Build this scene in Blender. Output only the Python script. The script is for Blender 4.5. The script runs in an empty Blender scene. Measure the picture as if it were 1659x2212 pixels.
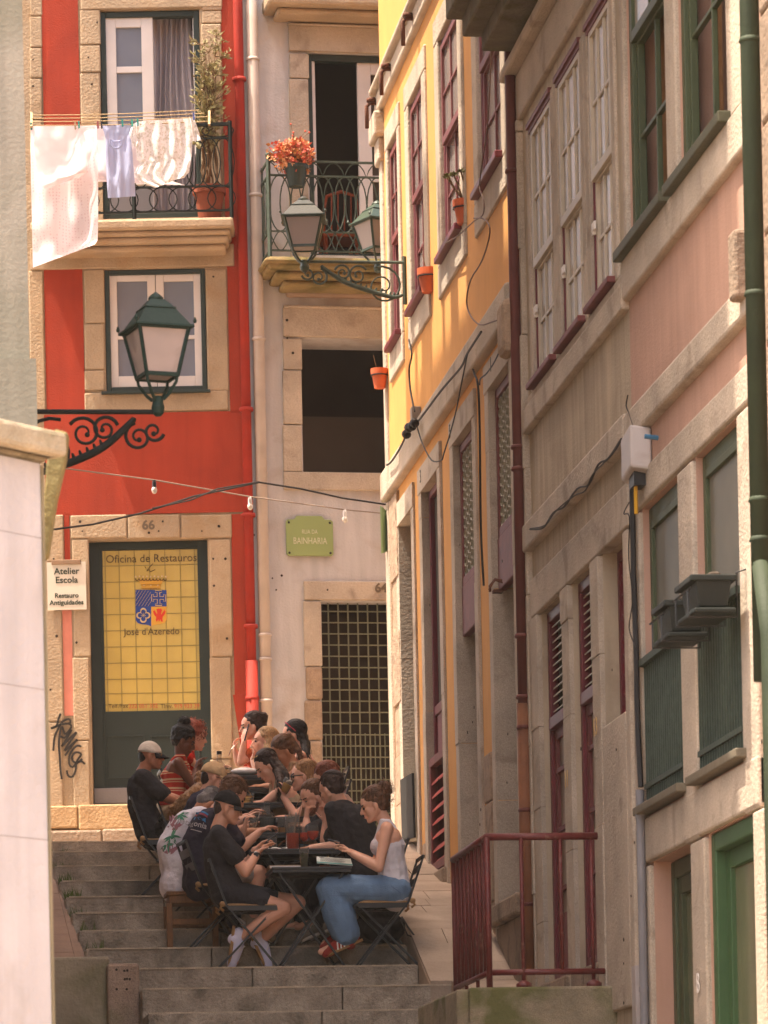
import bpy, bmesh, math, random
from mathutils import Vector, Matrix, noise
random.seed(7)
SC = bpy.context.scene
COL = SC.collection
# ------------------------------------------------------------------ camera
FPX, PY, ROLL, YAW, EZ = 9000.0, 2687.0, 0.021, math.atan(0.1222), 1.6   # focal length etc. in units of a 1659 x 2212 picture
FW = Vector((math.sin(YAW), math.cos(YAW), 0)); RT = Vector((math.cos(YAW), -math.sin(YAW), 0)); UP = Vector((0, 0, 1))
cr, sr = math.cos(ROLL), math.sin(ROLL)
cam = bpy.data.cameras.new('camera'); camo = bpy.data.objects.new('camera', cam); COL.objects.link(camo)
cam.sensor_width = 36; cam.sensor_height = 36; cam.sensor_fit = 'AUTO'
cam.lens = FPX / 2212 * 36
cam.shift_y = (PY - 1106) / 2212
cam.clip_start = 0.1; cam.clip_end = 2000
cx_ = RT * cr - UP * sr; cy_ = RT * sr + UP * cr; cz_ = -FW
M = Matrix((cx_, cy_, cz_)).transposed().to_4x4(); M.translation = Vector((0, 0, EZ)); camo.matrix_world = M
cam.dof.use_dof = True; cam.dof.focus_distance = 31.5; cam.dof.aperture_fstop = 7.1
SC.camera = camo
# ------------------------------------------------------------------ light
SUN = Vector((-0.33, -0.03, 0.94)).normalized()
sl = bpy.data.lights.new('sun', 'SUN'); so = bpy.data.objects.new('sun', sl); COL.objects.link(so)
sl.energy = 2.5; sl.angle = math.radians(0.5); sl.color = (1.0, 0.87, 0.72)
so.rotation_euler = SUN.to_track_quat('Z', 'Y').to_euler(); so.location = (0, 0, 60)
w = bpy.data.worlds.new('World'); SC.world = w; w.use_nodes = True
nt = w.node_tree; nt.nodes.clear()
sky = nt.nodes.new('ShaderNodeTexSky'); sky.sky_type = 'NISHITA'; sky.sun_disc = False
sky.sun_elevation = math.asin(SUN.z); sky.sun_rotation = math.atan2(SUN.x, SUN.y)
sky.dust_density = 4.0; sky.ozone_density = 0.3; sky.air_density = 0.9
mixn = nt.nodes.new('ShaderNodeMix'); mixn.data_type = 'RGBA'; mixn.blend_type = 'MULTIPLY'; mixn.inputs[0].default_value = 1
nt.links.new(sky.outputs[0], mixn.inputs[6]); mixn.inputs[7].default_value = (1.0, 0.865, 0.74, 1)
bg = nt.nodes.new('ShaderNodeBackground'); bg.inputs[1].default_value = 0.15
wo = nt.nodes.new('ShaderNodeOutputWorld'); nt.links.new(mixn.outputs[2], bg.inputs[0]); nt.links.new(bg.outputs[0], wo.inputs[0])
SC.view_settings.view_transform = 'Standard'; SC.view_settings.look = 'None'; SC.view_settings.gamma = 1
SC.view_settings.exposure = 2.42
SC.cycles.max_bounces = 8; SC.cycles.diffuse_bounces = 5; SC.cycles.glossy_bounces = 3; SC.cycles.transmission_bounces = 6
SC.cycles.transparent_max_bounces = 12; SC.cycles.sample_clamp_indirect = 4; SC.cycles.use_denoising = True
SC.cycles.caustics_reflective = False; SC.cycles.caustics_refractive = False
# ------------------------------------------------------------------ picture rays -> real surfaces
def ray(x, y):
    u = x - 829.5; v = PY - y
    ut = u * cr + v * sr; vt = -u * sr + v * cr
    return RT * (ut / FPX) + FW + UP * (vt / FPX)
def at(x, y, z):
    return Vector((0, 0, EZ)) + ray(x, y) * z
class Fr:
    """a vertical facade: a runs along it, b out of it, c is height"""
    def __init__(s, O, ax, out):
        s.O = Vector((O[0], O[1], 0)); s.ax = Vector(ax).normalized(); s.out = Vector(out).normalized()
    def p(s, a, b, c): return s.O + s.ax * a + s.out * b + UP * c
    def px(s, x, y, b=0.0):
        d = ray(x, y); n = s.out; o = Vector((0, 0, EZ))
        t = ((s.O + s.out * b) - o).dot(n) / d.dot(n); q = o + d * t
        return ((q - s.O).dot(s.ax), q.z)
WF = Fr((0, 0), (1, 0, 0), (0, -1, 0))          # world aligned
FR = Fr((4.58, 0), (0, 1, 0), (-1, 0, 0))       # row on the right, a = Y
FRED = Fr(at(545, 1700, 39.5), RT, -FW)
axw = RT * math.cos(math.radians(10.4)) + FW * math.sin(math.radians(10.4))
FWH = Fr(at(545, 1700, 39.5), axw, Vector((axw.y, -axw.x, 0)))
# ------------------------------------------------------------------ colour and materials
def lin(h):
    if isinstance(h, str):
        h = [int(h[i:i + 2], 16) / 255 for i in (0, 2, 4)]
    return tuple(((c / 12.92) if c <= 0.04045 else ((c + 0.055) / 1.055) ** 2.4) for c in h)
MATS = {}
def mat(name, col, rough=0.8, var=0.15, scale=5.0, bump=0.25, bscale=50.0, spec=0.3, metal=0.0, speck=0.0, streak=0.0,
        stain=None, samt=0.0, sscale=2.0, sthr=0.55, trans=0.0, alpha=1.0, emit=0.0, band=None, fib=0.0, sss=0.0, coat=0.0):
    if name in MATS: return MATS[name]
    c = lin(col)
    m = bpy.data.materials.new(name); m.use_nodes = True; n = m.node_tree; N = n.nodes; L = n.links
    b = N['Principled BSDF']; b.inputs['Roughness'].default_value = rough; b.inputs['Metallic'].default_value = metal
    b.inputs['Specular IOR Level'].default_value = spec
    tc = N.new('ShaderNodeTexCoord')
    def nz(s, det=5, vec=None, dist=0.0):
        x = N.new('ShaderNodeTexNoise'); x.inputs['Scale'].default_value = s; x.inputs['Detail'].default_value = det
        x.inputs['Distortion'].default_value = dist
        L.new(vec or tc.outputs['Object'], x.inputs['Vector']); return x.outputs['Fac']
    def mul(f, lo, hi, prev, fmin=0.3, fmax=0.7):
        mr = N.new('ShaderNodeMapRange'); mr.inputs[1].default_value = fmin; mr.inputs[2].default_value = fmax
        mr.inputs[3].default_value = lo; mr.inputs[4].default_value = hi; L.new(f, mr.inputs[0])
        vm = N.new('ShaderNodeVectorMath'); vm.operation = 'SCALE'; L.new(prev, vm.inputs[0]); L.new(mr.outputs[0], vm.inputs['Scale'])
        return vm.outputs[0]
    rgb = N.new('ShaderNodeRGB'); rgb.outputs[0].default_value = (*c, 1); cur = rgb.outputs[0]
    if var: cur = mul(nz(scale, 6), 1 - var, 1 + var, cur)
    if speck: cur = mul(nz(170, 2), 1 - speck, 1 + speck, cur, 0.35, 0.65)
    if streak:
        mp = N.new('ShaderNodeMapping'); mp.inputs['Scale'].default_value = (7, 7, 0.5); L.new(tc.outputs['Object'], mp.inputs[0])
        cur = mul(nz(1.6, 5, mp.outputs[0], 0.4), 1 - streak, 1 + streak * 0.6, cur)
    if fib:
        mp = N.new('ShaderNodeMapping'); mp.inputs['Scale'].default_value = (60, 60, 6); L.new(tc.outputs['Object'], mp.inputs[0])
        cur = mul(nz(2.5, 4, mp.outputs[0], 0.8), 1 - fib, 1 + fib, cur)
    if stain:
        sn = nz(sscale, 8, None, 0.6); mr = N.new('ShaderNodeMapRange'); mr.inputs[1].default_value = sthr; mr.inputs[2].default_value = sthr + 0.13
        mr.inputs[3].default_value = 0; mr.inputs[4].default_value = samt; L.new(sn, mr.inputs[0])
        mx = N.new('ShaderNodeMix'); mx.data_type = 'RGBA'; L.new(mr.outputs[0], mx.inputs[0]); L.new(cur, mx.inputs[6])
        mx.inputs[7].default_value = (*lin(stain), 1); cur = mx.outputs[2]
    L.new(cur, b.inputs['Base Color'])
    if bump:
        bn = N.new('ShaderNodeBump'); bn.inputs['Strength'].default_value = bump; bn.inputs['Distance'].default_value = 0.02
        L.new(nz(bscale, 6), bn.inputs['Height']); L.new(bn.outputs[0], b.inputs['Normal'])
    if trans: b.inputs['Transmission Weight'].default_value = trans; b.inputs['IOR'].default_value = 1.3
    if sss:
        b.inputs['Subsurface Weight'].default_value = sss; b.inputs['Subsurface Radius'].default_value = (0.02, 0.008, 0.004); b.inputs['Subsurface Scale'].default_value = 1.0
    if coat: b.inputs['Coat Weight'].default_value = coat
    if alpha < 1: b.inputs['Alpha'].default_value = alpha
    MATS[name] = m; return m
def glass_mat(name, col, tint=0.85, rough=0.05):
    """thin clear glass: mostly see-through with a gloss"""
    if name in MATS: return MATS[name]
    m = bpy.data.materials.new(name); m.use_nodes = True; n = m.node_tree; N = n.nodes; L = n.links
    N.remove(N['Principled BSDF']); out = N['Material Output']
    tr = N.new('ShaderNodeBsdfTransparent'); tr.inputs[0].default_value = (*[x * tint for x in lin(col)], 1)
    gl = N.new('ShaderNodeBsdfGlossy'); gl.inputs[0].default_value = (1, 1, 1, 1); gl.inputs['Roughness'].default_value = rough
    lw = N.new('ShaderNodeLayerWeight'); lw.inputs[0].default_value = 0.07
    mx = N.new('ShaderNodeMixShader'); L.new(lw.outputs['Fresnel'], mx.inputs[0]); L.new(tr.outputs[0], mx.inputs[1]); L.new(gl.outputs[0], mx.inputs[2])
    df = N.new('ShaderNodeBsdfDiffuse'); df.inputs[0].default_value = (.75, .74, .72, 1); m3 = N.new('ShaderNodeMixShader'); m3.inputs[0].default_value = .05; L.new(mx.outputs[0], m3.inputs[1]); L.new(df.outputs[0], m3.inputs[2])
    L.new(m3.outputs[0], out.inputs[0]); MATS[name] = m; return m
def cloth_mat(name, col, pat=None, pcol=None, pscale=40, tl=0.35):
    """thin cloth that lets light through"""
    if name in MATS: return MATS[name]
    m = bpy.data.materials.new(name); m.use_nodes = True; n = m.node_tree; N = n.nodes; L = n.links
    N.remove(N['Principled BSDF']); out = N['Material Output']
    tc = N.new('ShaderNodeTexCoord'); cur = N.new('ShaderNodeRGB'); cur.outputs[0].default_value = (*lin(col), 1); cur = cur.outputs[0]
    if pat:
        if pat == 'dots':
            t = N.new('ShaderNodeTexVoronoi'); t.inputs['Scale'].default_value = pscale; o = t.outputs['Distance']; lo, hi = 0.34, 0.24
            t.inputs['Randomness'].default_value = 0.25
        else:
            t = N.new('ShaderNodeTexNoise'); t.inputs['Scale'].default_value = pscale; t.inputs['Detail'].default_value = 3; t.inputs['Distortion'].default_value = 1.5
            o = t.outputs['Fac']; lo, hi = 0.5, 0.58
        L.new(tc.outputs['Object'], t.inputs['Vector'])
        mr = N.new('ShaderNodeMapRange'); mr.inputs[1].default_value = lo; mr.inputs[2].default_value = hi; L.new(o, mr.inputs[0])
        mx = N.new('ShaderNodeMix'); mx.data_type = 'RGBA'; L.new(mr.outputs[0], mx.inputs[0]); L.new(cur, mx.inputs[6]); mx.inputs[7].default_value = (*lin(pcol), 1); cur = mx.outputs[2]
    d = N.new('ShaderNodeBsdfDiffuse'); t2 = N.new('ShaderNodeBsdfTranslucent'); ms = N.new('ShaderNodeMixShader'); ms.inputs[0].default_value = tl
    L.new(cur, d.inputs[0]); L.new(cur, t2.inputs[0]); L.new(d.outputs[0], ms.inputs[1]); L.new(t2.outputs[0], ms.inputs[2]); L.new(ms.outputs[0], out.inputs[0])
    MATS[name] = m; return m
# ------------------------------------------------------------------ mesh builder
class MB:
    def __init__(s, fr=None): s.v = []; s.f = []; s.fr = fr
    def add(s, vs, fs):
        n = len(s.v)
        if s.fr: vs = [s.fr.p(*q) for q in vs]
        s.v += [Vector(q) for q in vs]; s.f += [[i + n for i in q] for q in fs]; return s
    def box(s, a0, a1, b0, b1, c0, c1):
        vs = [(a, b, c) for a in (a0, a1) for b in (b0, b1) for c in (c0, c1)]
        return s.add(vs, [(0, 1, 3, 2), (4, 6, 7, 5), (0, 4, 5, 1), (2, 3, 7, 6), (0, 2, 6, 4), (1, 5, 7, 3)])
    def ring(s, a0, a1, b0, b1, c0, c1, t, tb=None, tt=None):
        tb = t if tb is None else tb; tt = t if tt is None else tt
        s.box(a0, a0 + t, b0, b1, c0, c1); s.box(a1 - t, a1, b0, b1, c0, c1)
        s.box(a0 + t, a1 - t, b0, b1, c0, c0 + tb); s.box(a0 + t, a1 - t, b0, b1, c1 - tt, c1); return s
    def quad(s, *p): return s.add(list(p), [tuple(range(len(p)))])
    def prism(s, poly, d):
        """poly: list of points, d: extrusion vector, both in builder coordinates"""
        n = len(poly); d = Vector(d); vs = [Vector(p) for p in poly] + [Vector(p) + d for p in poly]
        fs = [tuple(range(n))[::-1], tuple(range(n, 2 * n))] + [(i, (i + 1) % n, (i + 1) % n + n, i + n) for i in range(n)]
        return s.add(vs, fs)
    def tube(s, pts, r, seg=8, caps=True, closed=False):
        P = [Vector(s.fr.p(*q)) if s.fr else Vector(q) for q in pts]
        R = r if isinstance(r, (list, tuple)) else [r] * len(P)
        n0 = len(s.v); prev = None; m = len(P)
        for i, p in enumerate(P):
            if closed: t = P[(i + 1) % m] - P[i - 1]
            else: t = P[min(i + 1, m - 1)] - P[max(i - 1, 0)]
            if t.length < 1e-9: t = Vector((0, 0, 1))
            t.normalize()
            if prev is None:
                a = Vector((0, 0, 1)) if abs(t.z) < 0.9 else Vector((1, 0, 0)); nrm = (a - t * a.dot(t)).normalized()
            else:
                nrm = prev - t * prev.dot(t); nrm = nrm.normalized() if nrm.length > 1e-6 else t.orthogonal().normalized()
            prev = nrm; bn = t.cross(nrm)
            for k in range(seg):
                an = 2 * math.pi * k / seg; s.v.append(p + (nrm * math.cos(an) + bn * math.sin(an)) * R[i])
        for i in range(m if closed else m - 1):
            j = (i + 1) % m
            for k in range(seg):
                s.f.append([n0 + i * seg + k, n0 + i * seg + (k + 1) % seg, n0 + j * seg + (k + 1) % seg, n0 + j * seg + k])
        if caps and not closed:
            s.f.append([n0 + k for k in range(seg)][::-1]); s.f.append([n0 + (m - 1) * seg + k for k in range(seg)])
        return s
    def bar(s, p, q, w, h, up=(0, 0, 1)):
        P = Vector(s.fr.p(*p)) if s.fr else Vector(p); Q = Vector(s.fr.p(*q)) if s.fr else Vector(q)
        t = (Q - P).normalized(); u = Vector(up); sd = t.cross(u)
        if sd.length < 1e-4: sd = t.orthogonal()
        sd.normalize(); u = sd.cross(t)
        fr, s.fr = s.fr, None
        vs = [e + sd * (w / 2 * i) + u * (h / 2 * j) for e in (P, Q) for i, j in ((-1, -1), (1, -1), (1, 1), (-1, 1))]
        s.add(vs, [(0, 1, 2, 3), (7, 6, 5, 4), (0, 4, 5, 1), (1, 5, 6, 2), (2, 6, 7, 3), (3, 7, 4, 0)]); s.fr = fr; return s
    def lathe(s, prof, c, axis=(0, 0, 1), seg=20, xd=None):
        """prof: (radius, along axis)"""
        C = Vector(s.fr.p(*c)) if s.fr else Vector(c); A = Vector(axis).normalized(); X = (Vector(xd) if xd else A.orthogonal()).normalized(); Y = A.cross(X)
        n0 = len(s.v)
        for r, h in prof:
            for k in range(seg):
                an = 2 * math.pi * (k + .5) / seg; s.v.append(C + A * h + (X * math.cos(an) + Y * math.sin(an)) * r)
        for i in range(len(prof) - 1):
            for k in range(seg):
                s.f.append([n0 + i * seg + k, n0 + i * seg + (k + 1) % seg, n0 + (i + 1) * seg + (k + 1) % seg, n0 + (i + 1) * seg + k])
        s.f.append([n0 + k for k in range(seg)][::-1]); s.f.append([n0 + (len(prof) - 1) * seg + k for k in range(seg)]); return s
    def ell(s, c, r, rot=None, seg=14, rings=9):
        C = Vector(s.fr.p(*c)) if s.fr else Vector(c); n0 = len(s.v); rot = rot or Matrix.Identity(3)
        if not hasattr(r, '__len__'): r = (r, r, r)
        for i in range(1, rings):
            th = math.pi * i / rings
            for k in range(seg):
                ph = 2 * math.pi * k / seg
                s.v.append(C + rot @ Vector((r[0] * math.sin(th) * math.cos(ph), r[1] * math.sin(th) * math.sin(ph), r[2] * math.cos(th))))
        s.v.append(C + rot @ Vector((0, 0, r[2]))); s.v.append(C + rot @ Vector((0, 0, -r[2]))); tp = len(s.v) - 2
        for i in range(rings - 2):
            for k in range(seg):
                a, b2 = n0 + i * seg, n0 + (i + 1) * seg
                s.f.append([a + k, b2 + k, b2 + (k + 1) % seg, a + (k + 1) % seg])
        for k in range(seg):
            s.f.append([tp, n0 + k, n0 + (k + 1) % seg]); e = n0 + (rings - 2) * seg; s.f.append([tp + 1, e + (k + 1) % seg, e + k])
        return s
    def cap(s, p, r0, q, r1, seg=12):
        """rounded cone from p to q"""
        p = Vector(p); q = Vector(q); t = q - p
        if t.length < 1e-5: return s.ell(p, max(r0, r1))
        t.normalize(); X = t.orthogonal().normalized(); Y = t.cross(X); n0 = len(s.v); rows = []
        for c, r, a0, a1 in ((p, r0, -90, 0), (q, r1, 0, 90)):
            for i in range(4):
                an = math.radians(a0 + (a1 - a0) * (i if a0 < 0 else i) / 3)
                if abs(abs(math.degrees(an)) - 90) < 1: an *= 0.93
                rows.append((c + t * (r * math.sin(an)), r * math.cos(an)))
        for c, r in rows:
            for k in range(seg):
                an = 2 * math.pi * k / seg; s.v.append(c + (X * math.cos(an) + Y * math.sin(an)) * r)
        for i in range(len(rows) - 1):
            for k in range(seg):
                s.f.append([n0 + i * seg + k, n0 + i * seg + (k + 1) % seg, n0 + (i + 1) * seg + (k + 1) % seg, n0 + (i + 1) * seg + k])
        s.f.append([n0 + k for k in range(seg)][::-1]); s.f.append([n0 + (len(rows) - 1) * seg + k for k in range(seg)]); return s
    def mesh(s, name):
        me = bpy.data.meshes.new(name); me.from_pydata([tuple(q) for q in s.v], [], s.f); me.update(); return me
    def build(s, name, m, parent=None, smooth=False, bevel=0.0, fixn=True, kind=None, solid=0.0):
        me = s.mesh(name)
        if fixn:
            bm = bmesh.new(); bm.from_mesh(me); bmesh.ops.recalc_face_normals(bm, faces=bm.faces); bm.to_mesh(me); bm.free()
        if m: me.materials.append(m)
        return link(name, me, parent, smooth, bevel, kind, solid)
TMP = bpy.data.scenes.new('workbench')
def baked(o):
    """the finished mesh of a temporary object, evaluated in a small scene of its own"""
    TMP.collection.objects.link(o); vl = TMP.view_layers[0]; vl.update(); dg = vl.depsgraph
    me = bpy.data.meshes.new_from_object(o.evaluated_get(dg), depsgraph=dg); bpy.data.objects.remove(o); return me
def link(name, me, parent=None, smooth=False, bevel=0.0, kind=None, solid=0.0):
    o = bpy.data.objects.new(name, me); COL.objects.link(o)
    if smooth:
        for p in me.polygons: p.use_smooth = True
    if bevel:
        b = o.modifiers.new('bevel', 'BEVEL'); b.width = bevel; b.segments = 2; b.limit_method = 'ANGLE'; b.angle_limit = math.radians(50)
    if solid:
        b = o.modifiers.new('solid', 'SOLIDIFY'); b.thickness = solid
    if parent is not None:
        o.parent = parent; o.matrix_parent_inverse = world_of(parent).inverted()
    if kind: o['kind'] = kind
    return o
def world_of(o):
    m = o.matrix_basis.copy()
    while o.parent is not None:
        m = o.parent.matrix_basis @ o.matrix_parent_inverse @ m; o = o.parent
    return m
def tag(o, label, cat, group=None):
    o['label'] = label; o['category'] = cat
    if group: o['group'] = group
    return o
def thing(name, label, cat, loc, group=None):
    o = bpy.data.objects.new(name, None); COL.objects.link(o); o.location = loc; o.empty_display_size = 0.1
    return tag(o, label, cat, group)
def copy_tree(o, parent=None):
    c = o.copy(); COL.objects.link(c); c.parent = parent
    if parent is not None: c.matrix_parent_inverse = o.matrix_parent_inverse.copy()
    for ch in list(o.children): copy_tree(ch, c)
    return c
def text(s, size, fr, a, b, c, m, name, parent, align='CENTER', sx=1.0, ext=0.0015, bold=0.0):
    cu = bpy.data.curves.new('txt', 'FONT'); cu.body = s; cu.size = size; cu.align_x = align; cu.extrude = ext; cu.resolution_u = 3; cu.offset = bold
    me = baked(bpy.data.objects.new('txt', cu))
    for v in me.vertices: v.co = fr.p(a + v.co.x * sx, b + v.co.z, c + v.co.y)
    me.materials.clear(); me.materials.append(m); me.name = name
    return link(name, me, parent)
def lerp(a, b, t): return a + (b - a) * t
def wall_sheet(m, a0, a1, c0, c1, holes, depth=0.35, thick=None):
    holes = [(h[0] - .004, h[1] + .004, h[2] - .004, h[3] + .004, *h[4:]) for h in holes]
    A = sorted(set([a0, a1] + [x for h in holes for x in h[:2]])); C = sorted(set([c0, c1] + [x for h in holes for x in h[2:4]]))
    for i in range(len(A) - 1):
        for j in range(len(C) - 1):
            ma, mc = (A[i] + A[i + 1]) / 2, (C[j] + C[j + 1]) / 2
            if any(h[0] < ma < h[1] and h[2] < mc < h[3] for h in holes): continue
            m.quad((A[i], 0, C[j]), (A[i + 1], 0, C[j]), (A[i + 1], 0, C[j + 1]), (A[i], 0, C[j + 1]))
    for h in holes:
        d = -(h[4] if len(h) > 4 else depth); x0, x1, y0, y1 = h[:4]
        m.quad((x0, 0, y0), (x0, 0, y1), (x0, d, y1), (x0, d, y0)); m.quad((x1, 0, y0), (x1, d, y0), (x1, d, y1), (x1, 0, y1))
        m.quad((x0, 0, y1), (x1, 0, y1), (x1, d, y1), (x0, d, y1)); m.quad((x0, 0, y0), (x0, d, y0), (x1, d, y0), (x1, 0, y0))
    return m
# ------------------------------------------------------------------ palette
GRAN = mat('granite_warm', 'B0A290', 0.9, 0.16, 2.2, 0.5, 45, speck=0.16, stain='6E5F4F', samt=0.45, sscale=3.0, sthr=0.56)
GRAN2 = mat('granite_tan', 'A69278', 0.9, 0.14, 2.6, 0.5, 45, speck=0.13, stain='9A7A52', samt=0.4, sscale=2.4, sthr=0.55)
GRAND = mat('granite_dark', '8A7866', 0.9, 0.2, 3, 0.8, 30, speck=0.2, stain='4C4238', samt=0.6, sscale=4, sthr=0.53)
ROUGH = mat('rough_granite', '9C8670', 0.95, 0.25, 5, 1.0, 18, speck=0.2, stain='5A4C40', samt=0.5, sscale=5, sthr=0.55)
STEPM = mat('step_granite', '9E9282', 0.9, 0.32, 6, 1.0, 40, speck=0.2, streak=0.12, stain='4A463A', samt=0.5, sscale=3.2, sthr=0.54)
PAVE = mat('pavement_stone', 'A08E7C', 0.9, 0.18, 3, 0.4, 30, speck=0.12, stain='6C5A4A', samt=0.3)
MOSS = mat('mossy_granite', '8A7E68', 0.95, 0.25, 4, 0.6, 25, speck=0.2, stain='4E5420', samt=0.75, sscale=2.2, sthr=0.48)
REDP = mat('red_plaster', '9A3620', 0.85, 0.12, 1.6, 0.25, 70, streak=0.10, stain='7E2A1C', samt=0.35, sscale=1.3, sthr=0.55)
PINKP = mat('faded_pink_paint', 'C9806E', 0.9, 0.08, 6, 0.1)
WHITEP = mat('white_plaster', 'BAB6B4', 0.9, 0.09, 1.8, 0.3, 50, streak=0.12, stain='9A8674', samt=0.5, sscale=1.6, sthr=0.56)
YELP = mat('yellow_plaster', 'CC9450', 0.85, 0.06, 3, 0.15, 80, streak=0.04)
BEIP = mat('beige_plaster', 'B0A088', 0.9, 0.12, 1.6, 0.3, 50, streak=0.18, stain='84705C', samt=0.4, sscale=1.5, sthr=0.55)
PNKW = mat('salmon_plaster', 'B4907C', 0.9, 0.09, 2, 0.2, 60, streak=0.08)
GREYC = mat('grey_concrete', 'B8B2A8', 0.9, 0.12, 1.4, 0.2, 40, streak=0.1, stain='7E7A6E', samt=0.5, sscale=0.7, sthr=0.5)
DKRED = mat('dark_red_paint', '601A22', 0.45, 0.12, 8, 0.1, spec=0.4)
MIDRED = mat('worn_red_paint', '6E3A38', 0.6, 0.18, 8, 0.2)
RAILRED = mat('railing_red_paint', '602422', 0.45, 0.2, 12, 0.3, 60, spec=0.4, stain='9A7A6A', samt=0.5, sscale=14, sthr=0.62)
DKGRN = mat('dark_green_paint', '22302C', 0.5, 0.1, 5, 0.1, spec=0.4)
DOORG = mat('door_green_paint', '222C28', 0.55, 0.1, 4, 0.1, spec=0.35)
WING = mat('window_green_paint', '424A30', 0.5, 0.12, 6, 0.15, spec=0.35)
BRTG = mat('bright_green_paint', '3A5634', 0.5, 0.1, 6, 0.1, spec=0.35)
PIPEG = mat('green_pipe_paint', '28331F', 0.75, 0.15, 6, 0.15, spec=0.4)
PIPER = mat('brown_red_pipe_paint', '5E302A', 0.6, 0.18, 6, 0.2)
PIPERED = mat('bright_red_pipe_paint', '96291A', 0.75, 0.15, 5, 0.25)
PIPEW = mat('white_pipe_paint', 'B4A69A', 0.6, 0.1, 5, 0.1, stain='9A7A60', samt=0.4)
PIPEGY = mat('grey_pipe_plastic', '7C7A7C', 0.6, 0.1, 5, 0.05)
IRON = mat('wrought_iron', '121815', 0.7, 0.2, 20, 0.2, spec=0.2)
IRONG = mat('weathered_green_iron', '3A463A', 0.6, 0.25, 20, 0.2, spec=0.4)
LAMPG = mat('lamp_green_paint', '1C302A', 0.6, 0.15, 10, 0.1, spec=0.2, stain='8A9A8C', samt=0.25, sscale=9, sthr=0.66)
LAMPG2 = mat('lamp_olive_paint', '2A3C2E', 0.4, 0.15, 10, 0.1, spec=0.5)
FROST = mat('frosted_glass', '948A86', 0.35, 0.05, 4, 0, spec=0.4, stain='8A7C78', samt=0.3)
WHT = mat('white_joinery', 'D2CCC8', 0.45, 0.05, 5, 0.05)
CREAMJ = mat('cream_joinery', 'B8AC98', 0.5, 0.1, 6, 0.1)
CURT = mat('curtain_grey', 'A8A0A4', 0.9, 0.06, 3, 0.1)
PANE = mat('window_pane', '8E8884', 0.12, 0.15, 1.5, 0.0, spec=0.9)
PANEL_ = mat('curtained_pane', 'A09486', 0.22, 0.1, 3, 0.02, 4, spec=0.8)
PANEB = mat('sky_pane', '6E7482', 0.05, 0.2, 1.2, 0.0, spec=1.0, coat=0.5)
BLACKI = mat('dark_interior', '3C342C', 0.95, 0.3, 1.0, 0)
TERRA = mat('terracotta', 'C0603A', 0.8, 0.1, 8, 0.1)
TERRAD = mat('old_terracotta', '8A4A34', 0.85, 0.15, 8, 0.2)
CABLE = mat('black_cable', '1C1816', 0.6, 0, bump=0)
CABLEB = mat('brown_cable', '5A4030', 0.6, 0, bump=0)
BLK = mat('black_metal', '141414', 0.45, 0.1, 8, 0.05, spec=0.5)
BLKP = mat('black_slats', '1C1A18', 0.4, 0.15, 20, 0.05, spec=0.5)
WOODC = mat('chestnut_wood', '75502F', 0.6, 0.2, 12, 0.2, fib=0.3)
JUTE = mat('jute_cushion', 'A8845C', 0.95, 0.12, 14, 0.5, 150)
SILV = mat('steel', 'A8A4A0', 0.25, 0.05, 5, 0, metal=1.0)
PAPER = mat('paper', 'E4DED6', 0.8, 0.04, 5, 0)
INK = mat('sign_ink', '2E3A2E', 0.7, 0, bump=0)
GOLD = mat('gold_ink', 'C8A468', 0.6, 0, bump=0)
# ================================================================== GROUND, STEPS, RAMPS
def Yof(z, X): return (z - X * FW.x) / FW.y
def h_at(x, y, Y):                       # height of picture point (x, y) on the plane at this Y
    d = ray(x, y); t = Y / d.y; return EZ + t * d.z
g = MB(); g.box(-60, 60, -40, 17.0, -0.3, 0.0); g.box(-60, 60, 17.0, 120, -0.3, -0.01)
g.build('ground', PAVE, kind='structure')
nose_px = [2092.4, 2048.5, 2008.9, 1970.8, 1935.7, 1901.4, 1868.9, 1838.4, 1817]
Y0 = 29.9; TR = 0.6
NZ = [h_at(300, y, Y0 + TR * i) for i, y in enumerate(nose_px)]
RISE = 0.176
steps = [(Y0 + TR * i, z) for i, z in enumerate(NZ)]
low = []; zz = NZ[0]; yy = Y0; lowpx = [2135.8, 2188.5]
for i in range(1, 22):
    yy -= TR
    zz = h_at(330, lowpx[i - 1], yy) if i <= 2 else zz - RISE
    if zz < 0.05: break
    low.append((yy, zz))
steps = sorted(low + steps)
PLAT = steps[-1][1]
st = MB()
def XL(Y): return 1.60 - max(0, Y - 30.5) * 0.028
def XR(Y): return 3.66 if Y < 27.0 else (4.12 if Y < 29.5 else 3.95)
rs = random.Random(3); LOWX = at(298, 2100, 29.65).x
for i, (Y, Z) in enumerate(steps):
    x0 = XL(Y) - 0.03 if Y > 29.6 else LOWX; x1 = XR(Y)
    top = Y + TR if i < len(steps) - 1 else Y + 0.8
    xs = [x0]
    while xs[-1] < x1 - 0.5: xs.append(xs[-1] + rs.uniform(0.75, 1.5))
    xs[-1] = x1
    if len(xs) == 1: xs.append(x1)
    for k in range(len(xs) - 1):
        dy = rs.uniform(-0.006, 0.006); dz = rs.uniform(-0.004, 0.003)
        st.box(xs[k] + 0.003, xs[k + 1] - 0.003, Y + dy, top + 0.1, Z - 0.30, Z + dz)
st.build('stone_steps', STEPM, kind='structure', bevel=0.012)
NOSE = mat('highlit_nose_stone', 'B4A48E', 0.85, 0.2, 8, 0.3, 60, speck=0.15)
nm = MB()
for i, (Y, Z) in enumerate(steps):       # pale strip painting the highlight along every tread nose
    x0 = XL(Y) if Y > 29.6 else LOWX + .01
    nm.box(x0, XR(Y) - 0.02, Y - 0.004, Y + 0.05, Z - 0.006, Z + 0.0045)
nm.build('step_nose_highlights', NOSE, kind='structure')
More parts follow.
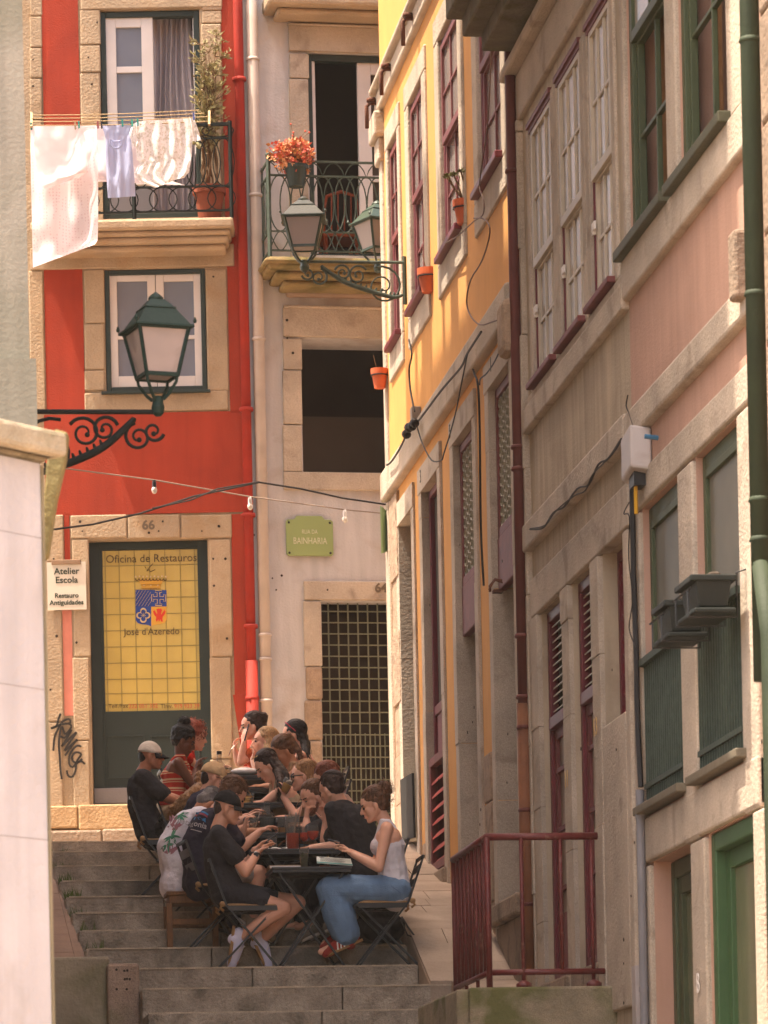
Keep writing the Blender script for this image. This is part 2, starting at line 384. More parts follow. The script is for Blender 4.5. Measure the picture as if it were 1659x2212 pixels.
# top landing and the cross street
pl = MB(); pl.box(-8, 12, steps[-1][0] + 0.3, 46, PLAT - 1.2, PLAT + 0.006); pl.build('cross_street', PAVE, kind='structure')
# left ramp along the noses
def ramp(name, x0, x1, pts, m, joints=0.42, bottom=-1.2):
    r = MB()
    y0, y1 = pts[0][0], pts[-1][0]; rr = random.Random(11)
    def zy(y):
        for (ya, za), (yb, zb) in zip(pts, pts[1:]):
            if y <= yb: return lerp(za, zb, (y - ya) / (yb - ya))
        return pts[-1][1]
    y = y0
    while y < y1 - 0.02:
        yn = min(y1, y + rr.uniform(0.8, 1.2) * joints)
        if y1 - yn < 0.12: yn = y1
        xm = [x0] + ([x0 + (x1 - x0) * rr.uniform(.35, .65)] if rr.random() < .6 else []) + [x1]
        for k in range(len(xm) - 1):
            a, b = xm[k] + 0.003, xm[k + 1] - 0.003; e = rr.uniform(-.004, .004)
            r.add([(a, y + .004, zy(y) + e), (b, y + .004, zy(y) + e), (b, yn - .004, zy(yn) + e), (a, yn - .004, zy(yn) + e),
                   (a, y + .004, zy(y) - .12), (b, y + .004, zy(y) - .12), (b, yn - .004, zy(yn) - .12), (a, yn - .004, zy(yn) - .12)],
                  [(0, 1, 2, 3), (7, 6, 5, 4), (0, 4, 5, 1), (1, 5, 6, 2), (2, 6, 7, 3), (3, 7, 4, 0)])
        y = yn
    for k in range(len(pts) - 1):
        (ya, za), (yb, zb) = pts[k], pts[k + 1]
        r.add([(x0, ya, za - .03), (x1, ya, za - .03), (x1, yb, zb - .03), (x0, yb, zb - .03), (x0, ya, bottom), (x1, ya, bottom), (x1, yb, bottom), (x0, yb, bottom)],
              [(0, 1, 2, 3), (7, 6, 5, 4), (0, 4, 5, 1), (1, 5, 6, 2), (2, 6, 7, 3), (3, 7, 4, 0)])
    return r.build(name, m, kind='structure')
PAVEL = mat('ramp_slabs', '8C725E', 0.9, 0.16, 3, 0.35, 30, speck=0.12, streak=0.06)
ramp('left_ramp', -0.6, 1.5, [(30.42, h_at(205, 2078, 30.42)), (35.0, PLAT + 0.012)], PAVEL, 0.34)
rk = MB()                                  # the ramp edge slab that meets the steps
n = 10
for i in range(n):
    ya = lerp(30.42, 35, i / n); yb = lerp(30.42, 35, (i + 1) / n); za = lerp(h_at(205, 2078, 30.42), PLAT + .012, i / n); zb = lerp(h_at(205, 2078, 30.42), PLAT + .012, (i + 1) / n)
    rk.add([(1.5, ya, za), (XL(ya) - .02, ya, za), (XL(yb) - .02, yb, zb), (1.5, yb, zb), (1.5, ya, za - .5), (XL(ya) - .02, ya, za - .5), (XL(yb) - .02, yb, zb - .5), (1.5, yb, zb - .5)],
           [(0, 1, 2, 3), (7, 6, 5, 4), (0, 4, 5, 1), (1, 5, 6, 2), (2, 6, 7, 3), (3, 7, 4, 0)])
rk.build('ramp_edge', PAVEL, kind='structure')
ramp('right_ramp', 3.95, 4.60, [(29.3, 3.46), (30.5, 3.94), (35.1, PLAT + 0.012)], PAVE, 0.40)
ramp('lower_ramp', 3.68, 4.60, [(25.52, 3.17), (27.2, 3.17)], PAVE, 0.5)
ramp('middle_ramp', 4.10, 4.60, [(27.2, 3.17), (29.3, 3.46)], PAVE, 0.5)
# granite landing wall under the railing
ps = thing('landing_wall', 'mossy granite retaining wall under the red railing', 'stone wall', (4.1, 25.4, 0))
b = MB(); b.box(3.66, 4.60, 25.36, 25.52, 2.72, 3.165); b.box(3.66, 4.60, 25.37, 25.52, 2.2, 2.71); b.box(3.66, 4.6, 25.38, 25.52, -.02, 2.19)
b.box(3.55, 3.66, 25.36, 27.2, 2.30, 2.80); b.box(3.56, 3.66, 25.36, 27.2, -0.02, 2.29); b.box(3.58, 3.66, 25.37, 27.2, 2.81, 3.155)
b.build('granite_blocks', MOSS, ps, bevel=0.015)
# granite block and post at the foot of the left ramp
zb = h_at(180, 2080, 30.35)
gb = MB(); a0 = (at(60, 2100, 30.3)).x; a1 = (at(226, 2100, 30.3)).x
gb.box(a0 - 1.0, a1, 29.7, 30.42, zb - .62, zb); gb.box(a0 - 1.0, a1, 29.71, 30.42, zb - 1.3, zb - .63); gb.box(a0 - 1.0, a1, 29.73, 30.42, -.02, zb - 1.31)
tag(gb.build('granite_block', mat('lichen_granite', '9C907A', .9, .2, 4, .5, 30, speck=.2, stain='6E6E48', samt=.45, sscale=2.6, sthr=.5), bevel=0.02), 'lichen covered granite block closing the foot of the left ramp', 'stone block')
pz = h_at(262, 2082, 29.6); p0 = at(230, 2100, 29.65).x; p1 = at(299, 2100, 29.65).x
gp = thing('granite_post', 'pale granite post with drilled holes at the left end of the steps', 'stone post', (p0, 29.6, 0))
m_ = MB(); m_.box(p0, p1, 29.55, 30.04, pz - .62, pz); m_.box(p0 - .01, p1 - .02, 29.58, 30.04, -.02, pz - .63); m_.build('post_stone', mat('pale_granite', 'A08A78', .9, .2, 4, .5, 40, speck=.22, stain='6C6A48', samt=.5, sscale=3), gp, bevel=0.02)
hl = MB()
for (hx, hy) in ((520, 1178), (578, 1186), (600, 1184), (582, 1248), (598, 1246), (618, 1248), (522, 1322), (596, 1322)):
    X_, Y_ = 97.2 + hx * .293, 1749.6 + hy * .293; q = at(X_, Y_, 29.65); hl.lathe([(0.009, 0), (0.009, 0.01)], (q.x, 29.545, h_at(X_, Y_, 29.55)), (0, 1, 0), 8)
hl.build('drilled_holes', BLACKI, gp)
# weeds at the edge of the left ramp
gr = MB(); rg = random.Random(5)
for (Y_, n_) in ((34.0, 26), (33.2, 60), (32.6, 90), (32.2, 40), (31.2, 20), (30.6, 20)):
    for k in range(n_):
        x = XL(Y_) + rg.uniform(-.02, .11); y = Y_ + rg.uniform(-.15, .15)
        z = max([s[1] for s in steps if s[0] <= y] or [3]); h = rg.uniform(.03, .11); dx, dy = rg.uniform(-.04, .04), rg.uniform(-.04, .04)
        gr.add([(x, y, z - .01), (x + .008, y, z - .01), (x + dx, y + dy, z + h)], [(0, 1, 2)])
gr.build('weeds', mat('weed_green', '4A5A1E', .8, .2, 20, 0), kind='stuff')
pk = MB(); 
for (ax_, ay_) in ((90, 2085),):
    q = at(190, 2074, 30.6)
    for k in range(5): pk.ell((q.x - .06 + .035 * k, 30.5 + rg.uniform(-.03, .03), zb + .015), (.02, .015, .012), seg=6, rings=5)
tag(pk.build('crumpled_wrapper', PAPER), 'crumpled white wrapper lying on the left ramp', 'litter')
# ================================================================== WINDOWS
def casing(fr, a0, a1, c0, c1, parent, m=GRAN, w=0.16, p=0.05, top=None, bot=None, name='stone_surround', extra=0.0):
    top = w if top is None else top; bot = w if bot is None else bot
    s = MB(fr); s.box(a0 - w, a0, -.1, p, c0, c1); s.box(a1, a1 + w, -.1, p, c0, c1); s.box(a0 - w - extra, a1 + w + extra, -.1, p + .002, c1, c1 + top)
    if bot: s.box(a0 - w - extra, a1 + w + extra, -.1, p + .002, c0 - bot, c0)
    return s.build(name, m, parent, bevel=0.012)
def sash(fr, a0, a1, c0, c1, b, parent, mf, ms, mp, cols=2, rows=3, split=0.5, name='window', mid=True, fw=.06, fd=.12, lowpane=True):
    """a wooden window: frame (the part) > sash, pane"""
    f = MB(fr); f.ring(a0, a1, b, b + fd, c0, c1, fw); fo = f.build(name, mf, parent, bevel=.006)
    A0, A1, C0, C1 = a0 + fw, a1 - fw, c0 + fw, c1 - fw; cm = lerp(C0, C1, split)
    for k, (y0, y1, bb) in enumerate(((cm, C1, b + fd * .55), (C0, cm + .03, b + fd * .12))):
        s = MB(fr); s.ring(A0 + .002, A1 - .002, bb, bb + .045, y0, y1, .045, .06, .045)
        if cols > 1 or rows > 1:
            for i in range(1, cols): x = lerp(A0, A1, i / cols); s.box(x - .012, x + .012, bb + .006, bb + .038, y0 + .06, y1 - .045)
            for i in range(1, rows): y = lerp(y0, y1, i / rows); s.box(A0 + .045, A1 - .045, bb + .004, bb + .036, y - .012, y + .012)
        s.build('sash', ms, fo, bevel=.004)
        if k == 0 or lowpane:
            q = MB(fr); q.box(A0 + .03, A1 - .03, bb + .016, bb + .022, y0 + .03, y1 - .03); q.build('pane', mp, fo)
    return fo
def sill(fr, a0, a1, c, p, m, parent, h=.05, name='sill', b0=-.2):
    s = MB(fr); s.box(a0, a1, b0, p, c - h, c); return s.build(name, m, parent, bevel=.008)
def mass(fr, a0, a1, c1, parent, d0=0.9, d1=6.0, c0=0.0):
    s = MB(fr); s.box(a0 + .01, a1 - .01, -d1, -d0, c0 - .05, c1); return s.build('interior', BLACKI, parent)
# ================================================================== YELLOW HOUSE
YH = thing('yellow_house', 'yellow rendered house with dark red windows, beyond the brown drainpipe', 'house', (4.58, 32.4, 3.5))
YW = [(34.86, 35.5), (33.27, 34.12), (31.22, 32.28), (29.14, 30.28)]
YD = [(34.46, 35.28), (32.8, 33.78), (30.88, 31.9), (29.0, 30.03)]
yw = MB(FR)
holes = [(a, b, 9.26, 11.0, .34) for a, b in YW] + [(YD[0][0], YD[0][1], 3.4, 7.72, .45), (YD[1][0], YD[1][1], 3.4, 7.74, .45), (YD[2][0], YD[2][1], 3.4, 7.76, .5), (YD[3][0], YD[3][1], 3.4, 7.8, .5)]
wall_sheet(yw, 28.78, 36.02, 3.0, 15.0, holes)
yw.quad((36.02, 0, 3), (36.02, -6, 3), (36.02, -6, 15), (36.02, 0, 15)); yw.quad((28.78, 0, 15), (36.02, 0, 15), (36.02, -6, 15), (28.78, -6, 15))
yw.build('wall', YELP, YH, fixn=False); mass(FR, 28.78, 36.02, 15, YH, .9)
c = MB(FR); c.box(28.8, 36.06, -.05, .07, 8.06, 8.31); c.build('string_course', GRAN, YH, bevel=.02)
c = MB(FR); c.box(28.8, 36.06, -.05, .05, 11.43, 11.60); c.box(28.8, 36.06, -.05, .10, 11.60, 11.66); c.build('cornice', GRAN, YH, bevel=.02)
c = MB(FR); c.box(35.86, 36.10, -.3, .03, 3.2, 8.05); c.box(35.88, 36.08, -.3, .02, 8.32, 11.2); c.box(35.84, 36.14, -.3, .05, 11.0, 11.2); c.box(35.80, 36.2, -.3, .09, 11.2, 11.42)
c.build('corner_pilaster', GRAN, YH, bevel=.02)
for i, (a, b) in enumerate(YW):
    wn = sash(FR, a, b, 9.26, 11.0, -.075, YH, DKRED, MIDRED, PANE, 2, 2, .52, fd=.06)
    casing(FR, a, b, 9.26, 11.0, wn, GRAN, .22 if i else .14, .02, .2, .24)
    sill(FR, a - .05, b + .05, 9.31, .075, DKRED, wn, .05)
for i, (a, b) in enumerate(YD):
    top = (7.72, 7.74, 7.76, 7.8)[i]
    # jambs in squared blocks
    s = MB(FR); w_ = .17; z = 3.6
    rr = random.Random(i)
    while z < top - .01:
        h = min(rr.uniform(1.0, 1.9), top - z)
        for (x0, x1) in ((a - w_, a), (b, b + w_)):
            e = rr.uniform(-.004, .004); s.box(x0 - e, x1 + e * .5, -.44, .02 + e, z, z + h)
        z += h
    s.box(a - w_ - .0, b + w_ + .0, -.3, .026, top, top + .2); s.build('stone_jambs', GRAN, YH, bevel=.004)
# lower wall between the doors: bare rough stone
for (x0, x1, zt, dn) in ((35.3, 35.8, 8.04, 0), (34.05, 34.2, 4.9, 0), (32.16, 32.54, 4.35, 1), (30.28, 30.6, 5.2, 1), (28.8, 28.98, 4.6, 0)):
    z = 3.0; s = MB(FR)
    while z < zt:
        h = random.uniform(.4, .9); s.box(x0, x1, -.02, .010 + random.uniform(0, .02), z, min(z + h - .004, zt)); z += h
    s.build('rubble_stone', ROUGH, YH, bevel=.012)
# door 2: red frame, dark gap and louvred bottom
a, b = YD[1]
d2 = MB(FR); d2.ring(a, b, -.11, -.045, 4.55, 7.74, .06); d2.box(a + .06, b - .06, -.11, -.05, 5.9, 5.98); d2o = d2.build('door', DKRED, YH, bevel=.006)
q = MB(FR); q.box(a + .06, b - .06, -.10, -.085, 5.98, 7.68); q.build('pane', BLACKI, d2o)
q = MB(FR); q.box(a + .06, b - .06, -.10, -.07, 5.5, 5.9); q.build('panel', MIDRED, d2o)
q = MB(FR); q.ring(a, b, -.06, .0, 4.62, 5.55, .07)
q.build('louvre_frame', MIDRED, d2o, bevel=.005)
q = MB(FR)
for k in range(7):
    z = 4.72 + k * .11; q.add([(a + .07, -.055, z), (b - .07, -.055, z), (b - .07, -.01, z - .05), (a + .07, -.01, z - .05), (a + .07, -.055, z + .015), (b - .07, -.055, z + .015), (b - .07, -.01, z - .035), (a + .07, -.01, z - .035)],
                         [(0, 1, 2, 3), (7, 6, 5, 4), (0, 4, 5, 1), (1, 5, 6, 2), (2, 6, 7, 3), (3, 7, 4, 0)])
q.build('louvre_slats', mat('red_slat_paint', 'B03A30', .55, .15, 9, .1), d2o)
q = MB(FR); q.box(a - .1, b + .1, -.45, .06, 4.3, 4.58); q.build('doorstep', GRAND, YH, bevel=.02)
# doors 3 and 4: hung lattice lights with a panel, recessed doors below
def lattice(fr, a0, a1, c0, c1, b, parent, m, nx=6, nz=14, name='lattice'):
    s = MB(fr); ni = nx; r = .010
    dx = (a1 - a0) / nx; dz = (c1 - c0) / nz
    for i in range(nx):
        for j in range(nz):
            x, z = a0 + (i + .5) * dx, c0 + (j + .5) * dz
            n = 8; pts = [(x + math.cos(2 * math.pi * k / n) * dx * .5, b, z + math.sin(2 * math.pi * k / n) * dz * .5) for k in range(n)]
            s.tube(pts, r, 4, closed=True)
            s.bar((x, b, z - dz / 2), (x, b, z + dz / 2), .012, .012)
    return s.build(name, m, parent)
LATT = mat('pale_iron_lattice', '8C8672', .5, .1, 5, 0)
for i in (2, 3):
    a, b = YD[i]; top = 7.76 if i == 2 else 7.8; zb_ = 6.28 if i == 2 else 6.34
    f = MB(FR); f.ring(a, b, -.09, -.035, zb_ + .38, top, .07); fo = f.build('transom_window', MIDRED, YH, bevel=.006)
    q = MB(FR); q.box(a, b, -.09, -.03, zb_, zb_ + .38); q.build('panel', MIDRED, fo, bevel=.01)
    q = MB(FR); q.box(a + .05, b - .05, -.09, -.08, zb_ + .4, top - .05); q.build('pane', BLACKI, fo)
    lattice(FR, a + .07, b - .07, zb_ + .45, top - .08, -.055, fo, LATT, 5, 13)
    q = MB(FR); q.box(a, b, -.5, -.44, 4.0, zb_); q.box(a + .01, a + .05, -.44, -.36, 4.0, zb_ - .4); q.box(b - .05, b - .01, -.44, -.3, 4.2, zb_ - .4)
    q.build('door', DKRED, YH)
q = MB(FR); q.box(YD[3][0] - .1, YD[3][1] + .2, -.4, .07, 3.9, 4.05); q.box(YD[3][0], YD[3][1] + .1, -.35, .02, 3.4, 3.9); q.build('doorstep', GRAND, YH, bevel=.02)
q = MB(FR); q.box(YD[2][0] - .1, YD[2][1] + .1, -.45, .05, 3.9, 4.25); q.build('doorstep', GRAND, YH, bevel=.02)
# iron hooks on the cornice
for k, Yh in enumerate((35.95, 34.9, 33.45)):
    s = MB(FR); s.tube([(Yh, -.02, 11.52), (Yh, .10, 11.52), (Yh, .13, 11.49), (Yh, .13, 11.30)], .018, 6); s.lathe([(.04, 0), (.04, .03)], (Yh, .09, 11.53), (0, 0, 1), 10)
    s.build('iron_hook', mat('rusty_iron', '5A3626', .8, .2, 20, .2), YH, smooth=True)
# numbers carved over the doors
for (t_, Y_, Z_) in (('1', 29.6, 7.9), ('5', 31.75, 7.84), ('3', 33.5, 7.82), ('1', 35.1, 7.79)):
    mir = Fr((4.58, 0), (0, -1, 0), (-1, 0, 0)); text(t_, .15, mir, -Y_, .058, Z_ - .05, INK, 'door_number', YH)
# metal sheet in door 1
ss = MB(FR); a, b = YD[0]
ss.prism([(a - .05, .055, 4.98), (b - .1, .055, 5.03), (b - .06, .055, 5.55), (a - .02, .055, 5.52)], (0, -.02, 0))
s_ = tag(ss.build('metal_sheet', mat('dark_sheet', '1C1B18', .8, .3, 6, .2)), 'dark bent metal sheet in the doorway by the house corner', 'metal sheet')
# ================================================================== BROWN DRAINPIPE
dp = thing('brown_drainpipe', 'brown red cast iron drainpipe between the yellow and the beige house', 'drainpipe', (4.5, 28.85, 3.4))
pa = FR.px(1100, 84, .07)[0]; pb = FR.px(1115, 774, .07)[0]
s = MB(FR); s.tube([(pb, .07, 11), (pb, .07, 5.3)], .038, 14); s.build('upper_pipe', PIPER, dp, smooth=True)
s = MB(FR); s.tube([(pb, .07, 5.3), (pb, .07, 3.45)], .047, 14); s.build('lower_pipe', mat('rusty_pipe_paint', '7A4E34', .7, .2, 5, .3, stain='4A2A22', samt=.5), dp, smooth=True)
for z in (8.95, 7.05, 6.9, 5.75, 5.33, 5.12, 4.55, 3.9): s = MB(FR); s.lathe([(.047, 0), (.053, .012), (.047, .03)], (pb, .07, z), (0, 0, 1), 14); s.build('collar', PIPER, dp, smooth=True)
# ================================================================== BEIGE HOUSE
BH = thing('beige_house', 'beige stone house with cream sash windows and red doors', 'house', (4.58, 26.6, 3.2))
BW = [(27.04, 27.94), (25.90, 26.80), (24.84, 25.64)]
BD = [(26.96, 27.92), (25.83, 26.66), (24.71, 25.53)]
holes = [(a, b, 7.38, 9.16, .3) for a, b in BW] + [(BD[0][0], BD[0][1], 3.0, 5.85, .4), (BD[1][0], BD[1][1], 3.0, 5.85, .4), (BD[2][0], BD[2][1], 4.79, 5.86, .4)]
s = MB(FR); wall_sheet(s, 24.46, 28.78, 0, 14, holes); s.quad((24.46, 0, 14), (28.78, 0, 14), (28.78, -6, 14), (24.46, -6, 14)); s.build('wall', BEIP, BH, fixn=False); mass(FR, 24.46, 28.78, 14, BH)
s = MB(FR); s.box(24.46, 28.6, -.05, .05, 7.14, 7.30); s.box(24.46, 28.6, -.05, .03, 7.30, 7.37); s.build('sill_band', GRAN, BH, bevel=.012)
s = MB(FR); s.box(24.46, 28.6, -.05, .06, 6.33, 6.52); s.build('string_course', GRAN, BH, bevel=.02)
s = MB(FR); s.box(24.46, 28.55, -.05, .04, 9.30, 9.62); s.box(24.46, 28.55, -.05, .12, 9.62, 9.70); s.build('cornice', GRAN, BH, bevel=.02)
s = MB(FR); z = 3.2; rr = random.Random(9)
while z < 9.3:
    h = rr.uniform(.5, 1.1); s.box(28.28 + rr.uniform(-.02, .02), 28.66, -.1, .035 + rr.uniform(0, .02), z, min(z + h - .002, 9.3)); z += h
s.build('corner_pilaster', GRAN, BH, bevel=.008)
s = MB(FR); s.prism([(28.3, .05, 7.62), (28.62, .05, 7.62), (28.62, .16, 7.75), (28.62, .16, 8.05), (28.3, .16, 8.05), (28.3, .16, 7.75)][:2] + [(28.62, .17, 7.78), (28.62, .17, 8.12), (28.3, .17, 8.12), (28.3, .17, 7.78)], (0, -.04, 0)) if False else s.box(28.34, 28.64, .05, .16, 7.72, 8.1)
s.build('corbel', ROUGH, BH, bevel=.05)
for i, (a, b) in enumerate(BW):
    wn = sash(FR, a, b, 7.38, 9.16, -.065, BH, DKRED, CREAMJ, PANEL_, 3, 2, .45, fd=.06, fw=.04)
    s = MB(FR); s.box(a - .12, a, -.1, .02, 7.38, 9.16); s.box(b, b + .12, -.1, .02, 7.38, 9.16); s.build('stone_jambs', GRAN, wn, bevel=.01)
    s = MB(FR); s.box(a - .02, b + .02, -.03, .02, 9.11, 9.14); s.box(a - .02, b + .02, -.03, .035, 9.141, 9.175); s.build('head_moulding', MIDRED, wn)
    sill(FR, a - .04, b + .04, 7.42, .07, MIDRED, wn, .04)
    s = MB(FR); s.box(b - .055, b - .02, -.03, .01, 7.86, 7.9); s.box(b - .12, b - .02, .0, .012, 7.88, 7.93); s.build('shutter_catch', PAPER, wn)
s = MB(FR)
for i, (a, b) in enumerate(BD):
    z = 3.1 if i < 2 else 3.1
s.box(24.5, 28.2, -.05, .032, 5.86, 6.12); s.build('lintel_band', GRAN, BH, bevel=.012)
rr = random.Random(4)
for (x0, x1) in ((27.93, 28.26), (26.67, 26.95), (25.54, 25.82)):
    z = 3.1; s = MB(FR)
    while z < 5.84:
        h = min(rr.uniform(.5, 1.2), 5.85 - z); s.box(x0, x1, -.38, .03 + rr.uniform(0, .01), z, z + h - .002); z += h
    s.build('stone_pier', GRAN, BH, bevel=.005)
s = MB(FR); s.box(24.56, 24.70, -.38, .03, 3.2, 5.85); s.box(24.71, 25.53, -.3, .03, 3.0, 4.78)
s.build('window_apron', GRAN, BH, bevel=.015)
for i in (0, 1):
    a, b = BD[i]
    f = MB(FR); f.ring(a, b, -.10, -.035, 3.35, 5.85, .07); f.box(a + .07, b - .07, -.10, -.02, 5.05, 5.13); fo = f.build('door', DKRED, BH, bevel=.006)
    f = MB(FR); f.ring(a + .07, b - .07, -.10, -.06, 3.4, 5.05, .07); f.box(a + .14, b - .14, -.10, -.065, 3.4, 3.8)
    for z in (3.95, 4.35, 4.75): f.box(a + .14, b - .14, -.10, -.055, z, z + .03)
    f.build('door_leaf', MIDRED, fo); f = MB(FR); f.box(a + .13, b - .13, -.09, -.083, 3.8, 5.0); f.build('pane', mat('leather_pane', '7E6A58', .4, .15, 4, 0), fo)
    f = MB(FR)
    for k in range(12):
        z = 5.17 + k * .052; f.add([(a + .08, -.10, z + .03), (b - .08, -.10, z + .03), (b - .08, -.055, z), (a + .08, -.055, z), (a + .08, -.10, z + .04), (b - .08, -.10, z + .04), (b - .08, -.055, z + .01), (a + .08, -.055, z + .01)],
                                 [(0, 1, 2, 3), (7, 6, 5, 4), (0, 4, 5, 1), (1, 5, 6, 2), (2, 6, 7, 3), (3, 7, 4, 0)])
    f.build('louvre_slats', CREAMJ, fo)
    q = MB(FR); q.box(a - .05, b + .05, -.4, .06, 3.1, 3.34); q.build('doorstep', GRAND, BH, bevel=.02)
a, b = BD[2]; f = MB(FR); f.ring(a, b, -.16, -.09, 4.79, 5.86, .06); fo = f.build('window', DKRED, BH); lattice(FR, a + .05, b - .05, 4.84, 5.82, -.11, fo, DKRED, 6, 8, 'grille'); q = MB(FR); q.box(a, b, -.3, -.28, 4.8, 5.85); q.build('pane', BLACKI, fo)
mir = Fr((4.58, 0), (0, -1, 0), (-1, 0, 0))
for (t_, Y_, Z_) in (('11', 26.8, 4.55), ('13', 25.68, 4.75)): text(t_, .16, mir, -Y_, .045, Z_, GOLD, 'door_number', BH)
# projecting slab of the beige house balcony
bs = MB(FR); bs.box(22.0, 28.42, -.02, .50, 10.02, 10.22); bs.box(22.0, 28.34, -.02, .40, 9.88, 10.02); bs.box(22.0, 28.26, -.02, .28, 9.76, 9.88)
bs.build('balcony_slab', mat('weathered_slab', '6A6250', .95, .25, 4, .6, 30, speck=.15, stain='4A4A22', samt=.6, sscale=3, sthr=.5), BH, bevel=.015)
# ================================================================== PINK HOUSE WITH GREEN WINDOWS
GH = thing('pink_house', 'salmon rendered house with green sash windows beside the green drainpipe', 'house', (4.58, 22.6, 0))
GU = [(23.08, 24.34), (21.42, 22.78)]; GM = [(22.98, 24.16), (21.36, 22.56)]; GD = [(22.81, 24.05), (21.15, 22.42)]
holes = [(a, b, 7.43, 9.9, .3) for a, b in GU] + [(a, b, 4.12, 5.89, .32) for a, b in GM] + [(a, b, .6, 3.8, .45) for a, b in GD]
s = MB(FR); wall_sheet(s, 16.5, 24.46, 0, 14, holes); s.quad((16.5, 0, 14), (24.46, 0, 14), (24.46, -6, 14), (16.5, -6, 14)); s.quad((16.5, 0, 0), (16.5, -6, 0), (16.5, -6, 14), (16.5, 0, 14)); s.build('wall', PNKW, GH, fixn=False); mass(FR, 16.5, 24.46, 14, GH)
s = MB(FR); s.box(20.9, 24.44, -.05, .05, 7.18, 7.42); s.build('sill_band', GRAN, GH, bevel=.015)
s = MB(FR); s.box(20.9, 24.44, -.05, .06, 6.32, 6.50); s.build('string_course', GRAN, GH, bevel=.02)
s = MB(FR)
for (x0, x1, z0, z1) in ((22.79, 23.07, 7.43, 10), (24.35, 24.44, 7.43, 10), (20.98, 21.41, 7.43, 10), (24.17, 24.44, 3.8, 5.88), (22.57, 22.97, 3.8, 5.88), (20.98, 21.35, 3.8, 5.88), (20.98, 24.44, 5.9, 6.1)):
    s.box(x0, x1, -.28, .03, z0, z1)
s.box(24.06, 24.44, -.4, .032, 0, 3.79); s.box(22.43, 22.80, -.4, .032, 0, 3.79); s.box(20.9, 21.14, -.4, .032, 0, 3.79); s.box(20.98, 24.44, -.1, .036, 3.81, 4.07)
s.build('stone_trim', GRAN, GH, bevel=.015)
for i, (a, b) in enumerate(GU):
    wn = sash(FR, a, b, 7.43, 9.9, -.09, GH, WING, WING, PANEL_, 2, 2, .5 if i == 0 else .62, fw=.08, fd=.08, lowpane=False)
    sill(FR, a - .1, b + .1, 7.47, .10, mat('dark_sill_wood', '4A4A38', .6, .15, 8, .2), wn, .06)
    q = MB(FR); q.ring(a + .08, b - .08, -.22, -.17, 7.5, 9.0, .03); q.build('inner_frame', mat('ochre_wood', '74502C', .6, .15, 10, .1), wn)
for i, (a, b) in enumerate(GM):
    wn = sash(FR, a, b, 4.16, 5.89, -.105, GH, WING, WING, mat('dull_green_pane', '625E50', .5, .15, 3, 0, spec=.6), 1, 1, .45, fw=.09, fd=.07)
    sill(FR, a - .1, b + .06, 4.14, .09, mat('grey_sill', '6A6252', .8, .15, 8, .2), wn, .05)
    q = MB(FR); zt = 5.0
    q.box(a + .01, b - .01, .0, .05, zt - .04, zt); q.box(a + .01, b - .01, .0, .03, 4.24, 4.27)
    for k in range(18):
        x = lerp(a + .03, b - .03, k / 17); q.box(x - .007, x + .007, .005, .02, 4.16, zt - .03)
    q.box(a + .02, b - .02, -.004, .0, 4.2, zt - .03) if False else None
    q.build('window_guard', IRONG, wn)
    q = MB(FR)
    for k in range(34):
        x = lerp(a + .02, b - .02, k / 33); q.box(x - .003, x + .003, -.02, -.014, 4.2, zt - .02)
    q.build('wire_mesh', WING, wn)
for i, (a, b) in enumerate(GD):
    M_ = WING if i == 0 else BRTG
    f = MB(FR); f.ring(a, b, -.16, -.01 if i else -.10, .62, 3.8, .10); fo = f.build('door', M_, GH, bevel=.01)
    f = MB(FR); bb = -.07 if i else -.12; f.ring(a + .10, b - .10, bb - .05, bb, .7, 3.70, .10); f.box(a + .2, b - .2, bb - .05, bb - .01, 2.3, 2.38); f.build('door_leaf', M_, fo, bevel=.006)
    f = MB(FR); f.box(a + .2, b - .2, bb - .035, bb - .03, .8, 3.6); f.build('pane', mat('green_grey_pane', '6A6A50', .15, .15, 3, 0, spec=.6), fo)
text('B', .16, mir, -22.62, .04, 2.95, PAPER, 'door_number', GH)
q = MB(FR); q.box(20.9, 21.05, -.05, .12, 6.4, 6.75); q.build('corbel', GRAND, GH, bevel=.02)
# green drainpipe and the next house
dp = thing('green_drainpipe', 'thick dark green drainpipe at the right edge of the pink house', 'drainpipe', (4.5, 20.9, 0))
pg = FR.px(1618, 0, .07)[0]
s = MB(FR); s.tube([(pg, .07, 12), (pg, .07, 4.4)], .050, 16); s.build('pipe', PIPEG, dp, smooth=True)
pg2 = FR.px(1664, 1400, .07)[0]; s = MB(FR); s.tube([(pg, .07, 5.0), (pg2, .07, 4.6), (pg2, .07, 0)], .048, 16); s.build('lower_pipe', PIPEG, dp, smooth=True)
for z in (7.62, 6.34, 5.3, 5.1): s = MB(FR); s.lathe([(.050, 0), (.058, .008), (.050, .03)], (pg, .07, z), (0, 0, 1), 16); s.build('collar', PIPEG, dp, smooth=True)
NH = MB(FR)
for k in range(20): NH.box(19.2, pg - .12, -.05, .05, .02 + k * .55, .02 + k * .55 + .54)
tag(NH.build('stone_pier', GRAND, bevel=.02), 'dark stone pier behind the green drainpipe at the right edge', 'stone pier')
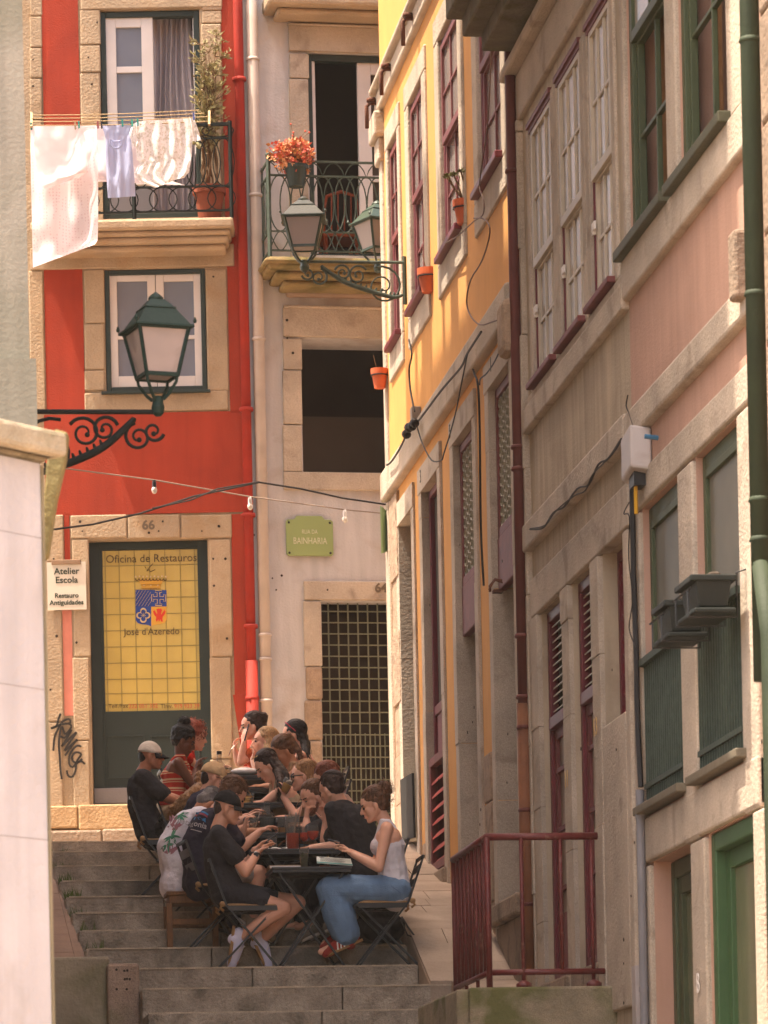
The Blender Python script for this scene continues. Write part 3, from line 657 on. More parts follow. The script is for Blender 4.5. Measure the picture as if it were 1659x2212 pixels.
# ================================================================== RED HOUSE
RH = thing('red_house', 'red plastered house number 66 with granite bands and a laundry balcony', 'house', at(325, 1800, 39.5))
def R(x, y, b=0.0): return FRED.px(x, y, b)
def rbox(m, fr, x0, x1, y0, y1, b0, b1, b=0.0):
    """box whose outer face covers the picture rectangle x0..x1, y0..y1 on the facade plane"""
    a0, c1 = fr.px(x0, (y0 + y1) / 2, b)[0], fr.px((x0 + x1) / 2, y0, b)[1]
    a1, c0 = fr.px(x1, (y0 + y1) / 2, b)[0], fr.px((x0 + x1) / 2, y1, b)[1]
    m.box(a0, a1, b0, b1, c0, c1); return a0, a1, c0, c1
def rect(fr, x0, x1, y0, y1, b=0.0):
    return (fr.px(x0, (y0 + y1) / 2, b)[0], fr.px(x1, (y0 + y1) / 2, b)[0], fr.px((x0 + x1) / 2, y1, b)[1], fr.px((x0 + x1) / 2, y0, b)[1])
oU = rect(FRED, 219, 434, 22, 470); oM = rect(FRED, 228, 445, 582, 845); oD = rect(FRED, 196, 453, 1165, 1736)
aL = FRED.px(-60, 1000)[0]
s = MB(FRED); wall_sheet(s, aL, -0.02, PLAT - 1, 19, [(*oU, .18), (*oM, .12), (*oD, .22)])
s.quad((aL, 0, 19), (-0.02, 0, 19), (-0.02, -7, 19), (aL, -7, 19)); s.build('stone_wall', GRAN2, RH, fixn=False); mass(FRED, aL, 0, 19, RH, .8, 7)
s = MB(FRED)                                   # red rendered fields, a little proud of the stone
rbox(s, FRED, 93, 172, -160, 530, -.02, .012); rbox(s, FRED, 98, 181, 583, 891, -.02, .012)
a0_, a1_, c0_, c1_ = rect(FRED, 481, 600, -160, 575); s.box(a0_, -.022, -.02, .012, c0_, c1_)
a2_, _, c2_, c3_ = rect(FRED, 494, 600, 575.5, 891); s.box(a2_, -.022, -.02, .012, c2_, c3_)
a4_, _, c4_, c5_ = rect(FRED, 97, 600, 891.5, 1109.5); s.box(a4_, -.022, -.02, .012, c4_, c5_)
a6_, _, c6_, c7_ = rect(FRED, 503, 600, 1110, 1500); s.box(a6_, -.022, -.02, .012, c6_, c7_)
s.add([(FRED.px(503, 1500)[0], .012, c6_ - .001), (-.022, .012, c6_ - .001), (-.022, .012, c6_ - .75), (FRED.px(528, 1640)[0], .012, c6_ - .75)], [(0, 1, 2, 3)])
rbox(s, FRED, 139, 151, 1110, 1216, -.02, .012); s.build('red_render', REDP, RH)
s = MB(FRED); rbox(s, FRED, 137, 157, 1318, 1546, -.02, .006); s.build('faded_stripe', PINKP, RH)
# courses of the stone
s = MB(FRED)
def stone(x0, x1, y0, y1, pr=.02):
    a_ = rect(FRED, x0, x1, y0, y1); s.box(a_[0] + .004, a_[1] - .004, -.02, pr, a_[2] + .004, a_[3] - .004)
for (x0, x1, ys) in ((173, 218, (-60, 22, 98, 158, 272, 330)), (435, 480, (-60, 24, 52, 190, 300, 466)), (64, 92, (-60, 36, 104, 170, 260, 340)), (182, 227, (582, 700, 800, 845)), (446, 493, (582, 845))):
    for ya, yb in zip(ys, ys[1:]): stone(x0, x1, ya, yb, .018 + random.uniform(0, .006))
stone(173, 480, -120, 20.5, .025); stone(182, 494, 846, 890, .024); stone(64, 97, 585, 890, .02)
for (x0, x1, ys) in ((157.5, 195, (1165, 1420, 1600, 1750)), (454, 502, (1165, 1420, 1640, 1800)), (100, 136.5, (1317, 1560, 1790)), (100, 138.5, (1112, 1215))):
    for ya, yb in zip(ys, ys[1:]): stone(x0, x1, ya, yb, .02 + random.uniform(0, .006))
stone(152, 275, 1112, 1164, .024); stone(276, 390, 1112, 1164, .027); stone(391, 502, 1112, 1164, .023)
s.build('granite_courses', GRAN2, RH, bevel=.012)
s = MB(FRED); a_ = rect(FRED, 66, 506, 532, 580)
s.box(a_[0], a_[1], -.02, .03, a_[2], a_[3]); s.build('stone_band', GRAN2, RH, bevel=.012)
s = MB(FRED); sl_ = rect(FRED, 202, 503, 473, 531, .3)
cB = sl_[2]; cT = FRED.px(350, 471, .42)[1]; bal0 = FRED.px(66, 480, .4)[0]; bal1 = FRED.px(504, 480, .4)[0]
s.box(bal0, bal1, -.02, .42, cT - .10, cT); s.box(bal0 + .03, bal1 - .03, -.02, .38, cT - .15, cT - .10); s.box(bal0 + .05, bal1 - .05, -.02, .34, cT - .21, cT - .15); s.box(bal0 + .08, bal1 - .08, -.02, .26, cT - .27, cT - .21)
s.build('balcony_slab', GRAN2, RH, bevel=.025)
# --- upper french window
f = MB(FRED); f.ring(oU[0], oU[1], -.12, -.03, oU[2], oU[3], .055); fo = f.build('window', DKGRN, RH, bevel=.006)
q = MB(FRED); q.box(oU[0] + .02, oU[1] - .02, -.75, -.70, oU[2], oU[3]); q.build('room_wall', CURT, fo)
def px_panel(fr, x0, x1, y0, y1, b0, b1, st, mats, parent, name, rails=(), muntin=.02, pane=PANEB, ax=None):
    a0, a1, c0, c1 = rect(fr, x0, x1, y0, y1, b1)
    s = MB(fr); s.ring(a0, a1, b0, b1, c0, c1, st, st * 1.4, st)
    for ry in rails:
        cc = fr.px((x0 + x1) / 2, ry, b1)[1]; s.box(a0 + st, a1 - st, b0 + .004, b1 - .004, cc - muntin, cc + muntin)
    o = s.build(name, mats, parent, bevel=.005); q = MB(fr); q.box(a0 + st * .6, a1 - st * .6, (b0 + b1) / 2 - .004, (b0 + b1) / 2, c0 + st * .6, c1 - st * .6); q.build('pane', pane, o); return o
px_panel(FRED, 228, 333, 34, 400, -.10, -.05, .11, WHT, fo, 'casement', (150,), .03)
q = MB(FRED)                                     # the far casement folded inward
a_ = rect(FRED, 418, 428, 34, 330); q.box(a_[0], a_[1], -.6, -.06, a_[2], a_[3]); q.build('casement', WHT, fo, bevel=.006)
cu = MB(FRED); n = 60; a_ = rect(FRED, 330, 420, 30, 470, -.2); V = []
for j in range(14):
    for i in range(n):
        t = i / (n - 1); z = lerp(a_[3], a_[2], j / 13)
        V.append((lerp(a_[0], a_[1], t) + .02 * math.sin(j * .4 + t * 5), -.25 + .035 * math.sin(t * 42 + .6 * math.sin(j * .5)) + .02 * math.sin(t * 17), z))
cu.add(V, [(j * n + i, j * n + i + 1, (j + 1) * n + i + 1, (j + 1) * n + i) for j in range(13) for i in range(n - 1)])
cu.build('curtain', CURT, fo, smooth=True, fixn=False)
# --- middle window
f = MB(FRED); f.ring(oM[0], oM[1], -.10, .0, oM[2], oM[3], .045); fo = f.build('window', DKGRN, RH, bevel=.006)
q = MB(FRED); a_ = rect(FRED, 220, 455, 846, 852); q.box(a_[0], a_[1], -.1, .07, a_[2], a_[3]); q.build('sill', DKGRN, fo, bevel=.004)
px_panel(FRED, 237, 337, 590, 836, -.08, -.03, .075, WHT, fo, 'casement', (728,), .018)
px_panel(FRED, 338.5, 437, 590, 836, -.08, -.03, .075, WHT, fo, 'casement', (728,), .018)
# --- the workshop door
f = MB(FRED); cS = FRED.px(300, 1699)[1]; a_ = oD
px = lambda x, y, b=-.12: FRED.px(x, y, b)
f.ring(a_[0], a_[1], -.2, -.12, cS, a_[3], .10, .02, .07)
gl = rect(FRED, 224, 435, 1187, 1535, -.12)
f.box(a_[0] + .10, gl[0], -.2, -.13, cS + .02, a_[3] - .07); f.box(gl[1], a_[1] - .10, -.2, -.13, cS + .02, a_[3] - .07)
f.box(gl[0], gl[1], -.2, -.13, cS + .02, gl[2]); f.box(gl[0], gl[1], -.2, -.13, gl[3], a_[3] - .07)
DO = f.build('door', DOORG, RH, bevel=.006)
for (x0, x1) in ((230, 313), (325, 432)):
    q = MB(FRED); z_ = rect(FRED, x0, x1, 1588, 1682, -.12); q.ring(z_[0], z_[1], -.132, -.118, z_[2], z_[3], .015); q.build('raised_panel', DOORG, DO, bevel=.004)
YPAN = mat('yellow_sign_glass', 'BCA452', .25, .08, 3, 0, spec=.6, streak=.03)
q = MB(FRED); q.box(gl[0], gl[1], -.17, -.15, gl[2], gl[3]); GO = q.build('sign_glass', YPAN, DO)
q = MB(FRED); GRID = mat('grid_line', '8A7C40', .5, 0, bump=0)
for x in (231, 261, 294, 327, 360, 393, 424): X = px(x + (0 if x > 0 else 0), 1400, -.15)[0]; q.box(X - .004, X + .004, -.15, -.146, gl[2], gl[3])
for y in (1221, 1256, 1291, 1326, 1361, 1396, 1431, 1466, 1497, 1521): C = px(330, y + (0), -.15)[1]; q.box(gl[0], gl[1], -.15, -.1465, C - .004, C + .004)
q.build('grid_lines', GRID, GO)
q = MB(FRED); z_ = rect(FRED, 203, 455, 1701, 1735, -.1); q.box(oD[0] + .002, oD[1] - .002, -.2, -.06, z_[2], z_[3]); q.build('doorstep', mat('blue_grey_step', '6E6A6C', .7, .08, 4, .1), RH, bevel=.008)
TXT = mat('brown_lettering', '5A4A28', .6, 0, bump=0); TXR = mat('red_lettering', 'C05838', .6, 0, bump=0)
def rtext(s_, x, y, size, m, b=-.144, align='CENTER', par=None, sx=1.0, nm='lettering', fr=FRED, bold=0):
    a, c = fr.px(x, y, b); return text(s_, size, fr, a, b, c, m, nm, par or GO, align, sx, .001, bold)
rtext('Oficina de Restauros', 327, 1214, .107, TXT, sx=.96)
rtext("José d'Azeredo", 328, 1371, .094, TXT, sx=.92)
rtext('Telf./Fax', 234, 1530, .058, TXT, align='LEFT', sx=.95); rtext('222 051 332', 278, 1530, .058, TXR, align='LEFT', sx=.95)
rtext('.', 339, 1530, .05, TXT); rtext('Tlmv.', 347, 1530, .058, TXT, align='LEFT', sx=.9); rtext('919 933 391', 376, 1530, .058, TXR, align='LEFT', sx=.92)
# crest
BLU = mat('crest_blue', '24408A', .6, 0, bump=0); CREM = mat('crest_cream', 'C8B080', .6, 0, bump=0); CRED = mat('crest_red', 'C83A24', .6, 0, bump=0); CGLD = mat('crest_gold', 'C89838', .6, 0, bump=0); CBR = mat('crest_brown', '4A3A1E', .6, 0, bump=0)
def g3(x, y, b=-.1445):                        # crest coordinates: zoomed crest picture -> facade
    X = 207.4 + x * .1757; Y = 1179.4 + y * .1757; a, c = FRED.px(X, Y, b); return (a, b, c)
q = MB(FRED); q.prism([g3(486, 538), g3(678, 540), g3(678, 745), g3(486, 745)], (0, -.004, 0)); q.prism([g3(678, 540), g3(866, 542), g3(866, 742), g3(678, 745)], (0, -.0045, 0)); q.prism([g3(486, 746), g3(677, 746), g3(678, 988), g3(640, 970), g3(560, 962), g3(510, 945), g3(488, 910)], (0, -.0042, 0))
CO = q.build('crest_shield', BLU, GO)
q = MB(FRED); q.prism([g3(679, 746), g3(866, 744), g3(868, 905), g3(845, 940), g3(790, 958), g3(710, 970), g3(679, 986)], (0, -.004, 0)); q.build('crest_quarter', CGLD, CO)
q = MB(FRED)
for k in range(-3, 6):
    x0, y0, x1, y1 = 486 + k * 38, 740, 486 + k * 38 + 125, 545
    def cl(xa, ya, xb, yb):
        ts = [0.0, 1.0]; lo, hi = 488, 674
        if xb == xa: return None
        t0 = (lo - xa) / (xb - xa); t1 = (hi - xa) / (xb - xa); a, b = max(0, min(t0, t1)), min(1, max(t0, t1))
        return None if a >= b - .02 else ((lerp(xa, xb, a), lerp(ya, yb, a)), (lerp(xa, xb, b), lerp(ya, yb, b)))
    r_ = cl(x0, y0, x1, y1)
    if r_: q.bar(g3(*r_[0], -.143), g3(*r_[1], -.143), .008, .002)
cr_ = [(728, 548), (808, 548), (808, 572), (784, 572), (784, 622), (832, 622), (832, 598), (856, 598), (856, 682), (832, 682), (832, 656), (786, 656), (786, 712), (810, 712), (810, 732), (730, 732), (730, 712), (754, 712), (754, 656), (708, 656), (708, 680), (684, 680), (684, 596), (708, 596), (708, 622), (752, 622), (752, 572), (728, 572)]
q.tube([g3(x, y, -.143) for x, y in cr_], .0035, 4, closed=True)
for (dx, dy) in ((0, -48), (0, 48), (-44, 0), (44, 0)):
    pts = []
    for k in range(13):
        an = math.radians(-130 + 260 * k / 12) + math.atan2(dy, dx); pts.append(g3(582 + dx + 34 * math.cos(an), 853 + dy + 34 * math.sin(an), -.143))
    q.tube(pts, [.002 + .006 * math.sin(math.pi * k / 12) for k in range(13)], 4)
for k in range(8): an = k * math.pi / 4; q.bar(g3(582, 853, -.142), g3(582 + 32 * math.cos(an), 853 + 32 * math.sin(an), -.142), .006, .002)
q.build('crest_ornaments', CREM, CO)
q = MB(FRED); q.prism([g3(x, y, -.142) for x, y in ((750, 800), (740, 780), (760, 770), (800, 770), (812, 785), (800, 830), (820, 860), (815, 900), (822, 930), (800, 930), (790, 900), (775, 935), (765, 900), (745, 935), (735, 905), (742, 870), (735, 850), (752, 830))], (0, -.002, 0))
for sx_ in (-1, 1):
    q.prism([g3(778 + sx_ * x, y, -.142) for x, y in ((26, 850), (40, 820), (70, 775), (64, 800), (78, 800), (70, 830), (60, 850), (40, 870))], (0, -.002, 0))
q.build('crest_eagle', CRED, CO)
q = MB(FRED)                                    # coronet
q.prism([g3(x, y, -.144) for x, y in ((560, 530), (790, 530), (795, 480), (830, 410), (520, 410), (556, 480))], (0, -.002, 0)); q.build('coronet', CGLD, CO)
q = MB(FRED)
for k in range(9):
    x = 505 + k * 43; q.tube([g3(x - 20, 400, -.141), g3(x - 10, 425, -.141), g3(x + 10, 425, -.141), g3(x + 22, 400, -.141)], .004, 4)
q.bar(g3(556, 478, -.141), g3(796, 478, -.141), .006, .002); q.bar(g3(560, 522, -.141), g3(792, 522, -.141), .008, .002)
q.tube([g3(600, 250, -.141), g3(625, 300, -.141), g3(700, 215, -.141)], .003, 4); q.tube([g3(625, 310, -.141), g3(650, 290, -.141), g3(660, 320, -.141), g3(730, 290, -.141)], .003, 4)
q.build('coronet_outline', CBR, CO)
q = MB(FRED)
for k in range(9): q.ell(g3(490 + k * 46, 378 - (6 if k % 2 else 0), -.141), (.009, .003, .009), seg=8, rings=5)
for k in range(3): q.ell(g3(590 + k * 85, 484, -.140), (.009, .002, .006), seg=8, rings=5)
q.build('coronet_pearls', CREM, CO)
# house number 66 and white notice
text('66', .12, FRED, FRED.px(321, 1144)[0], .027, FRED.px(321, 1144)[1], mat('carved_number', '6A5C4C', .9, 0, bump=0), 'house_number', RH, bold=.004)
nb = MB(FRED); z_ = rect(FRED, 102, 186, 1214, 1317, .05); nb.box(z_[0], z_[1], .035, .05, z_[2], z_[3])
NB = tag(nb.build('notice_board', mat('notice_white', 'D0C8B8', .6, .03, 3, 0)), 'white notice reading Atelier Escola on the granite beside the red house door', 'sign')
q = MB(FRED); z_ = rect(FRED, 111, 174, 1209, 1219, .06); q.box(z_[0], z_[1], .0, .065, z_[2], z_[3]); q.build('clamp', mat('clamp_brown', '8A7058', .6, .1, 6, 0), NB, bevel=.005)
for (s_, y, sz) in (('Atelier', 1240, .085), ('Escola', 1259, .085), ('Restauro', 1291, .062), ('Antiguidades', 1306, .062)):
    a, c = FRED.px(144, y, .05); text(s_, sz, FRED, a, .051, c, INK, 'lettering', NB, bold=.0015)
# plinth and base course
s = MB(FRED)
for (x0, x1, y0, y1, pr) in ((60, 168, 1741, 1789, .07), (169, 320, 1737, 1791, .085), (321, 470, 1742, 1795, .07), (471, 545, 1744, 1800, .07)):
    z_ = rect(FRED, x0, x1, y0, y1, pr); s.box(z_[0] + .003, min(z_[1] - .003, -.03), -.1, pr, z_[2], z_[3])
s.box(aL, -.03, -.1, .06, PLAT - .5, FRED.px(300, 1791)[1]); s.build('plinth', mat('cream_granite', 'B89A74', .9, .14, 3, .5, 40, speck=.14, stain='8A6A48', samt=.35), RH, bevel=.015)  # plinth in cream toned granite
s = MB(FRED); zt = FRED.px(250, 1789, .5)[1]
for k in range(6): s.box(-4.4 + k * .75, -4.4 + k * .75 + .745, -.1, .5 + random.uniform(-.01, .01), PLAT - .5, zt + random.uniform(-.012, .0))
tag(s.build('kerb_stones', GRAND, bevel=.02), 'dark granite kerb stones along the foot of the red house', 'kerb')
# graffiti on the stone
gf = MB(FRED)
def strokes(m, ls, b=.03, r=.012):
    for l in ls:
        P = []
        for (x, y) in l: a, c = FRED.px(x * .3515, 1101.6 + y * .3515, b); P.append((a, b, c))
        Q = [Vector(P[0])]
        for i in range(len(P) - 1):
            p0, p1, p2, p3 = [Vector(P[max(0, min(len(P) - 1, i + d))]) for d in (-1, 0, 1, 2)]
            for t in (.33, .66, 1.0): Q.append(.5 * ((2 * p1) + (p2 - p0) * t + (2 * p0 - 5 * p1 + 4 * p2 - p3) * t * t + (3 * p1 - p0 - 3 * p2 + p3) * t ** 3))
        for i in range(len(Q) - 1):
            if (Q[i + 1] - Q[i]).length < .004: continue
            m.bar(tuple(Q[i]), tuple(Q[i + 1]), r * 1.6, .003, up=tuple(FRED.out))
strokes(gf, [[(372, 1252), (358, 1290), (345, 1330), (312, 1342), (380, 1318), (430, 1310), (425, 1285), (385, 1300), (355, 1350), (335, 1400), (328, 1480)],
             [(415, 1310), (440, 1330), (400, 1380), (380, 1330), (362, 1420), (366, 1500), (372, 1600), (380, 1655)],
             [(372, 1390), (400, 1400), (440, 1350), (395, 1430), (382, 1450), (470, 1365), (420, 1440), (398, 1480), (475, 1410), (440, 1450), (400, 1510)],
             [(500, 1455), (470, 1450), (430, 1500), (425, 1560), (450, 1580), (480, 1530), (500, 1500), (462, 1490), (440, 1530), (470, 1555), (505, 1530)],
             [(410, 1600), (420, 1635), (445, 1640), (465, 1600), (470, 1560), (500, 1545), (522, 1562)]])
gf.build('graffiti', mat('graffiti_paint', '2A2622', .6, 0, bump=0), RH)
# --- red balcony railing
rl = MB(FRED); ra0, ra1 = FRED.px(214, 400, .38)[0], FRED.px(499, 400, .38)[0]; rc0 = cT; rc1 = FRED.px(300, 272, .38)[1]
ra0 = bal0 + .06
rl.bar((ra0, .38, rc1), (ra1, .38, rc1), .03, .03); rl.bar((ra1, .38, rc1), (ra1, .02, rc1), .03, .03)
for z in (.07, .30): rl.bar((ra0, .38, rc0 + z), (ra1, .38, rc0 + z), .018, .018)
rl.bar((ra0, .38, rc1 - .13), (ra1, .38, rc1 - .13), .016, .016)
for a in (ra0, ra1, lerp(ra0, ra1, .5)): rl.bar((a, .38, rc0), (a, .38, rc1 + .03), .028, .028)
def ovals(m, a0, a1, b, z0, z1, wd, n, r=.006, seg=18):
    for k in range(n):
        c = lerp(a0, a1, (k + .5) / n); m.tube([(c + wd / 2 * math.cos(2 * math.pi * i / seg), b, (z0 + z1) / 2 + (z1 - z0) / 2 * math.sin(2 * math.pi * i / seg)) for i in range(seg)], r, 5, closed=True)
ovals(rl, ra0, ra1, .38, rc0 + .30, rc1 - .13, .20, 14); ovals(rl, ra0, ra1, .38, rc0 + .07, rc0 + .30, .26, 10); ovals(rl, ra0, ra1, .38, rc1 - .12, rc1, .30, 8)
for k in range(3):
    b_ = .1 + k * .09; rl.tube([(ra1, b_, rc0), (ra1, b_ + .03, rc0 + .3), (ra1, b_ - .03, rc0 + .6), (ra1, b_, rc1)], .006, 5)
rl.build('balcony_railing', IRON, RH)
# ================================================================== red and white drainpipes
dp = thing('red_drainpipe', 'bright red drainpipe at the right edge of the red house', 'drainpipe', FRED.p(-.1, .08, PLAT))
s = MB(FRED); pt = lambda x, y, b=.07: (FRED.px(x, y, b)[0], b, FRED.px(x, y, b)[1])
xa = FRED.px(528, 700, .07)[0]; s.tube([(xa, .07, 19), (xa, .07, FRED.px(530, 1445)[1])], .046, 14); s.build('pipe', PIPERED, dp, smooth=True)
s = MB(FRED); s.tube([(xa, .07, FRED.px(530, 1430)[1]), (xa, .07, PLAT)], .060, 14); s.build('lower_pipe', PIPERED, dp, smooth=True)
for y in (1120, 892, 1360, 1515, 180): s = MB(FRED); s.lathe([(.066, 0), (.07, .012), (.066, .035)], (xa, .07, FRED.px(530, y)[1]), (0, 0, 1), 14); s.build('collar', PIPERED, dp, smooth=True)
dp = thing('white_drainpipe', 'dirty white drainpipe on the left edge of the white house', 'drainpipe', FWH.p(.12, .08, PLAT))
WX = lambda x, y, b=0.0: FWH.px(x, y, b)
xb = WX(562, 900, .07)[0]
s = MB(FWH); s.tube([(xb, .07, 18), (xb, .07, PLAT)], .055, 14); s.build('pipe', PIPEW, dp, smooth=True)
for y in (137, 430, 740, 1378, 1430, 1520): s = MB(FWH); s.lathe([(.064, 0), (.068, .012), (.064, .03)], (xb, .07, WX(562, y)[1]), (0, 0, 1), 14); s.build('collar', PIPEW, dp, smooth=True)
# ================================================================== WHITE HOUSE
WH = thing('white_house', 'off white house number 64 with an iron oval balcony and a barred gate', 'house', at(700, 1800, 39.7))
wU = rect(FWH, 668, 900, 118, 552); wM = rect(FWH, 653, 900, 733, 1021); wD = rect(FWH, 696, 900, 1300, 1790)
aR = 3.2; lim = 1.55
wU = (wU[0], min(wU[1], lim), wU[2], wU[3]); wM = (wM[0], min(wM[1], lim + .1), wM[2], wM[3]); wD = (wD[0], wD[0] + 1.05, PLAT, wD[3])
s = MB(FWH); wall_sheet(s, 0.0, aR, PLAT - .5, 18, [(*wU, .16), (*wM, .5), (*wD, .2)]); s.quad((0, 0, 18), (aR, 0, 18), (aR, -7, 18), (0, -7, 18)); s.quad((aR, 0, 3), (aR, -7, 3), (aR, -7, 18), (aR, 0, 18)); s.build('wall', WHITEP, WH, fixn=False); mass(FWH, 0, aR, 18, WH, 1.6, 7)
s = MB(FWH)
def wst(x0, x1, y0, y1, pr=.03, xr=None):
    z_ = rect(FWH, x0, x1, y0, y1); a1 = z_[1] if xr is None else xr; s.box(z_[0] + .003, a1 - .003, -.02, pr, z_[2] + .003, z_[3] - .003)
R1 = wU[1] + .25
wst(622, 900, 60, 116, .04, R1); wst(620, 905, 56, 62, .06, R1)
for ya, yb in ((117, 171), (172, 330), (331, 375), (376, 560)): wst(624, 667, ya, yb, .03 + random.uniform(0, .008))
R2 = wM[1] + .25
wst(610, 900, 668, 731, .035, R2); wst(610, 900, 663, 671, .06, R2)
for ya, yb in ((732, 800), (801, 918), (919, 1020)): wst(610, 652, ya, yb, .028 + random.uniform(0, .008))
wst(611, 900, 1021, 1061, .035, R2)
R3 = wD[1] + .22
wst(655, 900, 1256, 1298, .03, R3); wst(655, 695, 1299, 1440, .028)
s.box(wD[1], wD[1] + .2, -.02, .03, PLAT, wD[3]); s.box(wU[1], wU[1] + .2, -.02, .03, wU[2], wU[3]); s.box(wM[1], wM[1] + .2, -.02, .03, wM[2], wM[3])
s.build('granite_surrounds', GRAN, WH, bevel=.015)
s = MB(FWH)
for (ya, yb) in ((1440, 1512), (1513, 1600), (1601, 1690), (1691, 1800)):
    z_ = rect(FWH, 657 + random.uniform(-2, 4), 696, ya, yb); s.box(z_[0], z_[1], -.02, .03 + random.uniform(0, .015), z_[2], z_[3])
s.build('rough_jamb', ROUGH, WH, bevel=.03)
s = MB(FWH); z_ = rect(FWH, 580, 900, -20, 12, .4); s.box(z_[0], 1.9, -.02, .42, z_[2], z_[3]); s.box(z_[0] + .1, 1.85, -.02, .3, z_[2] - .06, z_[2]); s.build('upper_balcony_slab', GRAN2, WH, bevel=.03)
# balcony slab, mossy
s = MB(FWH); zb0 = WX(700, 556, .5)[1]; bl = WX(580, 580, .5)[0]
s.box(bl, 1.9, -.02, .52, zb0 - .11, zb0); s.box(bl - .04, 1.92, -.02, .56, zb0 - .07, zb0 - .02); s.box(bl + .08, 1.85, -.02, .42, zb0 - .17, zb0 - .11); s.box(bl + .17, 1.8, -.02, .3, zb0 - .23, zb0 - .17)
s.build('balcony_slab', mat('mossy_slab', '86744E', .95, .2, 4, .5, 30, speck=.15, stain='4A4A20', samt=.6, sscale=3, sthr=.52), WH, bevel=.03)
s = MB(FWH); z_ = rect(FWH, 620, 850, 606, 640, .1); s.box(z_[0], 1.7, -.02, .03, z_[2], z_[3]); s.build('stained_band', mat('stained_plaster', 'A89484', .9, .12, 3, .2, stain='8A7460', samt=.5, sscale=2.5), WH, bevel=.03)
# upper opening: green frame, one white door leaf, dark room
f = MB(FWH); f.ring(wU[0], wU[1], -.14, -.04, wU[2], wU[3], .05, .02, .06); fo = f.build('window', DKGRN, WH, bevel=.005)
q = MB(FWH); q.box(wU[0] + .05, wU[0] + .08, -.5, -.06, wU[2], wU[3] - .06); q.build('door_edge', WHT, fo)
z_ = rect(FWH, 774, 850, 134, 548, -.1); q = MB(FWH); q.ring(z_[0], z_[0] + .5, -.12, -.07, z_[2], z_[3], .13, .25, .13)
for y in (375, 515 - 10): pass
for y in (258, 386): c = WX(790, y, -.08)[1]; q.box(z_[0] + .13, z_[0] + .37, -.115, -.075, c - .03, c + .03)
c = WX(790, 430, -.08)[1]; q.box(z_[0] + .13, z_[0] + .37, -.115, -.075, z_[2] + .25, c - .25)
lf = q.build('door_leaf', WHT, fo, bevel=.005); q = MB(FWH); q.box(z_[0] + .12, z_[0] + .38, -.1, -.095, z_[2] + .2, z_[3] - .12); q.build('pane', BLACKI, lf)
# lower opening room
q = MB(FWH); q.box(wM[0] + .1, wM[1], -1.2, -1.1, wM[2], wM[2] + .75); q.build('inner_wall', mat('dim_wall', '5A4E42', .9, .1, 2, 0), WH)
# balcony railing with ovals
rl = MB(FWH); rb = .48; z1 = WX(700, 381, rb)[1]; z2 = WX(700, 352, rb)[1]; zl = WX(700, 543, rb)[1]; L0 = bl + .02; L1 = 1.86
for a_, b_ in (((L0, rb), (L1, rb)), ((L0, rb), (L0, .02))):
    rl.bar((a_[0], a_[1], z2 + .01), (b_[0], b_[1], z2 + .01), .02, .02); rl.bar((a_[0], a_[1], z1), (b_[0], b_[1], z1), .018, .018)
    rl.bar((a_[0], a_[1], zl), (b_[0], b_[1], zl), .016, .016); rl.bar((a_[0], a_[1], zl + .18), (b_[0], b_[1], zl + .18), .014, .014)
rl.bar((L0, rb, zb0), (L0, rb, z2 + .05), .03, .03); rl.ell((L0, rb, z2 + .06), .028); rl.bar((L0, .03, zb0), (L0, .03, z2 + .05), .03, .03)
nO = 8; dO = (L1 - L0) / nO
for k in range(nO):
    c = L0 + (k + .5) * dO
    for off in (0, .5):
        rl.tube([(c + off * dO + dO * .5 * .98 * math.cos(2 * math.pi * i / 20), rb, (zl + .18 + z1) / 2 + (z1 - zl - .18) / 2 * math.sin(2 * math.pi * i / 20)) for i in range(20)], .007, 5, closed=True) if c + off * dO + dO * .5 < L1 + .02 else None
    rl.tube([(c - dO * .5 + dO * i / 8, rb, z1 + (z2 - z1) * abs(math.cos(math.pi * i / 8)) ** .7) for i in range(9)], .006, 5)
    rl.tube([(c - dO * .5 + dO * i / 8, rb, zl + .18 * (1 - math.sin(math.pi * i / 8))) for i in range(9)], .006, 5); rl.tube([(c - dO * .5 + dO * i / 8, rb, zl + .18 * math.sin(math.pi * i / 8)) for i in range(9)], .006, 5)
for k in range(3):
    b0 = .08 + k * .14; c = b0 + .03
    rl.tube([(L0, c + .08 * math.cos(2 * math.pi * i / 16), (zl + .18 + z1) / 2 + (z1 - zl - .18) / 2 * math.sin(2 * math.pi * i / 16)) for i in range(16)], .007, 5, closed=True)
rl.build('balcony_railing', IRONG, WH)
# gate with grille
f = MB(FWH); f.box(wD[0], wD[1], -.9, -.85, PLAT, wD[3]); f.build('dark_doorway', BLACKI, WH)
GRM = mat('gate_green_paint', '6C6C56', .5, .15, 8, .1, spec=.4)
g_ = MB(FWH); cbot = PLAT; step_ = (WX(700, 1330)[1] - WX(700, 1700)[1]) / 11.2
nC = 11; stx = (wD[1] - wD[0]) / nC
for k in range(nC + 1): x = wD[0] + k * stx; g_.bar((x, -.10, cbot), (x, -.10, wD[3]), .011, .011)
z = wD[3] - .08; rows = 0
while z > cbot:
    g_.bar((wD[0], -.088, z), (wD[1], -.088, z), .011, .011); z -= .107; rows += 1
zz2 = WX(760, 1581)[1]
for k in range(nC): x = wD[0] + (k + .5) * stx; g_.bar((x, -.10, cbot), (x, -.10, zz2), .008, .008)
g_.build('barred_gate', GRM, WH)
text('64', .12, FWH, WX(822, 1280)[0], .034, WX(822, 1280)[1], mat('carved_number', '6A5C4C', .9, 0, bump=0), 'house_number', WH, bold=.004)
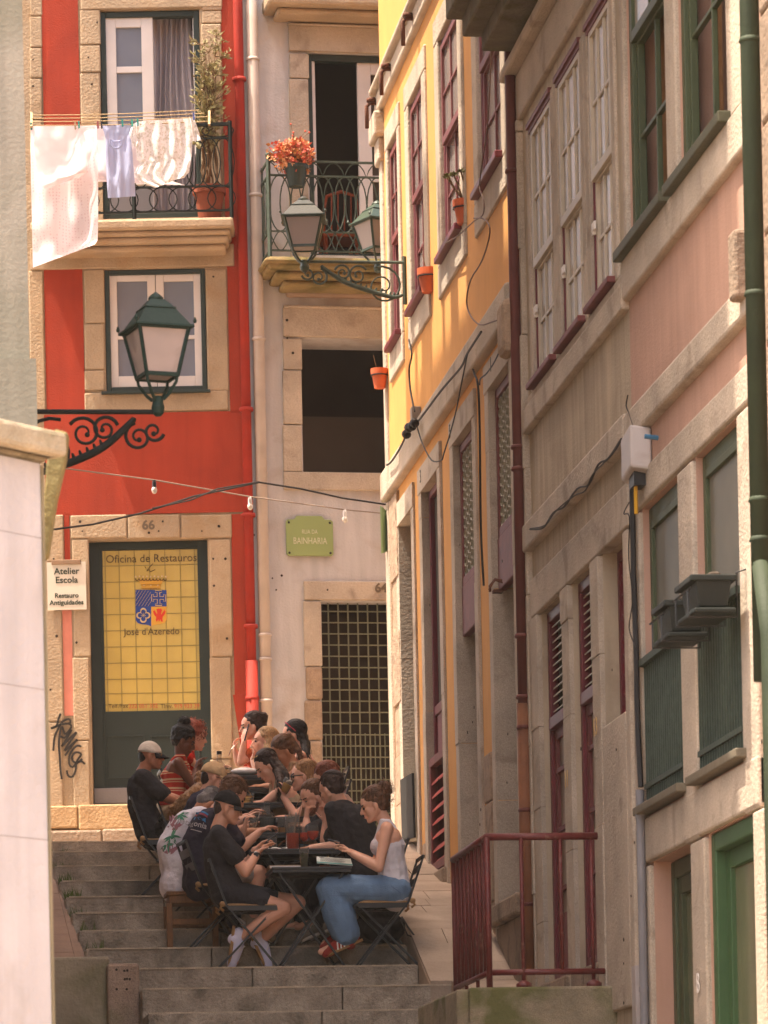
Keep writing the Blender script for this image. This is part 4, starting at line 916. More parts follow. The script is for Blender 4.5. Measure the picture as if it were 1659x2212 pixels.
# chair seen in the upper room
ch = thing('wooden_chair', 'orange brown wooden chair with curved slatted back inside the white house window', 'chair', FWH.p(WX(737, 540, -.35)[0], -.35, zb0))
cf = MB(FWH); zc = lambda x, y, b=-.35: (FWH.px(x, y, b)[0], b, FWH.px(x, y, b)[1])
cf.tube([zc(703, 548), zc(699, 500), zc(700, 450), zc(706, 424), (zc(737, 414))[0:3], zc(768, 424), zc(773, 450), zc(773, 500), zc(770, 548)], .018, 6); cf.build('back_frame', mat('chair_wood', '8A3E1E', .45, .15, 10, .05), ch, smooth=True)
cf = MB(FWH)
for x in (716, 730, 744, 758): cf.bar(zc(x, 498), zc(x, 420), .02, .012)
cf.build('back_slats', mat('chair_wood', ''), ch)
cf = MB(FWH); A_ = zc(700, 503); B_ = zc(774, 503); cf.box(A_[0], B_[0], -.75, -.33, A_[2] - .04, A_[2]); cf.build('seat', mat('chair_wood', ''), ch, bevel=.01)
for x in (703, 771):
    for b in (-.35, -.7): q = MB(FWH); e = zc(x, 503, -.35); q.bar((e[0], b, zb0), (e[0], b, e[2] - .04), .03, .03); q.build('leg', mat('chair_wood', ''), ch)
# street sign
def plate(fr, cxp, cyp, wpx, name, label, b, lines, wd=None, ht=None):
    pass
SG = mat('sign_green_enamel', '8A9A62', .35, .04, 3, 0, spec=.5)
s = MB(FWH); z_ = rect(FWH, 618, 720, 1122, 1201, .03); t_ = WX(668, 1114, .03)[1]; w0, w1, h0, h1 = z_; wm = (w0 + w1) / 2; e = .02
s.prism([(w0 + e, .03, h0), (w1 - e, .03, h0), (w1, .03, h0 + e), (w1, .03, h1 - e), (w1 - e, .03, h1), (wm + .15, .03, h1), (wm + .12, .03, t_), (wm - .12, .03, t_), (wm - .15, .03, h1), (w0 + e, .03, h1), (w0, .03, h1 - e), (w0, .03, h0 + e)], (0, -.02, 0))
SS = tag(s.build('street_sign', SG, bevel=.006), 'green enamel street sign reading Rua da Bainharia on the white wall', 'street sign')
for (x, y) in ((w0 + .03, h0 + .03), (w1 - .03, h0 + .03), (w0 + .03, h1 - .03), (w1 - .03, h1 - .03)): s = MB(FWH); s.lathe([(.012, 0), (.008, .006)], (x, .03, y), tuple(FWH.out), 8); s.build('screw', BLK, SS)
SLET = mat('sign_letters', 'C8C8A8', .5, 0, bump=0)
a, c = WX(669, 1153, .03); text('RUA DA', .058, FWH, a, .0315, c, SLET, 'lettering', SS, sx=.72)
a, c = WX(670, 1175, .03); text('BAINHARIA', .088, FWH, a, .0315, c, SLET, 'lettering', SS, sx=.72)
# second plate on the corner of the yellow house, seen from its edge
s = MB(); Yc = 36.06; zt_, zb_2 = onz = (h_at(841, 1100, Yc), h_at(841, 1202, Yc))
xx0 = (at(832, 1150, 37.2)).x; s.prism([(4.60, Yc, zb_2 + .06), (4.50, Yc - .16, zb_2), (4.50, Yc - .16, zt_), (4.60, Yc, zt_ - .05)], (-.012, .0, 0)); 
s2 = tag(s.build('corner_street_sign', mat('pale_green_enamel', '8FAE7E', .4, .04, 3, 0)), 'pale green street sign seen edge on at the corner of the yellow house', 'street sign')
# ================================================================== LEFT BUILDINGS
LB = thing('grey_tower_house', 'tall grey stained concrete house at the left edge of the photo', 'house', (0, 21, 0))
xe = [at(62, 0, 21.2), at(70, 560, 21.2), at(92, 885, 21.2)]
XE = max(q.x for q in xe); 
s = MB(); s.box(-9, .83, 21.2, 28.6, -.2, 20.4); s.box(-9, .83, 28.6, 34.4, -.2, 18.6); s.build('wall', GREYC, LB)  # unseen upper height and rear part set to shade the lane
s = MB(); s.box(-9, 1.02, 20.9, 28.6, 20.4, 20.6); s.box(-9, 1.02, 28.62, 34.4, 18.6, 18.8)
for (y0, y1, h) in ((31.2, 31.6, 1.6), (31.95, 32.07, 1.8), (32.7, 33.3, 2.1), (33.6, 33.75, 1.5), (34.1, 34.35, 1.2), (28.9, 30.7, 2.6)): s.box(.2, .83, y0, y1, 18.8, 18.8 + h)  # unseen blocks added to cut the sun into stripes on the yellow wall
s.build('roof_and_shade_blocks', GRAND, LB)
s = MB(); s.box(-9, .87, 21.1, 21.2, -.2, 8.05); s.box(-9, .90, 21.05, 21.2, -.2, 6.1); s.build('lower_render', mat('stained_grey_render', '908C80', .9, .15, 1.2, .2, 40, streak=.15, stain='6C6C5A', samt=.5, sscale=.9, sthr=.45), LB)
# near pilaster building, oblique to the street
ang = math.atan(.73); dirA = (RT * math.sin(ang) + FW * math.cos(ang)).normalized(); outA = Vector((dirA.y, -dirA.x, 0))
corner = at(97, 1500, 16.8); FA = Fr(corner, dirA, outA)
NBD = thing('pale_corner_building', 'pale rendered corner building with a stone cornice at the lower left', 'building', (corner.x, corner.y, 0))
ctop = FA.px(60, 985)[1]
s = MB(FA); s.box(-4, 0, -3.5, 0, -.2, ctop); s.build('wall', mat('pale_render', 'BCB6B4', .9, .08, 2.2, .35, 30, streak=.10, stain='A0968C', samt=.45, sscale=1.8, sthr=.54), NBD)
cz1 = FA.px(60, 905, .16)[1]
s = MB(FA); P_ = .17
for (z0, z1, p) in ((ctop - .02, ctop + .05, .03), (ctop + .05, ctop + .10, .05), (ctop + .10, cz1 - .10, .07), (cz1 - .10, cz1, .10)): s.box(-4, .0 + p * .6, -3.5, p, z0, z1); s.build('cornice', mat('lichen_stone', 'A89A80', .9, .2, 4, .6, 25, speck=.15, stain='6E6844', samt=.5, sscale=5), NBD, bevel=.02)
s = MB(FA); s.box(-.001, .012, -1.2, .008, -.2, ctop - .03); s.build('corner_strip', mat('strip_stone', '857A60', .9, .15, 3, .3), NBD)
s = MB(FA)
for y in (1156, 1484, 1810): c = FA.px(50, y)[1]; s.box(-3.9, -.0, -.01, .001, c, c + .003)
s.build('render_joints', mat('joint_line', '948A84', .9, 0, bump=0), NBD)
s = MB(); V = [at(x, y, 17.1) for x, y in ((118, 925), (147, 934), (141, 990), (121, 1078), (103, 1200), (92, 1206), (94, 1080), (100, 1000))]; s.prism(V, FW * .10); s.build('cornice_return', mat('dark_lichen_stone', '7C7048', .95, .2, 6, .6, 25, speck=.15), NBD, bevel=.01)
# ================================================================== LANTERNS
def lantern(name, label, base, yaw, mg, tilt=0.0, sc=1.0, ws=1.0):
    """square street lantern standing on a cradle; base = point at the cradle foot"""
    t = thing(name, label, 'street lantern', (0, 0, 0), 'street lanterns on iron brackets'); Ry = Matrix.Rotation(yaw, 3, 'Z')
    def sq(h, z): return [Vector((i * h, j * h, z)) for i, j in ((-1, -1), (1, -1), (1, 1), (-1, 1))]
    def fru(m, h0, z0, h1, z1):
        m.add(sq(h0, z0) + sq(h1, z1), [(3, 2, 1, 0), (4, 5, 6, 7), (0, 1, 5, 4), (1, 2, 6, 5), (2, 3, 7, 6), (3, 0, 4, 7)])
    def fin(m, nm, mt, **k):
        m.v = [Ry @ Vector((v.x * sc * ws, v.y * sc * ws, v.z * sc)) for v in m.v]; return m.build(nm, mt, t, **k)
    m = MB(); fru(m, .098, .115, .155, .352); fin(m, 'glass_body', FROST if mg is not LAMPG else mat('dusty_glass', '9A8E8A', .25, .12, 3, 0, spec=.6, stain='6E6460', samt=.5, sscale=5, sthr=.5))
    m = MB()
    a, b = sq(.102, .115), sq(.160, .355)
    for i in range(4):
        m.bar(a[i], b[i], .018, .018); m.bar(a[i], a[(i + 1) % 4], .02, .02); m.bar(b[i], b[(i + 1) % 4], .022, .022)
    fin(m, 'frame', mg)
    m = MB(); fru(m, .19, .352, .186, .368); fru(m, .172, .368, .098, .46); fru(m, .103, .46, .10, .470); fru(m, .092, .470, .045, .515)
    m.lathe([(.045, 0), (.05, .012), (.03, .03), (.012, .04), (.004, .045)], (0, 0, .513), (0, 0, 1), 12); fin(m, 'hood', mg, bevel=.004)
    for v in sq(.19, .372): m = MB(); m.lathe([(.008, 0), (.012, .012), (.004, .03)], v, (0, 0, 1), 8); fin(m, 'corner_finial', mg)
    m = MB()
    for v in sq(.098, .112):
        m.tube([v, Vector((v.x * .95, v.y * .95, .08)), Vector((v.x * .55, v.y * .55, .02)), Vector((v.x * .3, v.y * .3, -.005))], .010, 6)
    m.lathe([(.018, -.09), (.036, -.075), (.042, -.045), (.034, -.02), (.036, 0), (.03, .012)], (0, 0, 0), (0, 0, 1), 12); fin(m, 'cradle', mg)
    t.location = base; t.rotation_euler = (tilt, 0, 0)
    for c in t.children: c.matrix_parent_inverse = Matrix.Identity(4)
    return t
def spiral(c, r0, r1, turns, start, n=26, sgn=1):
    return [(c[0] + lerp(r0, r1, i / n) * math.cos(start + sgn * 2 * math.pi * turns * i / n), c[1] + lerp(r0, r1, i / n) * math.sin(start + sgn * 2 * math.pi * turns * i / n)) for i in range(n + 1)]
def bracket(name, label, fr2, L, parentmat, drop=.42, tip=True):
    """scrolled bracket in a vertical plane: fr2(u, w) -> world, u away from the wall, w up (0 = bar)"""
    t = thing(name, label, 'lamp bracket', fr2(0, 0), 'scrolled iron lamp brackets')
    m = MB(); m.tube([fr2(0, 0), fr2(L, 0)], .013, 8); m.bar(fr2(0, .05), fr2(0, -drop - .08), .03, .02); m.build('bar', parentmat, t)
    m = MB()
    P = [(0.02, -drop + .0), (.12 * L, -drop - .02), (.35 * L, -drop + .03), (.6 * L, -.62 * drop), (.8 * L, -.06), (.83 * L, -.03)]
    Q = []
    for i in range(len(P) - 1):
        p0, p1, p2, p3 = [Vector(P[max(0, min(len(P) - 1, i + d))]) for d in (-1, 0, 1, 2)]
        for k in range(5):
            tt = k / 5; Q.append(.5 * ((2 * p1) + (p2 - p0) * tt + (2 * p0 - 5 * p1 + 4 * p2 - p3) * tt * tt + (3 * p1 - p0 - 3 * p2 + p3) * tt ** 3))
    Q.append(Vector(P[-1])); m.tube([fr2(*q) for q in Q], [.012 + .009 * math.sin(math.pi * i / (len(Q) - 1)) for i in range(len(Q))], 8)
    for k in range(12):                                           # leaf teeth on the lower curve
        q = Q[4 + k]; m.cap(fr2(q[0], q[1]), .014, fr2(q[0] - .012, q[1] + .035), .007, 6)
    m.build('curved_brace', parentmat, t, smooth=True)
    m = MB()
    for (c, r0, r1, tn, st, sg) in (((.22 * L, -.20), .17, .03, 1.6, 1.2, 1), ((.47 * L, -.11), .085, .018, 1.5, 2.6, -1), ((.62 * L, -.09), .07, .015, 1.5, .3, 1), ((.86 * L, -.13), .075, .016, 1.5, 1.8, 1), ((.97 * L, -.10), .055, .014, 1.2, -.3, -1)):
        pts = spiral(c, r0, r1, tn, st, 28, sg); m.tube([fr2(*q) for q in pts], [lerp(.010, .006, i / 28) for i in range(29)], 6); m.ell(fr2(*pts[-1]), .014, seg=8, rings=6)
    m.build('scrolls', parentmat, t, smooth=True)
    return t
# near lantern on the left, standing out from the grey house
zn = 21.75; p1 = at(340, 890, zn); pw = Vector((.83, p1.y, p1.z)); Ln = p1.x - .83; un = Vector((1, 0, 0))
bracket('lamp_bracket', 'black scrolled iron bracket reaching out from the grey house at the left', lambda u, w: pw + un * u + UP * w, Ln, IRON, drop=.30)
lantern('street_lantern', 'large dark green lantern in front of the red house window', at(341, 870, zn) + UP * .02, math.radians(14), LAMPG, 0.0, 1.0, .84)
# far lantern on the yellow house
Yl = 34.42; pm = Vector((4.55, Yl, h_at(884, 567, Yl))); lp = at(655, 562, (pm.dot(FW)))
lp = Vector((lp.x, Yl, pm.z)); bracket('lamp_bracket', 'weathered scrolled bracket on the yellow house carrying the lantern', lambda u, w: pm + Vector((-u, 0, w)), 4.55 - lp.x, IRONG, drop=.27)
lantern('street_lantern', 'green lantern under the white house balcony, on the yellow house bracket', lp + UP * .0, math.radians(-8), LAMPG2, 0, .98)
# second far lantern, round the corner
Yk = 36.9; q_ = at(834, 545, Yk / FW.y * .985); q2 = Vector((q_.x, Yk, h_at(834, 568, Yk)))
lantern('street_lantern', 'tilted green lantern half hidden by the corner of the yellow house', q2, math.radians(24), LAMPG2, 0.0, 1.0)
m = MB(); m.tube([q2 + UP * -.05, Vector((q2.x + .5, Yk - .1, q2.z - .06)), Vector((4.62, 36.3, q2.z - .08))], .014, 6); tag(m.build('iron_bracket', IRONG), 'thin iron arm holding the lantern behind the yellow corner', 'lamp bracket')
# ================================================================== LAUNDRY
def cloth(name, label, cat, rows, z, m, nx=30, ny=44, amp=.03, freq=5, seed=0, group=None, sag=.0, parent=None):
    """rows: (yl, xl, yr, xr) picture rows from top to bottom at depth z"""
    rr = random.Random(seed); V = []; ph = [rr.uniform(0, 6) for _ in range(6)]
    for j in range(ny + 1):
        t = j / ny * (len(rows) - 1); i = min(int(t), len(rows) - 2); f = t - i
        yl, xl, yr, xr = [lerp(rows[i][k], rows[i + 1][k], f) for k in range(4)]
        for k in range(nx + 1):
            u = k / nx; x = lerp(xl, xr, u); y = lerp(yl, yr, u) + sag * math.sin(math.pi * u) * (1 - j / ny)
            v = j / ny
            d = amp * (.25 + v) * (math.sin(u * freq * 2 * math.pi / 1.6 + ph[0] + v * 1.2) + .6 * math.sin(u * freq * 3.3 + ph[1] - v * 2)) + amp * 1.4 * v * math.sin(v * 6 + u * 3 + ph[2])
            d += amp * .8 * noise.noise(Vector((u * 4 + seed, v * 5, seed * 1.3)))
            p = at(x, y, z + d); V.append(p)
    b = MB(); b.add(V, [(j * (nx + 1) + k, j * (nx + 1) + k + 1, (j + 1) * (nx + 1) + k + 1, (j + 1) * (nx + 1) + k) for j in range(ny) for k in range(nx)])
    o = b.build(name, m, parent, smooth=True, fixn=False)
    if parent is None: tag(o, label, cat, group)
    return o
zl = 38.35
cloth('bed_sheet', 'pink dotted bed sheet hanging low at the left of the clothes line', 'sheet',
      [(272, 66, 270, 208), (330, 66, 330, 211), (400, 67, 400, 212), (470, 69, 470, 212), (530, 70, 518, 211), (578, 71, 528, 205)], zl, cloth_mat('pink_dotted_cloth', 'F4EAEC', 'dots', 'E6D4D8', 34, .4), amp=.05, freq=2.2, seed=3)
cloth('folded_sheet', 'front fold of the pale pink sheet over the line', 'sheet', [(273, 70, 271, 207), (330, 74, 320, 200), (385, 84, 372, 186), (408, 95, 384, 170)], zl - .09, cloth_mat('pale_pink_cloth', 'F4E8EA', tl=.35), nx=20, ny=24, amp=.03, freq=2, seed=5)
cloth('pillow_case', 'small pale pink cloth hanging behind the blue vest', 'sheet', [(272, 196, 270, 300), (330, 198, 330, 300), (380, 204, 378, 330), (392, 212, 400, 400)], zl + .1, cloth_mat('pale_pink_cloth', 'F4E8EA'), nx=20, ny=20, amp=.03, freq=2, seed=8)
cloth('blue_vest', 'light blue sleeveless vest pegged upside down on the clothes line', 'vest', [(272, 219, 268, 292), (284, 224, 282, 287), (300, 228, 300, 283), (330, 228, 330, 286), (380, 230, 380, 290), (428, 233, 424, 293)], zl - .04, cloth_mat('blue_rib_cloth', 'B0B8D6', tl=.3), nx=24, ny=30, amp=.018, freq=4, seed=12)
q = MB(); pts = [at(x, y, zl - .10) for x, y in ((237, 300), (238, 313), (246, 320), (256, 320), (263, 313), (264, 302), (256, 306), (246, 306))]
q.tube(pts, .01, 6, closed=True); q.build('neckline', cloth_mat('blue_rib_cloth', ''), bpy.data.objects['blue_vest'])
cloth('floral_top', 'white floral gathered top with short sleeves at the right of the line', 'top', [(262, 298, 255, 412), (300, 292, 285, 416), (345, 296, 335, 414), (352, 302, 350, 412), (375, 290, 372, 408), (392, 300, 384, 398), (406, 336, 388, 380)], zl - .05, cloth_mat('white_floral_cloth', 'F6F4F4', 'leaf', 'DAD6CE', 26, .35), nx=34, ny=36, amp=.035, freq=6, seed=21)
for (nm, rw) in (('sleeve', [(268, 286, 262, 302), (290, 279, 290, 300), (318, 287, 316, 298)]), ('sleeve', [(252, 408, 258, 420), (275, 412, 285, 430), (305, 414, 304, 434)])):
    cloth(nm, '', '', rw, zl - .06, cloth_mat('white_floral_cloth', ''), nx=8, ny=12, amp=.015, freq=3, seed=len(rw), parent=bpy.data.objects['floral_top'])
q = MB()
for i, (xa_, ya_, xb_, yb_, dz) in enumerate(((66, 249, 430, 238, .1), (68, 256, 440, 245, .0), (70, 263, 452, 252, -.1), (66, 271, 452, 262, -.04))):
    P_ = [at(lerp(xa_, xb_, t / 10), lerp(ya_, yb_, t / 10) + 3 * math.sin(math.pi * t / 10), zl + dz) for t in range(11)]; q.tube(P_, .0045, 5)
for (xa_, ya_) in ((68, 240), (452, 236)): q.bar(at(xa_, ya_ + 5, zl + .14), at(xa_, ya_ + 34, zl - .14), .02, .02)
tag(q.build('clothes_line', mat('tan_rope', 'A8906A', .8, 0, bump=0)), 'tan clothes lines stretched along the red house balcony', 'clothes line')
pegs = [(67, 273, '2E7A78'), (162, 272, 'A08A70'), (170, 270, '2E8A84'), (211, 270, '8A4A50'), (219, 270, '30303A'), (264, 266, '2E8A84'), (285, 266, '2E9A8A'), (297, 264, '2E8A84'), (418, 252, '4A5A9A')]
pn = {'2E7A78': 'dark teal', 'A08A70': 'wooden', '2E8A84': 'teal', '8A4A50': 'reddish', '30303A': 'black', '2E9A8A': 'turquoise', '4A5A9A': 'blue'}
wherep = ['at the left end of the pink sheet', 'on the right part of the pink sheet', 'beside the wooden one on the sheet', 'at the right end of the pink sheet', 'on the left strap of the blue vest', 'on the right half of the blue vest', 'between the vest and the floral top', 'on the left shoulder of the floral top', 'on the right shoulder of the floral top']
for i, (x, y, c) in enumerate(pegs):
    b = MB(); p = at(x, y, zl - .12); b.bar(p + UP * .035, p - UP * .03 + RT * .004, .010, .016); b.bar(p + UP * .035 + FW * .012 + RT * .004, p - UP * .03 + FW * .012, .010, .010)
    tag(b.build('clothes_peg', mat('peg_' + pn[c].replace(' ', '_'), c, .5, 0, bump=0)), pn[c] + ' clothes peg ' + wherep[i], 'clothes peg', 'pegs on the clothes line')
# ================================================================== PLANTS AND POTS
def pot(name, label, c, r, h, m, group, rim=.12, parent=None):
    b = MB(); b.lathe([(r * .62, 0), (r * .92, h * (1 - rim * 1.8)), (r * 1.05, h * (1 - rim * 1.8)), (r * 1.06, h), (r * .9, h), (r * .88, h * .8)], c, (0, 0, 1), 22)
    return b.build(name, m, parent, smooth=False)
def leaf(m, p, d, l, w_, rr):
    d = d.normalized(); s_ = d.cross(Vector((rr.uniform(-1, 1), rr.uniform(-1, 1), rr.uniform(-1, 1)))).normalized()
    nrm = d.cross(s_) * (l * .12)
    m.add([p, p + d * l * .5 + s_ * w_ + nrm, p + d * l, p + d * l * .5 - s_ * w_ + nrm], [(0, 1, 2), (0, 2, 3)])
OLV = mat('olive_leaf', '9A946A', .7, .3, 25, 0); TWIG = mat('twig', '6E563C', .9, .2, 10, .2)
T = thing('olive_plant', 'tall twiggy olive plant in an old clay pot on the red house balcony', 'potted plant', FRED.p(FRED.px(452, 465, .2)[0], .2, cT))
pc = FRED.p(FRED.px(453, 465, .2)[0], .2, cT + .001); hh = FRED.px(453, 405, .2)[1] - cT
b = MB(); b.lathe([(.10, 0), (.14, hh * .8), (.16, hh * .8), (.16, hh), (.14, hh), (.13, hh * .9)], pc, (0, 0, 1), 22); b.build('pot', TERRAD, T)
rr = random.Random(8); br = MB(); lv = MB()
topz = FRED.px(460, 95, .2)[1]
for k in range(9):
    x0 = FRED.px(440 + rr.uniform(-8, 30), 400, .2)[0]; x1 = FRED.px((440, 447, 457, 466, 474, 460, 478, 452, 444)[k], 300, .2)[0]; zt = lerp(pc.z + hh, topz, (1, .9, .95, .8, 1.05, .7, .9, .82, .6)[k])
    P = []
    for i in range(9):
        t = i / 8; P.append(FRED.p(lerp(x0, x1, t) + rr.uniform(-.02, .02), .2 + rr.uniform(-.04, .04), lerp(pc.z + hh, zt, t)))
    br.tube(P, [lerp(.012, .003, i / 8) for i in range(9)], 5)
    for i in range(3, 9):
        for q in range(5):
            d = Vector((rr.uniform(-1, 1), rr.uniform(-1, 1), rr.uniform(-.2, 1))).normalized(); l_ = rr.uniform(.06, .17); e = P[i] + d * l_
            br.tube([P[i], P[i] + d * l_ * .6, e], [.004, .003, .002], 4)
            for z in range(6): s0 = P[i].lerp(e, rr.uniform(.25, 1)); leaf(lv, s0, d + Vector((rr.uniform(-1, 1), rr.uniform(-1, 1), rr.uniform(-.4, 1))) * .9, rr.uniform(.035, .07), rr.uniform(.006, .011), rr)
br.build('branches', TWIG, T); lv.build('leaves', OLV, T, fixn=False)
T = thing('flowering_plant', 'orange red leaved plant in a green pot on the white house balcony rail', 'potted plant', FWH.p(WX(638, 400, .5)[0], .5, WX(638, 402, .5)[1]))
pc = FWH.p(WX(640, 402, .55)[0], .55, WX(640, 404, .55)[1]); b = MB(); b.lathe([(.07, 0), (.11, .17), (.12, .17), (.12, .2), (.1, .2)], pc, (0, 0, 1), 20); b.build('pot', DKGRN, T)
rr = random.Random(4); fl = [MB(), MB(), MB()]; stm = MB()
for k in range(420):
    x = rr.gauss(0, 1); an = rr.uniform(0, 6.28); rad = rr.uniform(0, 1) ** .5
    p = pc + RT * (rad * math.cos(an) * .17 + (-.10 if rr.random() < .25 else 0)) + UP * (.30 + rad * math.sin(an) * .13 - (.06 if rr.random() < .2 else 0)) - FW * rr.uniform(-.12, .12)
    if rr.random() < .3: stm.tube([pc + UP * .18, p], [.004, .002], 4)
    m_ = fl[rr.choice((0, 0, 1, 1, 2))]
    for z in range(3): leaf(m_, p, Vector((rr.uniform(-1, 1), rr.uniform(-1, 1), rr.uniform(-.6, 1))), rr.uniform(.018, .055), rr.uniform(.008, .022), rr)
for k in range(5): p = pc + UP * .4; q = p + RT * rr.uniform(-.12, .14) + UP * rr.uniform(.08, .2); stm.tube([p, q], [.003, .002], 4); fl[0].ell(q, .010, seg=6, rings=5)
stm.build('stems', TWIG, T); fl[0].build('red_leaves', mat('coral_leaf', 'C8604A', .6, .2, 20, 0), T, fixn=False); fl[1].build('orange_leaves', mat('peach_leaf', 'CC9468', .6, .2, 20, 0), T, fixn=False); fl[2].build('yellow_leaves', mat('rust_leaf', 'A86A34', .6, .2, 20, 0), T, fixn=False)
def wallpot(x, y0, y1, Y, wpx, label, seed, plant=False, X=None):
    zt, zb_ = h_at(x, y0, Y), h_at(x, y1, Y); s_px = FPX / (Y * 1.0 / FW.y); xw = at(x, (y0 + y1) / 2, Y / FW.y).x
    d = ray(x, (y0 + y1) / 2); xw = d.x * (Y / d.y); r = wpx / 2 / 262 * (Y / 34.5)
    t = thing('potted_succulent' if plant else 'clay_pot', label, 'potted plant' if plant else 'plant pot', (xw, Y, zb_), 'clay pots held on the yellow house')
    h = zt - zb_; b = MB(); b.lathe([(r * .62, 0), (r * .9, h * .72), (r * 1.0, h * .72), (r * 1.02, h), (r * .88, h), (r * .86, h * .85)], (xw, Y, zb_), (0, 0, 1), 24); b.build('pot', TERRA, t)
    b = MB(); b.ell((xw, Y, zb_ + h * .88), (r * .86, r * .86, .008)); b.build('soil', BLACKI, t)
    b = MB(); b.tube([(xw + r * .98 * math.cos(k * math.pi / 8), Y + r * .98 * math.sin(k * math.pi / 8), zb_ + h * .66) for k in range(16)], .006, 5, closed=True); b.tube([(xw + r, Y, zb_ + h * .66), (4.56, Y, zb_ + h * .66)], .007, 5); b.build('holder_ring', BLK, t)
    rr = random.Random(seed)
    b = MB(); b.tube([(xw - .02, Y, zt - .02), (xw - .05, Y, zt + .12)], .003, 4)
    if plant:
        lv = MB()
        for k in range(9):
            an = k * .7; p = Vector((xw, Y, zt - .02)); 
            for i in range(3):
                q = p + Vector((math.cos(an) * .04 + rr.uniform(-.015, .015), math.sin(an) * .04, rr.uniform(.05, .08))); b.tube([p, q], [.008, .006], 5); p = q
                an += rr.uniform(-.6, .6)
            for z in range(14): leaf(lv, p, Vector((rr.uniform(-1, 1), rr.uniform(-1, 1), rr.uniform(-.1, 1))), rr.uniform(.03, .05), .012, rr)
        lv.build('leaves', mat('succulent_leaf', '6A6A3A', .5, .25, 20, 0), t, fixn=False)
    b.build('stems', TWIG, t); return t
wallpot(820, 797, 839, 35.9, 38, 'small clay pot nearest the street corner, hanging over the dark opening', 1)
wallpot(927, 581, 632, 33.0, 52, 'clay pot under the second window of the yellow house', 2)
wallpot(1004, 433, 484, 31.1, 52, 'clay pot with a branching succulent under the third yellow house window', 3, True)
# ================================================================== WIRES
def cat_(p, q, sag, n=24): return [p.lerp(q, i / n) - UP * sag * 4 * (i / n) * (1 - i / n) for i in range(n + 1)]
p = at(95, 1003, 34.0); q = at(545, 1081, 36.5); r_ = at(836, 1110, 36.9)
L1_ = [at(125 - 30, 1006, 34.0), at(333, 1037, 35.3), at(540, 1073, 36.2), at(745, 1101, 36.7), at(838, 1110, 36.9)]
sl_ = thing('string_lights', 'string of small unlit bulbs crossing in front of the red and white houses', 'string lights', L1_[2])
m = MB(); m.tube(L1_, .006, 5); m.build('wire', mat('white_wire', '8A7C70', .6, 0, bump=0), sl_)
for pp in (L1_[1], L1_[2], L1_[3]):
    m = MB(); m.lathe([(.012, 0), (.018, -.02), (.018, -.06), (.012, -.065)], pp, (0, 0, 1), 10); so_ = m.build('socket', BLK if pp == L1_[1] else WHT, sl_)
    m = MB(); m.ell(pp - UP * .085, (.024, .024, .032)); m.build('bulb', mat('milky_bulb', 'D8D0C4', .2, 0, bump=0, spec=.6), so_, smooth=True)
m = MB(); m.tube([at(100, 1146, 33.6), at(200, 1133, 34.2), at(300, 1110, 34.8), at(420, 1072, 35.5), at(560, 1042, 36.2), at(650, 1056, 36.5), at(740, 1076, 36.7), at(836, 1090, 36.9)], .009, 5)
m.tube([at(330, 1098, 34.9), at(410, 1081, 35.4), at(470, 1056, 35.7), at(560, 1041, 36.1)], .007, 5)
tag(m.build('street_cable', CABLE), 'black double cable swagged between the left houses and the yellow corner', 'cable')
def onF(x, y, b): a, c = FR.px(x, y, b); return FR.p(a, b, c)
def wire(nm, lab, pts, r, m_, b=.09):
    m = MB()
    P = [onF(x, y, b) for x, y in pts]; Q = []
    for i in range(len(P) - 1):
        p0, p1, p2, p3 = [P[max(0, min(len(P) - 1, i + d))] for d in (-1, 0, 1, 2)]
        for k in range(4): tt = k / 4; Q.append(.5 * ((2 * p1) + (p2 - p0) * tt + (2 * p0 - 5 * p1 + 4 * p2 - p3) * tt * tt + (3 * p1 - p0 - 3 * p2 + p3) * tt ** 3))
    m.tube(Q + [P[-1]], r, 5); return tag(m.build(nm, m_), lab, 'cable')
k_ = .3516
c3 = lambda L: [(777.6 + x * k_, y * k_) for x, y in L]; c4 = lambda L: [(777.6 + x * k_, 712.8 + y * k_) for x, y in L]
wire('wall_cable', 'thin brown cable looping down from the top yellow house window past the potted succulent', c3([(805, 235), (800, 500), (780, 800), (750, 1000), (735, 1150), (760, 1230), (755, 1320), (700, 1360), (600, 1450), (520, 1495)]), .005, CABLEB)
wire('wall_cable', 'brown cable making a long loop over the yellow wall to the drainpipe', c3([(700, 1340), (770, 1350), (798, 1430), (750, 1600), (680, 1720), (655, 1850), (680, 1940), (740, 1995), (820, 1975), (920, 1945)]), .006, CABLEB)
wire('wall_cable', 'knotted bundle of black cables along the yellow house string course', c4([(165, 830), (200, 800), (260, 700), (300, 600), (350, 570), (500, 370), (620, 230), (660, 145), (745, 10)]), .009, CABLE, .10)
wire('wall_cable', 'black cable hanging from the string course down beside the third doorway', c4([(660, 150), (620, 350), (590, 500), (550, 650), (515, 760), (500, 800), (440, 800), (380, 690), (350, 590)]), .006, CABLE, .10)
wire('wall_cable', 'thick black cable running down between the third and fourth doorways', c4([(665, 150), (700, 260), (725, 345), (735, 600), (738, 900), (742, 1200), (750, 1400), (760, 1570)]), .009, CABLE, .05)
wire('wall_cable', 'cable curving from the fourth doorway up to the drainpipe', c4([(735, 340), (740, 300), (780, 265), (830, 190), (870, 100), (915, 10)]), .006, CABLE, .09)
wire('wall_cable', 'black cable dropping along the edge of the first yellow window to the junction box', c4([(300, 60), (318, 150), (302, 240), (310, 370), (335, 500)]), .008, CABLE, .09)
c7 = lambda L: [(1166.4 + x * .3515, 712.8 + y * .3515) for x, y in L]
wire('wall_cable', 'looping telephone cables from the drainpipe up to the white meter box', c7([(-60, 1225), (20, 1215), (85, 1120), (150, 1085), (230, 975), (300, 950), (360, 825), (420, 790), (500, 670)]), .007, CABLE, .08)
